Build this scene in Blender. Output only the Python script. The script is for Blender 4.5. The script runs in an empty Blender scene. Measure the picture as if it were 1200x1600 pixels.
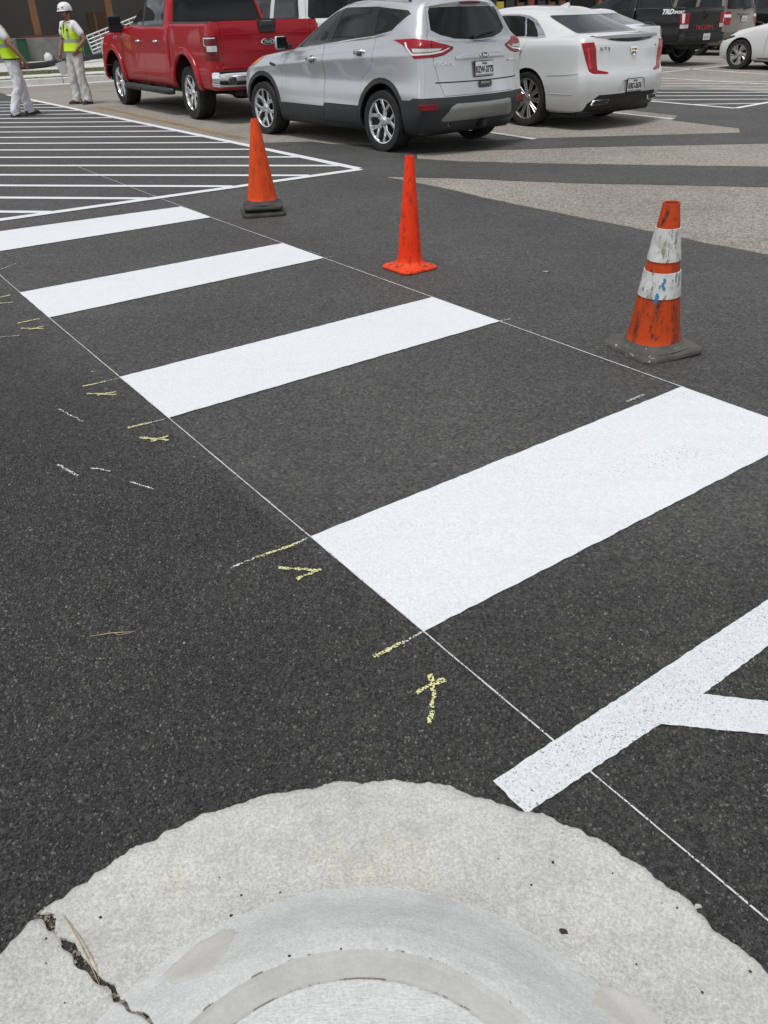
import bpy, bmesh, math, random
import numpy as np
from mathutils import Vector, Matrix
from mathutils.bvhtree import BVHTree
from mathutils.geometry import delaunay_2d_cdt
from mathutils.interpolate import poly_3d_calc

# ---------------------------------------------------------------- camera, sky, sun, exposure
SC = bpy.context.scene
COL = SC.collection
rad = math.radians
CAM_H, FPX, PITCH, ROLL = 1.47, 1243.9, rad(32.156), rad(-1.5138)
_right, _fwd, _up = Vector((1, 0, 0)), Vector((0, math.cos(PITCH), -math.sin(PITCH))), Vector((0, math.sin(PITCH), math.cos(PITCH)))
CRT = math.cos(ROLL) * _right + math.sin(ROLL) * _up
CUP = -math.sin(ROLL) * _right + math.cos(ROLL) * _up
cam_data = bpy.data.cameras.new('camera')
cam = bpy.data.objects.new('camera', cam_data)
COL.objects.link(cam)
cam_data.sensor_fit = 'VERTICAL'
cam_data.sensor_height = 36.0
cam_data.lens = FPX / 1600 * 36
cam_data.clip_start, cam_data.clip_end = 0.05, 2000
cam.matrix_world = Matrix(((CRT.x, CUP.x, -_fwd.x, 0), (CRT.y, CUP.y, -_fwd.y, 0), (CRT.z, CUP.z, -_fwd.z, CAM_H), (0, 0, 0, 1)))
SC.camera = cam

SUN_EL, SUN_AZ = rad(72), rad(215)      # azimuth: compass-like, clockwise from +Y
world = bpy.data.worlds.new('World')
SC.world = world
world.use_nodes = True
wn, wl = world.node_tree.nodes, world.node_tree.links
wn.clear()
w_out = wn.new('ShaderNodeOutputWorld')
w_bg = wn.new('ShaderNodeBackground')
w_sky = wn.new('ShaderNodeTexSky')
w_sky.sky_type = 'NISHITA'
w_sky.sun_disc = False
w_sky.sun_elevation = SUN_EL
w_sky.sun_rotation = SUN_AZ
w_sky.dust_density = 1.2
w_hs = wn.new('ShaderNodeHueSaturation')
w_hs.inputs['Saturation'].default_value = 0.18
w_tc = wn.new('ShaderNodeTexCoord')
w_map = wn.new('ShaderNodeMapping')
w_map.inputs['Scale'].default_value = (1, 1, 2.6)
w_noise = wn.new('ShaderNodeTexNoise')
w_noise.inputs['Scale'].default_value = 2.3
w_noise.inputs['Detail'].default_value = 7
w_noise.inputs['Roughness'].default_value = 0.58
w_ramp = wn.new('ShaderNodeMapRange')
w_ramp.inputs['From Min'].default_value = 0.34
w_ramp.inputs['From Max'].default_value = 0.66
w_ramp.inputs['To Min'].default_value = 0.40
w_ramp.inputs['To Max'].default_value = 1.65
w_mul = wn.new('ShaderNodeVectorMath')
w_mul.operation = 'SCALE'
w_bg.inputs['Strength'].default_value = 0.12
wl.new(w_tc.outputs['Generated'], w_map.inputs['Vector'])
wl.new(w_map.outputs['Vector'], w_noise.inputs['Vector'])
wl.new(w_noise.outputs['Fac'], w_ramp.inputs['Value'])
wl.new(w_sky.outputs['Color'], w_hs.inputs['Color'])
wl.new(w_hs.outputs['Color'], w_mul.inputs[0])
wl.new(w_ramp.outputs['Result'], w_mul.inputs['Scale'])
wl.new(w_mul.outputs['Vector'], w_bg.inputs['Color'])
wl.new(w_bg.outputs['Background'], w_out.inputs['Surface'])

sun_data = bpy.data.lights.new('sun', 'SUN')
sun_data.energy = 1.85
sun_data.angle = rad(18)
sun_data.color = (1.0, 0.975, 0.94)
sun = bpy.data.objects.new('sun', sun_data)
COL.objects.link(sun)
_sd = Vector((math.sin(SUN_AZ) * math.cos(SUN_EL), math.cos(SUN_AZ) * math.cos(SUN_EL), math.sin(SUN_EL)))
sun.rotation_euler = _sd.to_track_quat('Z', 'Y').to_euler()
sun.location = (0, 0, 30)
vs = SC.view_settings
vs.view_transform = 'Standard'
vs.look = 'None'
vs.exposure = 0.2
vs.gamma = 1.0
SC.render.film_transparent = False
SC.cycles.max_bounces = 8
SC.cycles.transparent_max_bounces = 12

# ---------------------------------------------------------------- helpers
rng = random.Random(7)
nrs = np.random.RandomState(11)


def gp(x, y, z=0.0):
    """photo pixel -> point on the horizontal plane at height z"""
    d = _fwd + CRT * ((x - 600) / FPX) - CUP * ((y - 800) / FPX)
    t = (z - CAM_H) / d.z
    return Vector((d.x * t, d.y * t, z))


def setp(o, label=None, cat=None, group=None, kind=None):
    if label: o['label'] = label
    if cat: o['category'] = cat
    if group: o['group'] = group
    if kind: o['kind'] = kind
    return o


def thing(name, label, cat, loc=(0, 0, 0), rz=0.0, scale=1.0, group=None):
    o = bpy.data.objects.new(name, None)
    COL.objects.link(o)
    o.empty_display_size = 0.2
    o.location = loc
    o.rotation_euler = (0, 0, rz)
    o.scale = (scale,) * 3
    return setp(o, label, cat, group)


def link(name, me, m, parent=None, kind=None):
    o = bpy.data.objects.new(name, me)
    COL.objects.link(o)
    if m is not None and len(me.materials) == 0:
        me.materials.append(m)
    if parent is not None:
        o.parent = parent
    if kind:
        o['kind'] = kind
    return o


def mesh_np(name, verts, faces, smooth=False):
    """verts (n,3) array, faces (m,k) array of equal-size polygons"""
    verts = np.asarray(verts, dtype=np.float32)
    faces = np.asarray(faces, dtype=np.int32)
    me = bpy.data.meshes.new(name)
    me.vertices.add(len(verts))
    me.vertices.foreach_set('co', verts.ravel())
    k = faces.shape[1]
    me.loops.add(faces.size)
    me.loops.foreach_set('vertex_index', faces.ravel())
    me.polygons.add(len(faces))
    me.polygons.foreach_set('loop_start', np.arange(0, faces.size, k, dtype=np.int32))
    me.polygons.foreach_set('use_smooth', np.full(len(faces), smooth, dtype=bool))
    me.update(calc_edges=True)
    me.validate()
    return me


def mesh_bm(name, bm, smooth=False, angle=None):
    me = bpy.data.meshes.new(name)
    bm.normal_update()
    for f in bm.faces:
        f.smooth = smooth or angle is not None
    bm.to_mesh(me)
    bm.free()
    if angle is not None:
        me.set_sharp_from_angle(angle=rad(angle))
    return me


def b_box(bm, c, s, rot=None, bevel=0.0, seg=1):
    r = bmesh.ops.create_cube(bm, size=1.0)
    vs_ = r['verts']
    bmesh.ops.scale(bm, vec=s, verts=vs_)
    if bevel:
        es = list({e for v in vs_ for e in v.link_edges})
        rb = bmesh.ops.bevel(bm, geom=es, offset=bevel, segments=seg, affect='EDGES', profile=0.6)
        vs_ = list({v for f in rb['faces'] for v in f.verts} | {v for v in vs_ if v.is_valid})
    if rot is not None:
        bmesh.ops.rotate(bm, cent=(0, 0, 0), matrix=rot, verts=vs_)
    bmesh.ops.translate(bm, vec=c, verts=vs_)
    return vs_


def b_tube(bm, pts, r, n=8, cap=True):
    """tube along a polyline; r is a radius or a list"""
    pts = [Vector(p) for p in pts]
    rs = r if isinstance(r, (list, tuple)) else [r] * len(pts)
    rows = []
    ref = Vector((0, 0, 1))
    for i, p in enumerate(pts):
        t = (pts[min(i + 1, len(pts) - 1)] - pts[max(i - 1, 0)]).normalized()
        if abs(t.dot(ref)) > 0.95: ref = Vector((1, 0, 0)) if abs(t.x) < 0.9 else Vector((0, 1, 0))
        a = t.cross(ref).normalized()
        b = t.cross(a).normalized()
        rows.append([bm.verts.new(p + (a * math.cos(2 * math.pi * k / n) + b * math.sin(2 * math.pi * k / n)) * rs[i]) for k in range(n)])
    for i in range(len(rows) - 1):
        for k in range(n):
            bm.faces.new((rows[i][k], rows[i][(k + 1) % n], rows[i + 1][(k + 1) % n], rows[i + 1][k]))
    if cap:
        bm.faces.new(rows[0][::-1])
        bm.faces.new(rows[-1])
    return [v for row in rows for v in row]


def b_lathe(bm, prof, n=32, axis='z', cap=False, off=(0, 0, 0)):
    """revolve (r, h) profile about an axis"""
    rows = []
    for r, h in prof:
        row = []
        for k in range(n):
            a = 2 * math.pi * k / n
            if axis == 'z': p = (r * math.cos(a), r * math.sin(a), h)
            else: p = (r * math.cos(a), h, r * math.sin(a))
            row.append(bm.verts.new(Vector(p) + Vector(off)))
        rows.append(row)
    for i in range(len(rows) - 1):
        for k in range(n):
            bm.faces.new((rows[i][k], rows[i][(k + 1) % n], rows[i + 1][(k + 1) % n], rows[i + 1][k]))
    if cap:
        bm.faces.new(rows[0][::-1])
        bm.faces.new(rows[-1])


def b_prism(bm, poly, z0, z1):
    lo = [bm.verts.new((p[0], p[1], z0)) for p in poly]
    hi = [bm.verts.new((p[0], p[1], z1)) for p in poly]
    n = len(poly)
    for i in range(n):
        bm.faces.new((lo[i], lo[(i + 1) % n], hi[(i + 1) % n], hi[i]))
    f1 = bm.faces.new(hi)
    f2 = bm.faces.new(lo[::-1])
    return lo + hi


def text_mesh(s, size, extrude=0.003, spacing=1.0, shear=0.0, xscale=1.0, bold=0.0):
    cu = bpy.data.curves.new('lettering', 'FONT')
    cu.body = s
    cu.size = size
    cu.extrude = extrude
    cu.space_character = spacing
    cu.shear = shear
    cu.offset = bold
    cu.align_x = 'CENTER'
    cu.align_y = 'CENTER'
    cu.resolution_u = 3
    o = bpy.data.objects.new('lettering', cu)
    COL.objects.link(o)
    dg = bpy.context.evaluated_depsgraph_get()
    me = bpy.data.meshes.new_from_object(o.evaluated_get(dg))
    bpy.data.objects.remove(o)
    bpy.data.curves.remove(cu)
    if xscale != 1.0:
        me.transform(Matrix.Diagonal((xscale, 1, 1, 1)))
    return me


# ---------------------------------------------------------------- materials
class NT:
    """tiny node-tree builder"""
    def __init__(s, name):
        s.m = bpy.data.materials.new(name)
        s.m.use_nodes = True
        s.t = s.m.node_tree
        s.n, s.l = s.t.nodes, s.t.links
        s.p = s.n['Principled BSDF']
        s.out = s.n['Material Output']
        s.tc = s.n.new('ShaderNodeTexCoord')
        s.co = s.tc.outputs['Object']

    def set(s, **k):
        for a, v in k.items():
            a = a.replace('_', ' ')
            for i in s.p.inputs:
                if i.name.lower() == a.lower():
                    if isinstance(v, (int, float, tuple, list)):
                        i.default_value = (*v, 1) if isinstance(v, (tuple, list)) and len(v) == 3 else v
                    else:
                        s.l.new(v, i)
        return s

    def noise(s, scale, detail=4, rough=0.55, co=None, stretch=None, out='Fac'):
        n = s.n.new('ShaderNodeTexNoise')
        n.inputs['Scale'].default_value = scale
        n.inputs['Detail'].default_value = detail
        n.inputs['Roughness'].default_value = rough
        c = co or s.co
        if stretch:
            mp = s.n.new('ShaderNodeMapping')
            mp.inputs['Scale'].default_value = stretch[:3]
            if len(stretch) > 3: mp.inputs['Rotation'].default_value = (0, 0, stretch[3])
            s.l.new(c, mp.inputs['Vector'])
            c = mp.outputs['Vector']
        s.l.new(c, n.inputs['Vector'])
        return n.outputs[out]

    def voro(s, scale, feature='F1', out='Distance', co=None, rnd=1.0):
        n = s.n.new('ShaderNodeTexVoronoi')
        n.feature = feature
        n.inputs['Scale'].default_value = scale
        n.inputs['Randomness'].default_value = rnd
        s.l.new(co or s.co, n.inputs['Vector'])
        return n.outputs[out]

    def rng(s, v, a, b, c=0.0, d=1.0, smooth=False):
        n = s.n.new('ShaderNodeMapRange')
        if smooth: n.interpolation_type = 'SMOOTHSTEP'
        for i, x in zip(('From Min', 'From Max', 'To Min', 'To Max'), (a, b, c, d)):
            n.inputs[i].default_value = x
        s.l.new(v, n.inputs['Value'])
        return n.outputs['Result']

    def math(s, op, a, b=None):
        n = s.n.new('ShaderNodeMath')
        n.operation = op
        for i, x in enumerate((a, b)):
            if x is None: continue
            if isinstance(x, (int, float)): n.inputs[i].default_value = x
            else: s.l.new(x, n.inputs[i])
        return n.outputs[0]

    def mix(s, f, a, b, mode='MIX'):
        n = s.n.new('ShaderNodeMix')
        n.data_type = 'RGBA'
        n.blend_type = mode
        for i, x in ((0, f), (6, a), (7, b)):
            if isinstance(x, (int, float)): n.inputs[i].default_value = x
            elif isinstance(x, (tuple, list)): n.inputs[i].default_value = (*x[:3], 1)
            else: s.l.new(x, n.inputs[i])
        return n.outputs[2]

    def bump(s, h, strength=0.3, dist=0.01, normal=None):
        n = s.n.new('ShaderNodeBump')
        n.inputs['Strength'].default_value = strength
        n.inputs['Distance'].default_value = dist
        s.l.new(h, n.inputs['Height'])
        if normal is not None: s.l.new(normal, n.inputs['Normal'])
        s.l.new(n.outputs['Normal'], s.p.inputs['Normal'])
        return n.outputs['Normal']

    def xyz(s, co=None):
        n = s.n.new('ShaderNodeSeparateXYZ')
        s.l.new(co or s.co, n.inputs[0])
        return n.outputs

    def alpha(s, a):
        s.l.new(a, s.p.inputs['Alpha'])


def M(name, col, rough=0.5, metal=0.0, var=0.12, scale=6.0, bump=0.0, bscale=120.0, coat=0.0, spec=0.5, rvar=0.1):
    t = NT(name)
    f = t.noise(scale, 5, 0.6)
    c = t.mix(f, [max(0, x * (1 - var)) for x in col], [min(1, x * (1 + var)) for x in col])
    t.set(Base_Color=c, Metallic=metal, Specular_IOR_Level=spec)
    t.set(Roughness=t.rng(t.noise(scale * 2.3, 3), 0.3, 0.7, max(0.02, rough - rvar), min(1, rough + rvar)))
    if coat: t.set(Coat_Weight=coat, Coat_Roughness=0.03)
    if bump: t.bump(t.noise(bscale, 3), bump, 0.004)
    return t.m

# ================================================================ ground surfaces
def mat_new_asphalt():
    t = NT('new_asphalt')
    v = t.voro(105, 'F1', 'Color')
    vd = t.voro(105, 'F1', 'Distance')
    sep = t.n.new('ShaderNodeSeparateColor'); t.l.new(v, sep.inputs[0])
    v2 = t.voro(42, 'F1', 'Color')
    sep2 = t.n.new('ShaderNodeSeparateColor'); t.l.new(v2, sep2.inputs[0])
    big = t.noise(0.5, 6, 0.62)
    mid = t.noise(4.0, 6, 0.65)
    base = t.mix(t.rng(big, 0.33, 0.68), (0.062, 0.062, 0.0613), (0.106, 0.1045, 0.1015))
    base = t.mix(t.rng(mid, 0.40, 0.72, 0, 0.6), base, (0.059, 0.057, 0.0545))
    # the coarser, darker mat laid outside the crossing (left of the left guide line) and next to the island
    a_, b_ = gp(77, 497), gp(662, 988)
    d_ = (b_ - a_).normalized()
    X = t.xyz()
    wob = t.math('MULTIPLY', t.math('SUBTRACT', t.noise(1.1, 5, 0.6), 0.5), 1.5)
    sd = t.math('ADD', t.math('MULTIPLY', X[0], -d_.y), t.math('MULTIPLY', X[1], d_.x))
    sd = t.math('SUBTRACT', sd, -d_.y * a_.x + d_.x * a_.y)
    left = t.rng(t.math('ADD', t.math('MULTIPLY', sd, -1.0), wob), -0.25, 0.55, 0, 1, True)
    near = t.rng(t.math('ADD', X[1], wob), 2.6, 1.5, 0, 1, True)
    far = t.rng(X[1], 9.0, 5.0, 0, 1, True)
    coarse = t.math('MAXIMUM', t.math('MULTIPLY', left, far), t.math('MULTIPLY', near, 0.75))
    base = t.mix(t.math('MULTIPLY', coarse, 0.85), base, (0.040, 0.0396, 0.0388))
    st = t.mix(t.math('POWER', sep.outputs[0], 1.4), (0.60, 0.60, 0.60), (1.62, 1.60, 1.57))
    c = t.mix(0.9, base, st, 'MULTIPLY')
    c = t.mix(0.75, c, t.mix(sep2.outputs[0], (0.84, 0.84, 0.84), (1.17, 1.165, 1.155)), 'MULTIPLY')
    pale = t.math('GREATER_THAN', sep.outputs[1], 0.996)
    c = t.mix(t.math('MULTIPLY', pale, 0.4), c, (0.34, 0.33, 0.31))
    dust = t.rng(t.noise(0.9, 7, 0.7, stretch=(0.5, 2.0, 1, 0.6)), 0.56, 0.8, 0, 0.45)
    c = t.mix(dust, c, (0.17, 0.165, 0.155))
    tyre = t.rng(t.noise(0.7, 4, 0.55, stretch=(0.25, 3.0, 1, 0.62)), 0.60, 0.72, 0, 0.30)
    c = t.mix(tyre, c, (0.045, 0.045, 0.046))
    oil = t.rng(t.noise(2.2, 3, 0.5), 0.70, 0.78, 0, 0.5)
    c = t.mix(oil, c, (0.03, 0.03, 0.03))
    t.set(Base_Color=c, Specular_IOR_Level=0.4)
    t.set(Roughness=t.rng(sep.outputs[2], 0, 1, 0.45, 0.9))
    hgt = t.math('SUBTRACT', t.noise(420, 3), t.math('MULTIPLY', vd, 1.3))
    t.bump(hgt, 0.85, 0.007)
    return t.m


def mat_old_asphalt():
    t = NT('weathered_asphalt')
    v = t.voro(80, 'F1', 'Color')
    sep = t.n.new('ShaderNodeSeparateColor'); t.l.new(v, sep.inputs[0])
    vd = t.voro(80, 'F1', 'Distance')
    big = t.noise(0.35, 6, 0.6)
    base = t.mix(t.rng(big, 0.3, 0.7), (0.222, 0.207, 0.183), (0.318, 0.298, 0.268))
    st = t.mix(sep.outputs[0], (0.52, 0.51, 0.50), (1.48, 1.48, 1.46))
    c = t.mix(0.9, base, st, 'MULTIPLY')
    stain = t.rng(t.noise(0.9, 6, 0.7), 0.54, 0.76, 0, 0.55)
    c = t.mix(stain, c, (0.10, 0.095, 0.09))
    t.set(Base_Color=c, Roughness=0.9, Specular_IOR_Level=0.25)
    t.bump(t.math('SUBTRACT', t.noise(300, 3), vd), 0.6, 0.006)
    return t.m


def mat_stone_chips():
    t = NT('asphalt_stone')
    geo = t.n.new('ShaderNodeNewGeometry')
    r = geo.outputs['Random Per Island']
    r2 = t.math('FRACT', t.math('MULTIPLY', r, 37.7))
    r3 = t.math('FRACT', t.math('MULTIPLY', r, 91.3))
    a_, b_ = gp(77, 497), gp(662, 988)
    d_ = (b_ - a_).normalized()
    X = t.xyz()
    wob = t.math('MULTIPLY', t.math('SUBTRACT', t.noise(1.3, 5, 0.6), 0.5), 1.2)
    sd = t.math('SUBTRACT', t.math('ADD', t.math('MULTIPLY', X[0], -d_.y), t.math('MULTIPLY', X[1], d_.x)), -d_.y * a_.x + d_.x * a_.y)
    inner = t.rng(t.math('ADD', sd, wob), -0.15, 0.45, 0, 1, True)
    f = t.rng(t.noise(1.4, 5), 0.35, 0.65)
    c = t.mix(inner, t.mix(f, (0.026, 0.0257, 0.025), (0.058, 0.0565, 0.054)), t.mix(f, (0.044, 0.0427, 0.041), (0.066, 0.064, 0.061)))
    c = t.mix(1.0, c, t.mix(t.math('POWER', r, 2.2), (0.6, 0.6, 0.6), (1.75, 1.72, 1.66)), 'MULTIPLY')
    c = t.mix(t.math('MULTIPLY', t.math('GREATER_THAN', r2, 0.9965), 0.4), c, (0.34, 0.325, 0.30))
    t.set(Base_Color=c, Specular_IOR_Level=0.6, Roughness=t.rng(r3, 0, 1, 0.28, 0.75))
    t.bump(t.noise(600, 3), 0.4, 0.002)
    return t.m


def mat_paint(name='white_road_paint', col=(0.70, 0.72, 0.742), specks=0.62, alpha_wear=0.0, thin=0.0):
    t = NT(name)
    big = t.noise(1.3, 5, 0.6)
    c = t.mix(big, [x * 0.95 for x in col], [min(1, x * 1.04) for x in col])
    fine = t.noise(150, 3, 0.6)
    zone = t.rng(t.noise(2.2, 4, 0.6, stretch=(0.5, 1.6, 1, 0.6)), 0.42, 0.68)
    th = t.math('SUBTRACT', 0.78 - thin, t.math('MULTIPLY', zone, 0.16 * specks * 1.6))
    hole = t.math('GREATER_THAN', fine, th)
    c = t.mix(t.math('MULTIPLY', hole, 0.7), c, (0.12, 0.12, 0.12))
    grain = t.rng(t.noise(95, 4, .7), .35, .65)
    c = t.mix(1.0, c, t.mix(grain, (.90, .90, .905), (1.05, 1.05, 1.05)), 'MULTIPLY')
    thinp = t.rng(t.noise(3.2, 6, .7, stretch=(.6, 2.0, 1, .6)), .52, .75, 0, .22)
    c = t.mix(thinp, c, (0.50, 0.51, 0.52))
    scuff = t.rng(t.noise(7, 6, 0.7, stretch=(1, 5, 1, -0.55)), 0.62, 0.78, 0, 0.18)
    c = t.mix(scuff, c, (0.42, 0.42, 0.42))
    t.set(Base_Color=c, Roughness=0.62, Specular_IOR_Level=0.35)
    t.bump(t.math('ADD', t.noise(110, 3), t.math('MULTIPLY', t.noise(320, 2), 0.5)), 0.5, 0.004)
    if alpha_wear:
        t.alpha(t.math('LESS_THAN', t.noise(170, 3, 0.6), alpha_wear))
    return t.m


def mat_concrete(name, c0, c1, speck=0.5, broom=None, yellow=0.0, bump=0.4):
    t = NT(name)
    c = t.mix(t.rng(t.noise(2.6, 6, 0.65), 0.32, 0.68), c0, c1)
    if yellow:
        c = t.mix(t.rng(t.noise(1.9, 4, 0.6), 0.5, 0.72, 0, yellow), c, (c1[0] * 0.98, c1[1] * 0.88, c1[2] * 0.68))
    g = t.noise(150, 5, 0.8)
    c = t.mix(1.0, c, t.mix(t.rng(g, 0.36, 0.64), (1 - speck * 0.62,) * 3, (1 + speck * 0.42,) * 3), 'MULTIPLY')
    g2 = t.noise(38, 5, 0.7)
    c = t.mix(1.0, c, t.mix(t.rng(g2, 0.34, 0.66), (1 - speck * 0.14,) * 3, (1 + speck * 0.12,) * 3), 'MULTIPLY')
    pit = t.math('GREATER_THAN', t.noise(120, 4, 0.75), 0.665)
    c = t.mix(t.math('MULTIPLY', pit, 0.75 * min(1, speck * 1.6)), c, (0.13, 0.125, 0.115))
    white = t.math('GREATER_THAN', t.noise(95, 3, 0.7), 0.675)
    c = t.mix(t.math('MULTIPLY', white, 0.5 * min(1, speck * 1.6)), c, (0.68, 0.68, 0.65))
    blotch = t.rng(t.noise(4.5, 7, 0.75, stretch=(1, 2.4, 1, 0.5)), 0.50, 0.74, 0, 0.42)
    c = t.mix(blotch, c, (0.33, 0.33, 0.315))
    t.set(Base_Color=c, Roughness=0.88, Specular_IOR_Level=0.3)
    h = t.noise(190, 5, 0.7)
    if broom:
        h = t.math('ADD', h, t.math('MULTIPLY', t.noise(60, 2, 0.5, stretch=broom), 1.4))
    t.bump(h, bump, 0.006)
    return t.m


MAT_NEW, MAT_OLD, MAT_CHIP = mat_new_asphalt(), mat_old_asphalt(), mat_stone_chips()
MAT_PAINT = mat_paint()
MAT_PAINT_THIN = mat_paint('thin_white_road_paint', (0.65, 0.68, 0.70), 0.35, thin=0.12)
MAT_PAINT_OLD = mat_paint('faded_white_line', (0.72, 0.72, 0.70), 1.0)
MAT_ORANGE_LINE = mat_paint('faded_orange_line', (0.40, 0.25, 0.10), 1.6, alpha_wear=0.515)
MAT_STRING = mat_paint('white_guide_line', (0.62, 0.63, 0.635), 0.5, alpha_wear=0.60)
MAT_CHALK = mat_paint('yellow_chalk', (0.70, 0.68, 0.34), 0.2, alpha_wear=0.525)
MAT_CHALKW = mat_paint('white_chalk', (0.70, 0.71, 0.71), 0.2, alpha_wear=0.49)


def densify(poly, step, jit):
    out = []
    n = len(poly)
    for i in range(n):
        a, b = Vector(poly[i][:2]), Vector(poly[(i + 1) % n][:2])
        k = max(1, min(60, int((b - a).length / step)))
        nv = Vector((-(b - a).y, (b - a).x)).normalized()
        for j in range(k):
            p = a.lerp(b, j / k)
            out.append(p + nv * (rng.uniform(-jit, jit) if j else 0))
    return out


def sheet(name, poly, z, m, parent=None, kind=None, step=0.25, jit=0.0):
    bm = bmesh.new()
    pts = densify(poly, step, jit)
    n = len(pts)
    if sum(pts[i][0] * pts[(i + 1) % n][1] - pts[(i + 1) % n][0] * pts[i][1] for i in range(n)) < 0: pts = pts[::-1]
    vv, _, ff, *_r = delaunay_2d_cdt([Vector(p[:2]) for p in pts], [], [list(range(n))], 1, 1e-6)
    vs_ = [bm.verts.new((p[0], p[1], z)) for p in vv]
    for f in ff:
        nf = bm.faces.new([vs_[k] for k in f])
        nf.normal_update()
        if nf.normal.z < 0: nf.normal_flip()
    return link(name, mesh_bm(name, bm), m, parent, kind)


def line_strip(name, pts, w, z, m, parent, jit=0.001, step=0.1):
    """painted strip of width w along ground points"""
    pts = [Vector(p[:2]) for p in pts]
    fine = []
    for a, b in zip(pts[:-1], pts[1:]):
        k = max(1, min(120, int((b - a).length / step)))
        fine += [a.lerp(b, j / k) for j in range(k)]
    fine.append(pts[-1])
    V, F = [], []
    for i, p in enumerate(fine):
        t = (fine[min(i + 1, len(fine) - 1)] - fine[max(i - 1, 0)]).normalized()
        nv = Vector((-t.y, t.x))
        for s in (1, -1):
            q = p + nv * s * (w / 2 + rng.uniform(-jit, jit))
            V.append((q.x, q.y, z))
        if i: F.append((2 * i - 2, 2 * i - 1, 2 * i + 1, 2 * i))
    return link(name, mesh_np(name, V, F), m, parent)


Z_OLD, Z_MARK = -0.003, 0.004
ground = link('parking_lot_ground', mesh_np('ground', [(x * 25, y * 25, Z_OLD) for y in range(-16, 17) for x in range(-16, 17)], [(j * 33 + i, j * 33 + i + 1, j * 33 + i + 34, j * 33 + i + 33) for j in range(32) for i in range(32)]), MAT_OLD, kind='structure')

P = lambda *a: [gp(x, y) for x, y in a]
_new = [Vector((-40, -20)), Vector((40, -20))] + P((1500, 455), (1200, 398), (1100, 379), (1000, 358), (900, 338), (800, 318), (680, 291), (600, 275.5), (700, 278), (900, 286), (1200, 292), (1500, 298),
    (1500, 264), (1200, 260), (900, 256), (720, 252), (652, 248), (650, 240), (700, 237), (900, 230), (1200, 224), (1500, 216),
    (1500, 152), (1200, 144), (1160, 142), (1080, 137), (980, 138), (900, 160), (950, 168.5), (1059, 180), (1050, 187.5), (1154, 200), (1156, 207),
    (833, 216), (760, 220), (660, 222), (600, 227), (520, 225), (486, 221), (411, 223), (382, 226), (200, 187), (40, 153)) + [Vector((-13.0, 27.2)), Vector((-40, 12))]
road = sheet('new_asphalt_pavement', _new, 0.0, MAT_NEW, kind='structure', step=0.12, jit=0.012)


def isect(a, b, c, d):
    a, b, c, d = (Vector(p[:2]) for p in (a, b, c, d))
    r, s = b - a, d - c
    t = ((c - a).x * s.y - (c - a).y * s.x) / (r.x * s.y - r.y * s.x)
    return a + r * t


LA, LB = gp(77, 497), gp(662, 988)
RA, RB = gp(330, 340), gp(1065, 605)
for far, near in ((((484, 840), (1065, 605)), ((662, 988), (1200, 712))), (((187, 590), (680, 464)), ((260, 655), (780, 503))),
                  (((30, 458), (445, 380)), ((77, 497), (505, 404))), (((0, 362), (292, 322)), ((0, 393), (330, 340)))):
    f0, f1, n0, n1 = gp(*far[0]), gp(*far[1]), gp(*near[0]), gp(*near[1])
    q = [isect(n0, n1, LA, LB), isect(n0, n1, RA, RB), isect(f0, f1, RA, RB), isect(f0, f1, LA, LB)]
    sheet('crosswalk_bar', q, Z_MARK, MAT_PAINT, road, step=0.03, jit=0.0022)
# guide lines sprayed along a string
line_strip('guide_line', [gp(-60, 378), LA, LB, LB + (LB - LA).normalized() * 2.2], 0.0042, 0.003, MAT_STRING, road, 0.0008, 0.05)
line_strip('guide_line', [gp(122, 261), gp(245, 308), RA, RB, RB + (RB - RA).normalized() * 3.2], 0.0068, 0.003, MAT_STRING, road, 0.0008, 0.08)

# hatched island, left
hd = Vector((math.cos(rad(125.6)), math.sin(rad(125.6))))
hn = Vector((math.cos(rad(214.8)), math.sin(rad(214.8))))
corner = gp(560, 264).xy
line_strip('hatch_edge_line', [corner - hn * 0.0, corner + hd * 14.5], 0.115, Z_MARK, MAT_PAINT, road, 0.002)
line_strip('hatch_edge_line', [corner - hd * 0.05, corner + hn * 9], 0.115, Z_MARK + 0.0012, MAT_PAINT, road, 0.002)
sd_ = Vector((math.cos(rad(-9.2)), math.sin(rad(-9.2))))
sn_ = Vector((-sd_.y, sd_.x))
c0 = gp(0, 331).xy.dot(sn_)
for k in range(-3, 27):
    c = c0 + 0.6335 * k
    base = sn_ * c
    e1 = isect(base, base + sd_, corner, corner + hd)
    e2 = isect(base, base + sd_, corner, corner + hn)
    t_r = (e1 - base).dot(sd_) if (e1 - corner).dot(hd) > 0 else 1e9
    t_r = min(t_r, (e2 - base).dot(sd_) if (e2 - corner).dot(hn) > 0 and (e1 - corner).dot(hd) <= 0 else 1e9)
    if t_r > 1e8: continue
    p_r = base + sd_ * (t_r - 0.03)
    if p_r.y > 19.6: continue
    p_l = p_r - sd_ * 9.0
    if p_r.y > 16.5: p_l = p_r - sd_ * max(1.5, 9 - (p_r.y - 16.5) * 2.2)
    line_strip('hatch_stripe', [p_l, p_r], 0.095, Z_MARK - 0.0012, MAT_PAINT, road, 0.0015)
line_strip('orange_line', [gp(382, 217), gp(150, 166)], 0.13, Z_OLD + 0.004, MAT_ORANGE_LINE, ground, 0.01)

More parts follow.
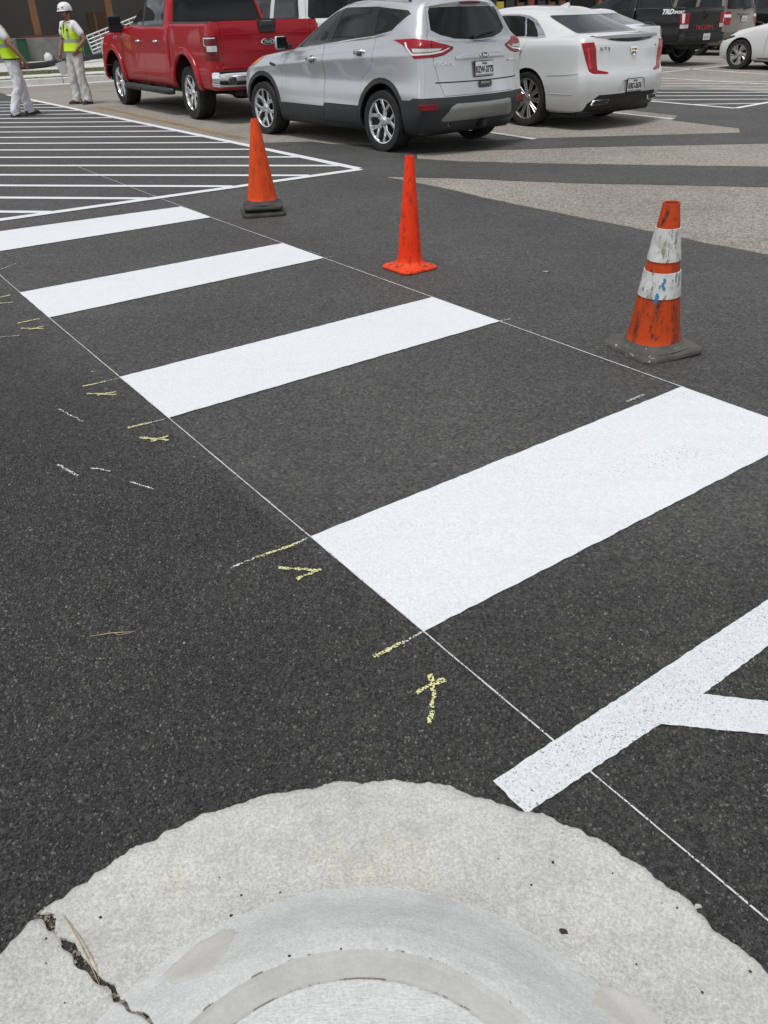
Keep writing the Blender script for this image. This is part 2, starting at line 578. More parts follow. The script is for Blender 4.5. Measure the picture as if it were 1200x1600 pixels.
# near outline of the next painted island, with its branch
_o1, _o2 = (gp(1200, 1010.5) - gp(1028, 1135.5)).normalized(), (gp(1200, 938) - gp(770, 1222)).normalized()
_s1 = (gp(1200, 1098) - gp(1098, 1086.5)).normalized()
sheet('island_outline', [gp(770, 1222), gp(822, 1273), gp(1028, 1135.5), gp(1098, 1086), gp(1200, 1010.5), gp(1200, 1010.5) + _o2 * 3, gp(1200, 938) + _o2 * 3, gp(1200, 938)], Z_MARK, MAT_PAINT_THIN, road, step=0.012, jit=0.0016)
sheet('island_stripe', [gp(1020, 1083), gp(1022, 1132), gp(1200, 1150), gp(1200, 1150) + _s1 * 2.2, gp(1200, 1098) + _s1 * 2.2, gp(1200, 1098), gp(1098, 1086.5)], Z_MARK + 0.0012, MAT_PAINT_THIN, road, step=0.012, jit=0.0016)

# parking bay lines on the old surface
for a, b in (((835, 218), (560, 176)), ((1052, 186), (830, 162)), ((420, 150), (330, 147)), ((1200, 116), (1000, 103)), ((1150, 101), (1010, 115.5)), ((1200, 95), (1020, 90))):
    line_strip('bay_line', [gp(*a), gp(*b)], 0.10, Z_OLD + 0.0045 if a[1] != 218 else Z_OLD + 0.010, MAT_PAINT_OLD, ground, 0.004)
# hatched island, right
rc = gp(1149, 169.5).xy
e_near = gp(985, 155.5).xy
e_side = gp(1210, 158.5).xy
line_strip('hatch_edge_line', [rc, rc + (e_near - rc).normalized() * 6.0], 0.11, Z_MARK, MAT_PAINT_OLD, road, 0.002)
line_strip('hatch_edge_line', [rc, rc + (e_side - rc).normalized() * 4.0], 0.11, Z_MARK + 0.001, MAT_PAINT_OLD, road, 0.002)
line_strip('hatch_edge_line', [gp(1020, 121.5), gp(1500, 149)], 0.11, Z_MARK, MAT_PAINT_OLD, road, 0.002)
for yl, yr in ((163.5, 161.5), (156.5, 155), (150, 149.5), (144.5, 144.5), (139, 140), (134.5, 135.5), (130.5, 131.5), (126, 128)):
    xl = 985 + max(0, (yl - 156)) * 12
    line_strip('hatch_stripe', [gp(xl, yl), gp(1215 if yl < 158 else 1190, yr)], 0.09, Z_MARK - 0.001, MAT_PAINT_OLD, road, 0.0015)

# chalk and spray marks
CH = [((400, 873), (462, 851)), ((435, 889), (502, 893)), ((464, 907), (501, 890)), ((584, 1029), (630, 1005)), ((650, 1086), (672, 1073), (695, 1063)), ((671, 1055), (677, 1072), (676, 1108)), ((675, 1112), (671, 1133)),
      ((130, 605), (165, 597)), ((136, 616), (182, 618)), ((152, 619), (182, 613)), ((200, 670), (238, 661)), ((217, 685), (264, 689)), ((236, 691), (263, 682)),
      ((28, 506), (62, 499)), ((33, 514), (68, 515)), ((45, 516), (69, 511)), ((0, 465.5), (16, 462)), ((0, 475), (21, 473))]
for k, pl in enumerate(CH):
    line_strip('chalk_mark', P(*pl), 0.011 if pl[0][1] > 700 else 0.014, 0.0046 + 0.0002 * (k % 4), MAT_CHALK, road, 0.004, 0.012)
CW = [((359, 889), (402, 872)), ((460, 852), (484, 841)), ((630, 1005), (661, 989)), ((91, 727), (104, 735), (122, 745)), ((141, 733), (156, 734), (172, 738)), ((205, 754), (222, 760), (241, 765)), ((0, 528), (31, 525)),
      ((505, 404), (524, 401)), ((485, 394), (500, 398)), ((780, 503), (797, 499)), ((978, 629), (1006, 618)), ((142, 582), (152, 581)), ((92, 640), (130, 660)), ((238, 661), (258, 656)), ((165, 597), (186, 592)), ((0, 422), (25, 413))]
for k, pl in enumerate(CW):
    line_strip('spray_mark', P(*pl), 0.0075 if k not in (3, 9, 10) else 0.012, 0.0046 + 0.0002 * (k % 4), MAT_CHALKW, road, 0.003, 0.012)

# ---------------------------------------------------------------- loose stone relief of the fresh asphalt in front of the camera (one uncountable mass)
ISL = Vector((-0.065, 0.385))


def chips(polys=None, z0=0.0, zs=1.0):
    s = 0.0085
    xs = np.arange(-2.3, 2.3, s)
    ys = np.arange(0.55, 3.3, s)
    X, Y = np.meshgrid(xs, ys)
    X = X.ravel() + nrs.uniform(-s * .42, s * .42, X.size)
    Y = Y.ravel() + nrs.uniform(-s * .42, s * .42, Y.size)
    rho = np.where(Y > ISL.y, np.hypot(X - ISL.x, Y - ISL.y), np.abs(X - ISL.x))
    view = np.abs(X) < 0.75 + 0.52 * Y
    la, lb = gp(77, 497), gp(662, 988)
    sdist = ((lb.x - la.x) * (Y - la.y) - (lb.y - la.y) * (X - la.x)) / (lb - la).length
    lim = np.where(sdist < -0.05, 3.3, 2.4)
    keep = (rho > 0.80) & view & (nrs.rand(X.size) < np.clip((lim - Y) / 0.9, 0, 1) * 0.96)
    if polys:
        ins = np.zeros(X.size, bool)
        for pl in polys:
            c = np.zeros(X.size, bool)
            m_ = len(pl)
            for i in range(m_):
                (xa, ya), (xb, yb) = pl[i], pl[i - 1]
                cr = ((ya > Y) != (yb > Y)) & (X < (xb - xa) * (Y - ya) / ((yb - ya) if abs(yb - ya) > 1e-9 else 1e-9) + xa)
                c ^= cr
            ins |= c
        keep = ins & (Y < 3.0) & (X < 1.8) & (nrs.rand(X.size) < .93)
    X, Y = X[keep], Y[keep]
    n = len(X)
    r = nrs.uniform(0.0024, 0.0056, n) * np.clip(1 + 0.5 * nrs.randn(n) * 0.25, .7, 1.5)
    K = 6
    ang = (np.arange(K) / K * 2 * np.pi)[None] + nrs.uniform(0, 6.28, n)[:, None] + nrs.uniform(-.3, .3, (n, K))
    rr = r[:, None] * nrs.uniform(.50, 1.35, (n, K))
    h = nrs.uniform(0.0008, 0.0028, n)
    tx, ty = nrs.uniform(-.65, .65, n), nrs.uniform(-.65, .65, n)
    bx, by = rr * np.cos(ang), rr * np.sin(ang)
    sx, sy = bx * .72, by * .72
    lo = np.stack([X[:, None] + bx * 1.05, Y[:, None] + by * 1.05, np.full((n, K), -0.0012)], -1)
    hz = np.minimum(h[:, None] + sx * tx[:, None] + sy * ty[:, None], 0.0034)
    hi = np.stack([X[:, None] + sx, Y[:, None] + sy, hz], -1)
    top = np.stack([X, Y, np.minimum(h * 1.1 + 0.0002, 0.0036)], -1)[:, None]
    V = np.concatenate([lo, hi, top], 1).reshape(-1, 3)
    V[:, 2] = V[:, 2] * zs + z0
    b = (np.arange(n) * (2 * K + 1))[:, None]
    tri = []
    for k in range(K):
        k2 = (k + 1) % K
        tri += [np.concatenate([b + k, b + k2, b + K + k2], 1), np.concatenate([b + k, b + K + k2, b + K + k], 1), np.concatenate([b + K + k, b + K + k2, b + 2 * K], 1)]
    return mesh_np('asphalt_stones', V, np.concatenate(tri, 0))


link('asphalt_stones', chips(), MAT_CHIP, road, 'stuff')
OUT1 = [tuple(gp(*q).xy) for q in ((775, 1223), (822, 1269), (1027, 1132), (1096, 1084), (1200, 1007), (1420, 843), (1420, 793), (1200, 941))]
OUT2 = [tuple(gp(*q).xy) for q in ((1030, 1086), (1030, 1130), (1200, 1147), (1500, 1178), (1500, 1129), (1200, 1101), (1098, 1089))]
link('painted_stones', chips([OUT1, OUT2], Z_MARK + 0.0006, 0.62), MAT_PAINT_THIN, road, 'stuff')

_b = [isect(gp(662, 988), gp(1200, 712), LA, LB), isect(gp(662, 988), gp(1200, 712), RA, RB), isect(gp(484, 840), gp(1065, 605), RA, RB), isect(gp(484, 840), gp(1065, 605), LA, LB)]
_c = sum(_b, Vector((0, 0))) / 4
link('painted_stones', chips([[tuple(_c + (q - _c) * .985) for q in _b]], Z_MARK + 0.0003, 0.30), MAT_PAINT, road, 'stuff')

# ---------------------------------------------------------------- concrete island nose: gutter apron, kerb face, kerb top, slab
from mathutils import noise as mnoise
MAT_GUTTER = mat_concrete('gutter_concrete', (0.50, 0.50, 0.472), (0.66, 0.655, 0.615), 0.46, yellow=0.6, bump=0.8)
MAT_KERB = mat_concrete('kerb_concrete', (0.53, 0.54, 0.53), (0.65, 0.662, 0.655), 0.24, bump=0.45)
MAT_CAP = mat_concrete('trowelled_concrete', (0.38, 0.383, 0.372), (0.52, 0.523, 0.51), 0.12, bump=0.12)
MAT_SLAB = mat_concrete('broomed_concrete', (0.54, 0.55, 0.545), (0.66, 0.67, 0.665), 0.28, broom=(0.8, 4, 1, -0.6), bump=0.5)
MAT_PATCH = mat_concrete('mortar_patch', (0.46, 0.45, 0.42), (0.55, 0.54, 0.50), 0.12, bump=0.12)
PROF = [(0.815, -0.03), (0.806, 0.006), (0.79, 0.0115), (0.70, 0.010), (0.62, 0.008), (0.575, 0.009), (0.548, 0.014), (0.51, 0.036), (0.46, 0.070), (0.42, 0.094), (0.385, 0.108), (0.373, 0.110), (0.370, 0.102), (0.350, 0.104), (0.330, 0.105), (0.327, 0.099), (0.323, 0.109), (0.15, 0.113), (0.0, 0.114)]


def prof_z(r):
    for (r0, z0), (r1, z1) in zip(PROF[:-1], PROF[1:]):
        if r1 <= r <= r0: return z0 + (z1 - z0) * (r - r0) / (r1 - r0)
    return PROF[-1][1] if r < 0.1 else PROF[0][1]


def isl_pt(s, r):
    """s: angle in degrees for -0..180 round the nose, beyond that metres of straight side"""
    if s < 0: return Vector((ISL.x + r, ISL.y + s / 60))
    if s > 180: return Vector((ISL.x - r, ISL.y - (s - 180) / 60))
    return ISL + Vector((math.cos(rad(s)), math.sin(rad(s)))) * r


def isl_rs(x, y):
    """photo pixel -> (s, r) on the island surface"""
    z = 0.05
    for _ in range(25):
        p = gp(x, y, z).xy - ISL
        r = p.length if p.y > 0 else abs(p.x)
        z = 0.5 * z + 0.5 * prof_z(r)
    return math.degrees(math.atan2(p.y, p.x)), r


def island_band(name, s0, s1, r0, r1, m, edge0=0.0, edge1=0.0, rough=0.0008, ds=0.5, jag=0.0, kind='structure', dz=0.0):
    ss = list(np.arange(s0, s1, ds)) + [s1]
    if s0 < -1: ss = list(np.linspace(s0, 0, 14))[:-1] + list(np.arange(0, s1, ds)) + [s1]
    if s1 > 181: ss = [s for s in ss if s <= 180] + list(np.linspace(180, s1, 14))[1:]
    rs = sorted({r for r, _ in PROF if r1 <= r <= r0} | set(np.linspace(r0, r1, max(2, int((r0 - r1) / 0.007)))), reverse=True)
    V, F = [], []
    for i, s in enumerate(ss):
        for j, r in enumerate(rs):
            rr = r
            if jag and r > r0 - 0.03:
                jn = mnoise.noise((s * 0.16, 3.1, 0)) * 0.020 + mnoise.noise((s * 0.55, 7.7, 0)) * 0.008 + mnoise.noise((s * 1.7, 1.7, 0)) * 0.0035
                rr = r + jn * (1 if r > r0 - 0.02 else 0.5)
            se = s
            if i == 0 and edge0: se = s + (mnoise.noise((r * 25, 1.0, 2.0)) * edge0)
            if i == len(ss) - 1 and edge1: se = s + (mnoise.noise((r * 25, 5.0, 2.0)) * edge1)
            p = isl_pt(se, rr)
            z = prof_z(r) + dz
            if z > -0.02:
                z += rough * (mnoise.noise((p.x * 90, p.y * 90, 0)) + 1.6 * mnoise.noise((p.x * 22, p.y * 22, 4)))
            V.append((p.x, p.y, z))
    nr = len(rs)
    for i in range(len(ss) - 1):
        for j in range(nr - 1):
            a = i * nr + j
            F.append((a, a + nr, a + nr + 1, a + 1))
    # end walls
    for i in (0, len(ss) - 1):
        b = len(V)
        for j in range(nr):
            x, y, z = V[i * nr + j]
            V.append((x, y, -0.06))
        for j in range(nr - 1):
            q = (i * nr + j, i * nr + j + 1, b + j + 1, b + j)
            F.append(q if i == 0 else q[::-1])
    return link(name, mesh_np(name, V, F, True), m, kind=kind)


SJ = 140.5
for nm, a, b in (('gutter_slab', -240, SJ - 0.55), ('gutter_slab', SJ + 0.55, 420)):
    island_band(nm, a, b, 0.815, 0.548, MAT_GUTTER, edge0=1.7 if a > 0 else 0, edge1=1.5 if a < 0 else 0, rough=0.0016, jag=1)
for nm, a, b in (('kerb_face', -240, SJ - 0.35), ('kerb_face', SJ + 0.35, 420)):
    island_band(nm, a, b, 0.5485, 0.373, MAT_KERB, edge0=1.0 if a > 0 else 0, edge1=1.0 if a < 0 else 0, rough=0.0009)
island_band('kerb_top', -240, 420, 0.3735, 0.327, MAT_CAP, rough=0.0009)
island_band('island_slab', -240, 420, 0.3275, 0.0, MAT_SLAB, rough=0.0006)
link('joint_bed', mesh_np('joint_bed', [(*isl_pt(SJ - 4, .82), -.02), (*isl_pt(SJ + 4, .82), -.02), (*isl_pt(SJ + 4, .38), .02), (*isl_pt(SJ - 4, .38), .02)], [(0, 1, 2, 3)]), M('joint_dirt', (0.035, 0.03, 0.024), 0.95, var=0.6, scale=60, bump=0.8), kind='structure')


t = NT('groove_dirt')
t.set(Base_Color=t.mix(t.noise(30, 5), (0.10, 0.095, 0.085), (0.26, 0.24, 0.20)), Roughness=.95)
t.alpha(t.math('GREATER_THAN', t.noise(16, 7, .75), .545))
island_band('groove_dirt', -30, 210, 0.3752, 0.3728, t.m, rough=0.0002, dz=0.0016)
island_band('groove_dirt', -30, 210, 0.3285, 0.3262, t.m, rough=0.0002, dz=0.0016)


def island_patch(name, px, m):
    rs = [isl_rs(*p) for p in px]
    bm = bmesh.new()
    cs, cr = sum(a for a, _ in rs) / len(rs), sum(b for _, b in rs) / len(rs)
    rows = []
    n = len(rs)
    fine = []
    for i in range(n):
        a, b = rs[i], rs[(i + 1) % n]
        for j in range(5):
            t = j / 5
            fine.append((a[0] + (b[0] - a[0]) * t + rng.uniform(-.35, .35), a[1] + (b[1] - a[1]) * t + rng.uniform(-.003, .003)))
    for f in (1.0, 0.93, 0.7, 0.4):
        row = []
        for s, r in fine:
            s2, r2 = cs + (s - cs) * f, cr + (r - cr) * f
            p = isl_pt(s2, r2)
            row.append(bm.verts.new((p.x, p.y, prof_z(r2) + (0.0002 if f == 1 else 0.0018))))
        rows.append(row)
    c = isl_pt(cs, cr)
    cv = bm.verts.new((c.x, c.y, prof_z(cr) + 0.002))
    k = len(fine)
    for a, b in zip(rows[:-1], rows[1:]):
        for i in range(k): bm.faces.new((a[i], a[(i + 1) % k], b[(i + 1) % k], b[i]))
    for i in range(k): bm.faces.new((rows[-1][i], rows[-1][(i + 1) % k], cv))
    bmesh.ops.recalc_face_normals(bm, faces=bm.faces)
    if bm.faces[0].normal.z < 0: bmesh.ops.reverse_faces(bm, faces=bm.faces)
    o = link(name, mesh_bm(name, bm, True), m, kind='structure')
    return o


island_patch('mortar_patch', [(252, 1525), (275, 1537), (325, 1522), (352, 1490), (372, 1455), (350, 1452), (312, 1472), (282, 1497)], MAT_PATCH)
island_patch('mortar_patch', [(940, 1535), (925, 1570), (960, 1600), (1060, 1640), (1035, 1590), (1000, 1560)], MAT_PATCH)

# ================================================================ vehicle kit
def hermite(P, segs, closed=False, sharp=()):
    """non-uniform Catmull-Rom along axis 0 of P (n, m, 3)"""
    n = len(P)
    idx = lambda i: i % n
    cnt = n if closed else n - 1
    h = [max(1e-6, float(np.mean(np.linalg.norm(P[idx(i + 1)] - P[i], axis=-1))) ** 0.6) for i in range(cnt)]
    tl, tr = [None] * n, [None] * n
    for i in range(n):
        fwd = (P[idx(i + 1)] - P[i]) / h[i] if (closed or i < n - 1) else None
        bwd = (P[i] - P[idx(i - 1)]) / h[idx(i - 1) if closed else i - 1] if (closed or i > 0) else None
        if fwd is None: tl[i] = tr[i] = bwd
        elif bwd is None: tl[i] = tr[i] = fwd
        elif i in sharp: tl[i], tr[i] = bwd, fwd
        else:
            a, b = h[idx(i - 1) if closed else i - 1], h[i]
            tl[i] = tr[i] = (bwd * b + fwd * a) / (a + b)
    out = []
    for i in range(cnt):
        k = segs[i] if isinstance(segs, (list, tuple)) else segs
        for j in range(k):
            t = j / k
            h00, h10, h01, h11 = 2 * t**3 - 3 * t**2 + 1, t**3 - 2 * t**2 + t, -2 * t**3 + 3 * t**2, t**3 - t**2
            out.append(h00 * P[i] + h10 * h[i] * tr[i] + h01 * P[idx(i + 1)] + h11 * h[i] * tl[idx(i + 1)])
    if not closed: out.append(P[-1])
    return np.array(out)


def ring(xr, xf, w, z, br=0.10, bf=0.20, rr=0.10, rf=0.18, cr=0.0, cf=0.0):
    """one closed waterline of a car body. w=(rear, mid, front) half widths; z = height or [(x, z), ...]; cr/cf lift the rear/front centre"""
    wr, wm, wf = w if isinstance(w, (tuple, list)) else (w, w, w)
    rr, rf = min(rr, wr * .9), min(rf, wf * .9)
    x0, x1 = xr + br + rr, xf - bf - rf
    pts = [(xr, 0), (xr + br * .12, (wr - rr) * .36), (xr + br * .46, (wr - rr) * .72), (xr + br, wr - rr), (xr + br + rr * .29, wr - rr * .29), (x0, wr)]
    for s in (1 / 6, 2 / 6, 3 / 6, 4 / 6, 5 / 6):
        y = wr * (1 - s) * (1 - 2 * s) + wm * 4 * s * (1 - s) + wf * s * (2 * s - 1)
        pts.append((x0 + (x1 - x0) * s, y))
    pts += [(x1, wf), (xf - bf - rf * .29, wf - rf * .29), (xf - bf, wf - rf), (xf - bf * .46, (wf - rf) * .72), (xf - bf * .12, (wf - rf) * .36), (xf, 0)]
    if isinstance(z, (int, float)): zf = lambda x: z
    else:
        zz = sorted(z)
        zf = lambda x: float(np.interp(x, [a for a, _ in zz], [b for _, b in zz]))
    H = []
    for i, (x, y) in enumerate(pts):
        lift = 0
        if i < 4: lift = cr * (1 - (y / max(wr, .01)) ** 2)
        if i > 12: lift = cf * (1 - (y / max(wf, .01)) ** 2)
        H.append((x, y, zf(x) + lift))
    full = H + [(x, -y, z_) for x, y, z_ in H[-2:0:-1]]
    return np.array(full)


class Shell:
    def __init__(s, rings, vseg=4, sharp=(), hseg=(3, 3, 3, 3, 3, 5, 5, 5, 5, 5, 5, 3, 3, 3, 3, 3)):
        C = np.array(rings)
        segs = list(hseg) + list(hseg)[::-1]
        G = np.transpose(hermite(np.transpose(C, (1, 0, 2)), segs, True), (1, 0, 2))
        G = hermite(G, vseg, False, sharp)
        nv, nu = G.shape[:2]
        bm = bmesh.new()
        V = [[bm.verts.new(G[i, j]) for j in range(nu)] for i in range(nv)]
        for i in range(nv - 1):
            for j in range(nu):
                j2 = (j + 1) % nu
                bm.faces.new((V[i][j], V[i + 1][j], V[i + 1][j2], V[i][j2]))
        bmesh.ops.remove_doubles(bm, verts=bm.verts, dist=0.0004)
        bmesh.ops.recalc_face_normals(bm, faces=bm.faces)
        bm.normal_update()
        s.bm = bm
        ref = bm.copy()
        # make sure normals face out
        f = max(ref.faces, key=lambda f: f.calc_center_median().z)
        if f.normal.z < 0 and not getattr(s, 'noflip', False):
            bmesh.ops.reverse_faces(ref, faces=ref.faces)
            bmesh.ops.reverse_faces(bm, faces=bm.faces)
            ref.normal_update(); bm.normal_update()
        ref.faces.ensure_lookup_table()
        s.ref = ref
        s.bvh = BVHTree.FromBMesh(ref)

    def normal(s, co):
        loc, n, i, d = s.bvh.find_nearest(co)
        f = s.ref.faces[i]
        w = poly_3d_calc([v.co for v in f.verts], loc)
        r = Vector((0, 0, 0))
        for v, k in zip(f.verts, w): r += v.normal * k
        return r.normalized() if r.length > 1e-6 else n

    def rear(s, y, z): return s._ray(Vector((-9, y, z)), Vector((1, 0, 0)))
    def front(s, y, z): return s._ray(Vector((12, y, z)), Vector((-1, 0, 0)))
    def side(s, x, z, sg=1): return s._ray(Vector((x, 6 * sg, z)), Vector((0, -sg, 0)))
    def top(s, x, y): return s._ray(Vector((x, y, 6)), Vector((0, 0, -1)))

    def _ray(s, o, d):
        loc, n, i, dist = s.bvh.ray_cast(o, d)
        if loc is None:
            loc, n, i, dist = s.bvh.find_nearest(o + d * 8)
        return loc, s.normal(loc)


def in_poly(p, poly):
    x, y = p
    c = False
    n = len(poly)
    for i in range(n):
        x0, y0 = poly[i]; x1, y1 = poly[i - 1]
        if (y0 > y) != (y1 > y) and x < (x1 - x0) * (y - y0) / (y1 - y0) + x0: c = not c
    return c


CUTN = [0]
AX = {'side': (Vector((1, 0, 0)), Vector((0, 0, 1))), 'rear': (Vector((0, 1, 0)), Vector((0, 0, 1))), 'top': (Vector((1, 0, 0)), Vector((0, 1, 0))),
      'diagL': (Vector((1, 1, 0)), Vector((0, 0, 1))), 'diagR': (Vector((1, -1, 0)), Vector((0, 0, 1))),
      'fdiagL': (Vector((1, -1, 0)), Vector((0, 0, 1))), 'fdiagR': (Vector((1, 1, 0)), Vector((0, 0, 1)))}


def cutout(bm, poly, proj, sel):
    """cookie-cut the faces of bm inside a 2-D polygon; returns them as a new bmesh"""
    U, V = AX[proj]
    n = len(poly)
    area = sum(poly[k][0] * poly[(k + 1) % n][1] - poly[(k + 1) % n][0] * poly[k][1] for k in range(n))
    if area < 0: poly = poly[::-1]
    convex = all((poly[(k + 1) % n][0] - poly[k][0]) * (poly[(k + 2) % n][1] - poly[(k + 1) % n][1]) - (poly[(k + 1) % n][1] - poly[k][1]) * (poly[(k + 2) % n][0] - poly[(k + 1) % n][0]) > -1e-7 for k in range(n))
    lo = (min(p[0] for p in poly) - 1e-4, min(p[1] for p in poly) - 1e-4)
    hi = (max(p[0] for p in poly) + 1e-4, max(p[1] for p in poly) + 1e-4)

    def near(f):
        a = [v.co.dot(U) for v in f.verts]; b = [v.co.dot(V) for v in f.verts]
        return max(a) > lo[0] and min(a) < hi[0] and max(b) > lo[1] and min(b) < hi[1]
    faces = [f for f in bm.faces if near(f) and sel(f.calc_center_median(), f.normal)]
    lay = bm.faces.layers.int.get('cut') or bm.faces.layers.int.new('cut')
    faces = [f for f in bm.faces if near(f) and sel(f.calc_center_median(), f.normal)]
    CUTN[0] += 1
    tagv = CUTN[0]
    for f in faces: f[lay] = tagv
    for k in range(n):
        a, b = poly[k], poly[(k + 1) % n]
        L = math.hypot(b[0] - a[0], b[1] - a[1])
        if L < 1e-6 or not faces: continue
        no = U * (-(b[1] - a[1])) + V * (b[0] - a[0])
        co = U * (a[0] / U.length_squared) + V * (a[1] / V.length_squared)
        no.normalize()
        geom = list({v for f in faces for v in f.verts}) + list({e for f in faces for e in f.edges}) + faces
        r = bmesh.ops.bisect_plane(bm, geom=geom, dist=1e-5, plane_co=co, plane_no=no)
        fs = {f for f in faces if f.is_valid} | {f for f in r['geom'] if isinstance(f, bmesh.types.BMFace)}
        for e in r['geom_cut']:
            if isinstance(e, bmesh.types.BMEdge): fs |= {f for f in e.link_faces if f[lay] == tagv}
        faces = list(fs)
        if convex: faces = [f for f in faces if (f.calc_center_median() - co).dot(no) > 0]
        else: faces = [f for f in faces if near(f)]
    ins = [f for f in faces if in_poly((f.calc_center_median().dot(U), f.calc_center_median().dot(V)), poly)]
    nb = bmesh.new()
    mp = {}
    for f in ins:
        for v in f.verts:
            if v not in mp: mp[v] = nb.verts.new(v.co)
    for f in ins:
        try: nb.faces.new([mp[v] for v in f.verts])
        except ValueError: pass
    bmesh.ops.delete(bm, geom=ins, context='FACES')
    nb.normal_update()
    return nb


def panel(name, bm, sh, m, parent, flange=0.016, shrink=0.0, offset=0.0, bulge=None):
    """turn cut faces into a mesh object with the shell's smooth normals and a turned-in edge"""
    if len(bm.faces) == 0:
        bm.free()
        return None
    bm.normal_update()
    bnd = [e for e in bm.edges if len(e.link_faces) == 1]
    nrm = {v: sh.normal(v.co) for v in bm.verts}
    if shrink:
        mv = {}
        bv = {v for e in bnd for v in e.verts}
        for v in bv:
            c = Vector((0, 0, 0))
            for e in v.link_edges:
                if len(e.link_faces) == 1:
                    f = e.link_faces[0]
                    d = (e.verts[1].co - e.verts[0].co)
                    if d.length < 1e-7: continue
                    d.normalize()
                    q = f.calc_center_median() - e.verts[0].co
                    q = q - d * q.dot(d)
                    if q.length > 1e-7: c += q.normalized()
            if c.length > 1e-6: mv[v] = c.normalized() * shrink
        for v, d in mv.items(): v.co += d
    if offset:
        for v in bm.verts: v.co += nrm[v] * offset
    if bulge:
        for v in bm.verts: v.co += nrm[v] * bulge(v.co)
    nf = set()
    if flange:
        new = {}
        for e in bnd:
            for v in e.verts:
                if v not in new:
                    new[v] = bm.verts.new(v.co - nrm[v] * flange)
        for e in bnd:
            f = e.link_faces[0]
            a, b = e.verts
            # orientation opposite to the neighbouring face
            lp = [l for l in f.loops if l.edge == e][0]
            a, b = lp.vert, lp.link_loop_next.vert
            try: nf.add(bm.faces.new((b, a, new[a], new[b])))
            except ValueError: pass
    bm.normal_update()
    bm.verts.index_update()
    me = bpy.data.meshes.new(name)
    ln = []
    for f in bm.faces:
        f.smooth = True
        for l in f.loops:
            n = f.normal if f in nf else nrm.get(l.vert, f.normal)
            ln.append(tuple(n))
    if bulge: ln = None
    bm.to_mesh(me)
    bm.free()
    if ln: me.normals_split_custom_set(ln)
    return link(name, me, m, parent)


def circle_poly(cx, cz, r, n=28, z0=None, sx=1.0):
    p = [(cx + r * sx * math.cos(2 * math.pi * k / n), cz + r * math.sin(2 * math.pi * k / n)) for k in range(n)]
    return p


def round_poly(p, r=0.03, k=3):
    out = []
    n = len(p)
    for i in range(n):
        a, b, c = Vector(p[i - 1]), Vector(p[i]), Vector(p[(i + 1) % n])
        rr = min(r, (a - b).length * .45, (c - b).length * .45)
        s, e = b + (a - b).normalized() * rr, b + (c - b).normalized() * rr
        for j in range(k + 1):
            t = j / k
            q = s * (1 - t) ** 2 + b * 2 * t * (1 - t) + e * t * t
            out.append((q.x, q.y))
    return out


LEFT = lambda c, n: c.y > 0.25
RIGHT = lambda c, n: c.y < -0.25
SIDES = ((1, LEFT), (-1, RIGHT))


def frame_at(loc, n, lift=0.0, flip=False):
    z = n.normalized()
    y = (Vector((0, 0, 1)) - z * z.z).normalized()
    x = y.cross(z)
    m = Matrix.Identity(4)
    for i in range(3):
        m[i][0], m[i][1], m[i][2], m[i][3] = x[i], y[i], z[i], loc[i] + n[i] * lift
    return m


def stick(name, me, m, parent, hit, lift=0.002):
    o = link(name, me, m, parent)
    o.matrix_basis = frame_at(hit[0], hit[1], lift)
    return o


def licence_plate(parent, hit, text, region, frame_mat=None, w=0.305, h=0.152):
    bm = bmesh.new()
    b_box(bm, (0, 0, 0.006), (w + 0.02, h + 0.02, 0.012), bevel=0.004)
    fr = stick('licence_plate', mesh_bm('licence_plate', bm), frame_mat or MC['black'], parent, hit, 0.0)
    bm = bmesh.new()
    b_box(bm, (0, 0, 0.0125), (w, h, 0.003))
    link('plate_face', mesh_bm('plate_face', bm), MC['plate'], fr)
    if text:
        t = text_mesh(text, 0.098, 0.0015, 0.92, xscale=0.72, bold=0.0022)
        o = link('plate_number', t, MC['black'], fr); o.location = (0, -0.012, 0.0155)
    else:                       # too far off to read: just worn dark print
        for k in range(6):
            bm = bmesh.new(); b_box(bm, (-.10 + .04 * k, -.012, .0145), (.016, .060, .002))
            link('plate_print', mesh_bm('plate_print', bm), MC['greyplastic'], fr)
    if region:
        t = text_mesh(region, 0.030, 0.001, 1.05, xscale=0.95, bold=0.0008)
        o = link('plate_region', t, MC['navy'], fr); o.location = (0, 0.053, 0.0155)
        bm = bmesh.new(); b_box(bm, (0, -0.066, 0.0145), (w * .95, 0.012, 0.002))
        link('plate_strip', mesh_bm('plate_strip', bm), MC['greyplastic'], fr)
    return fr


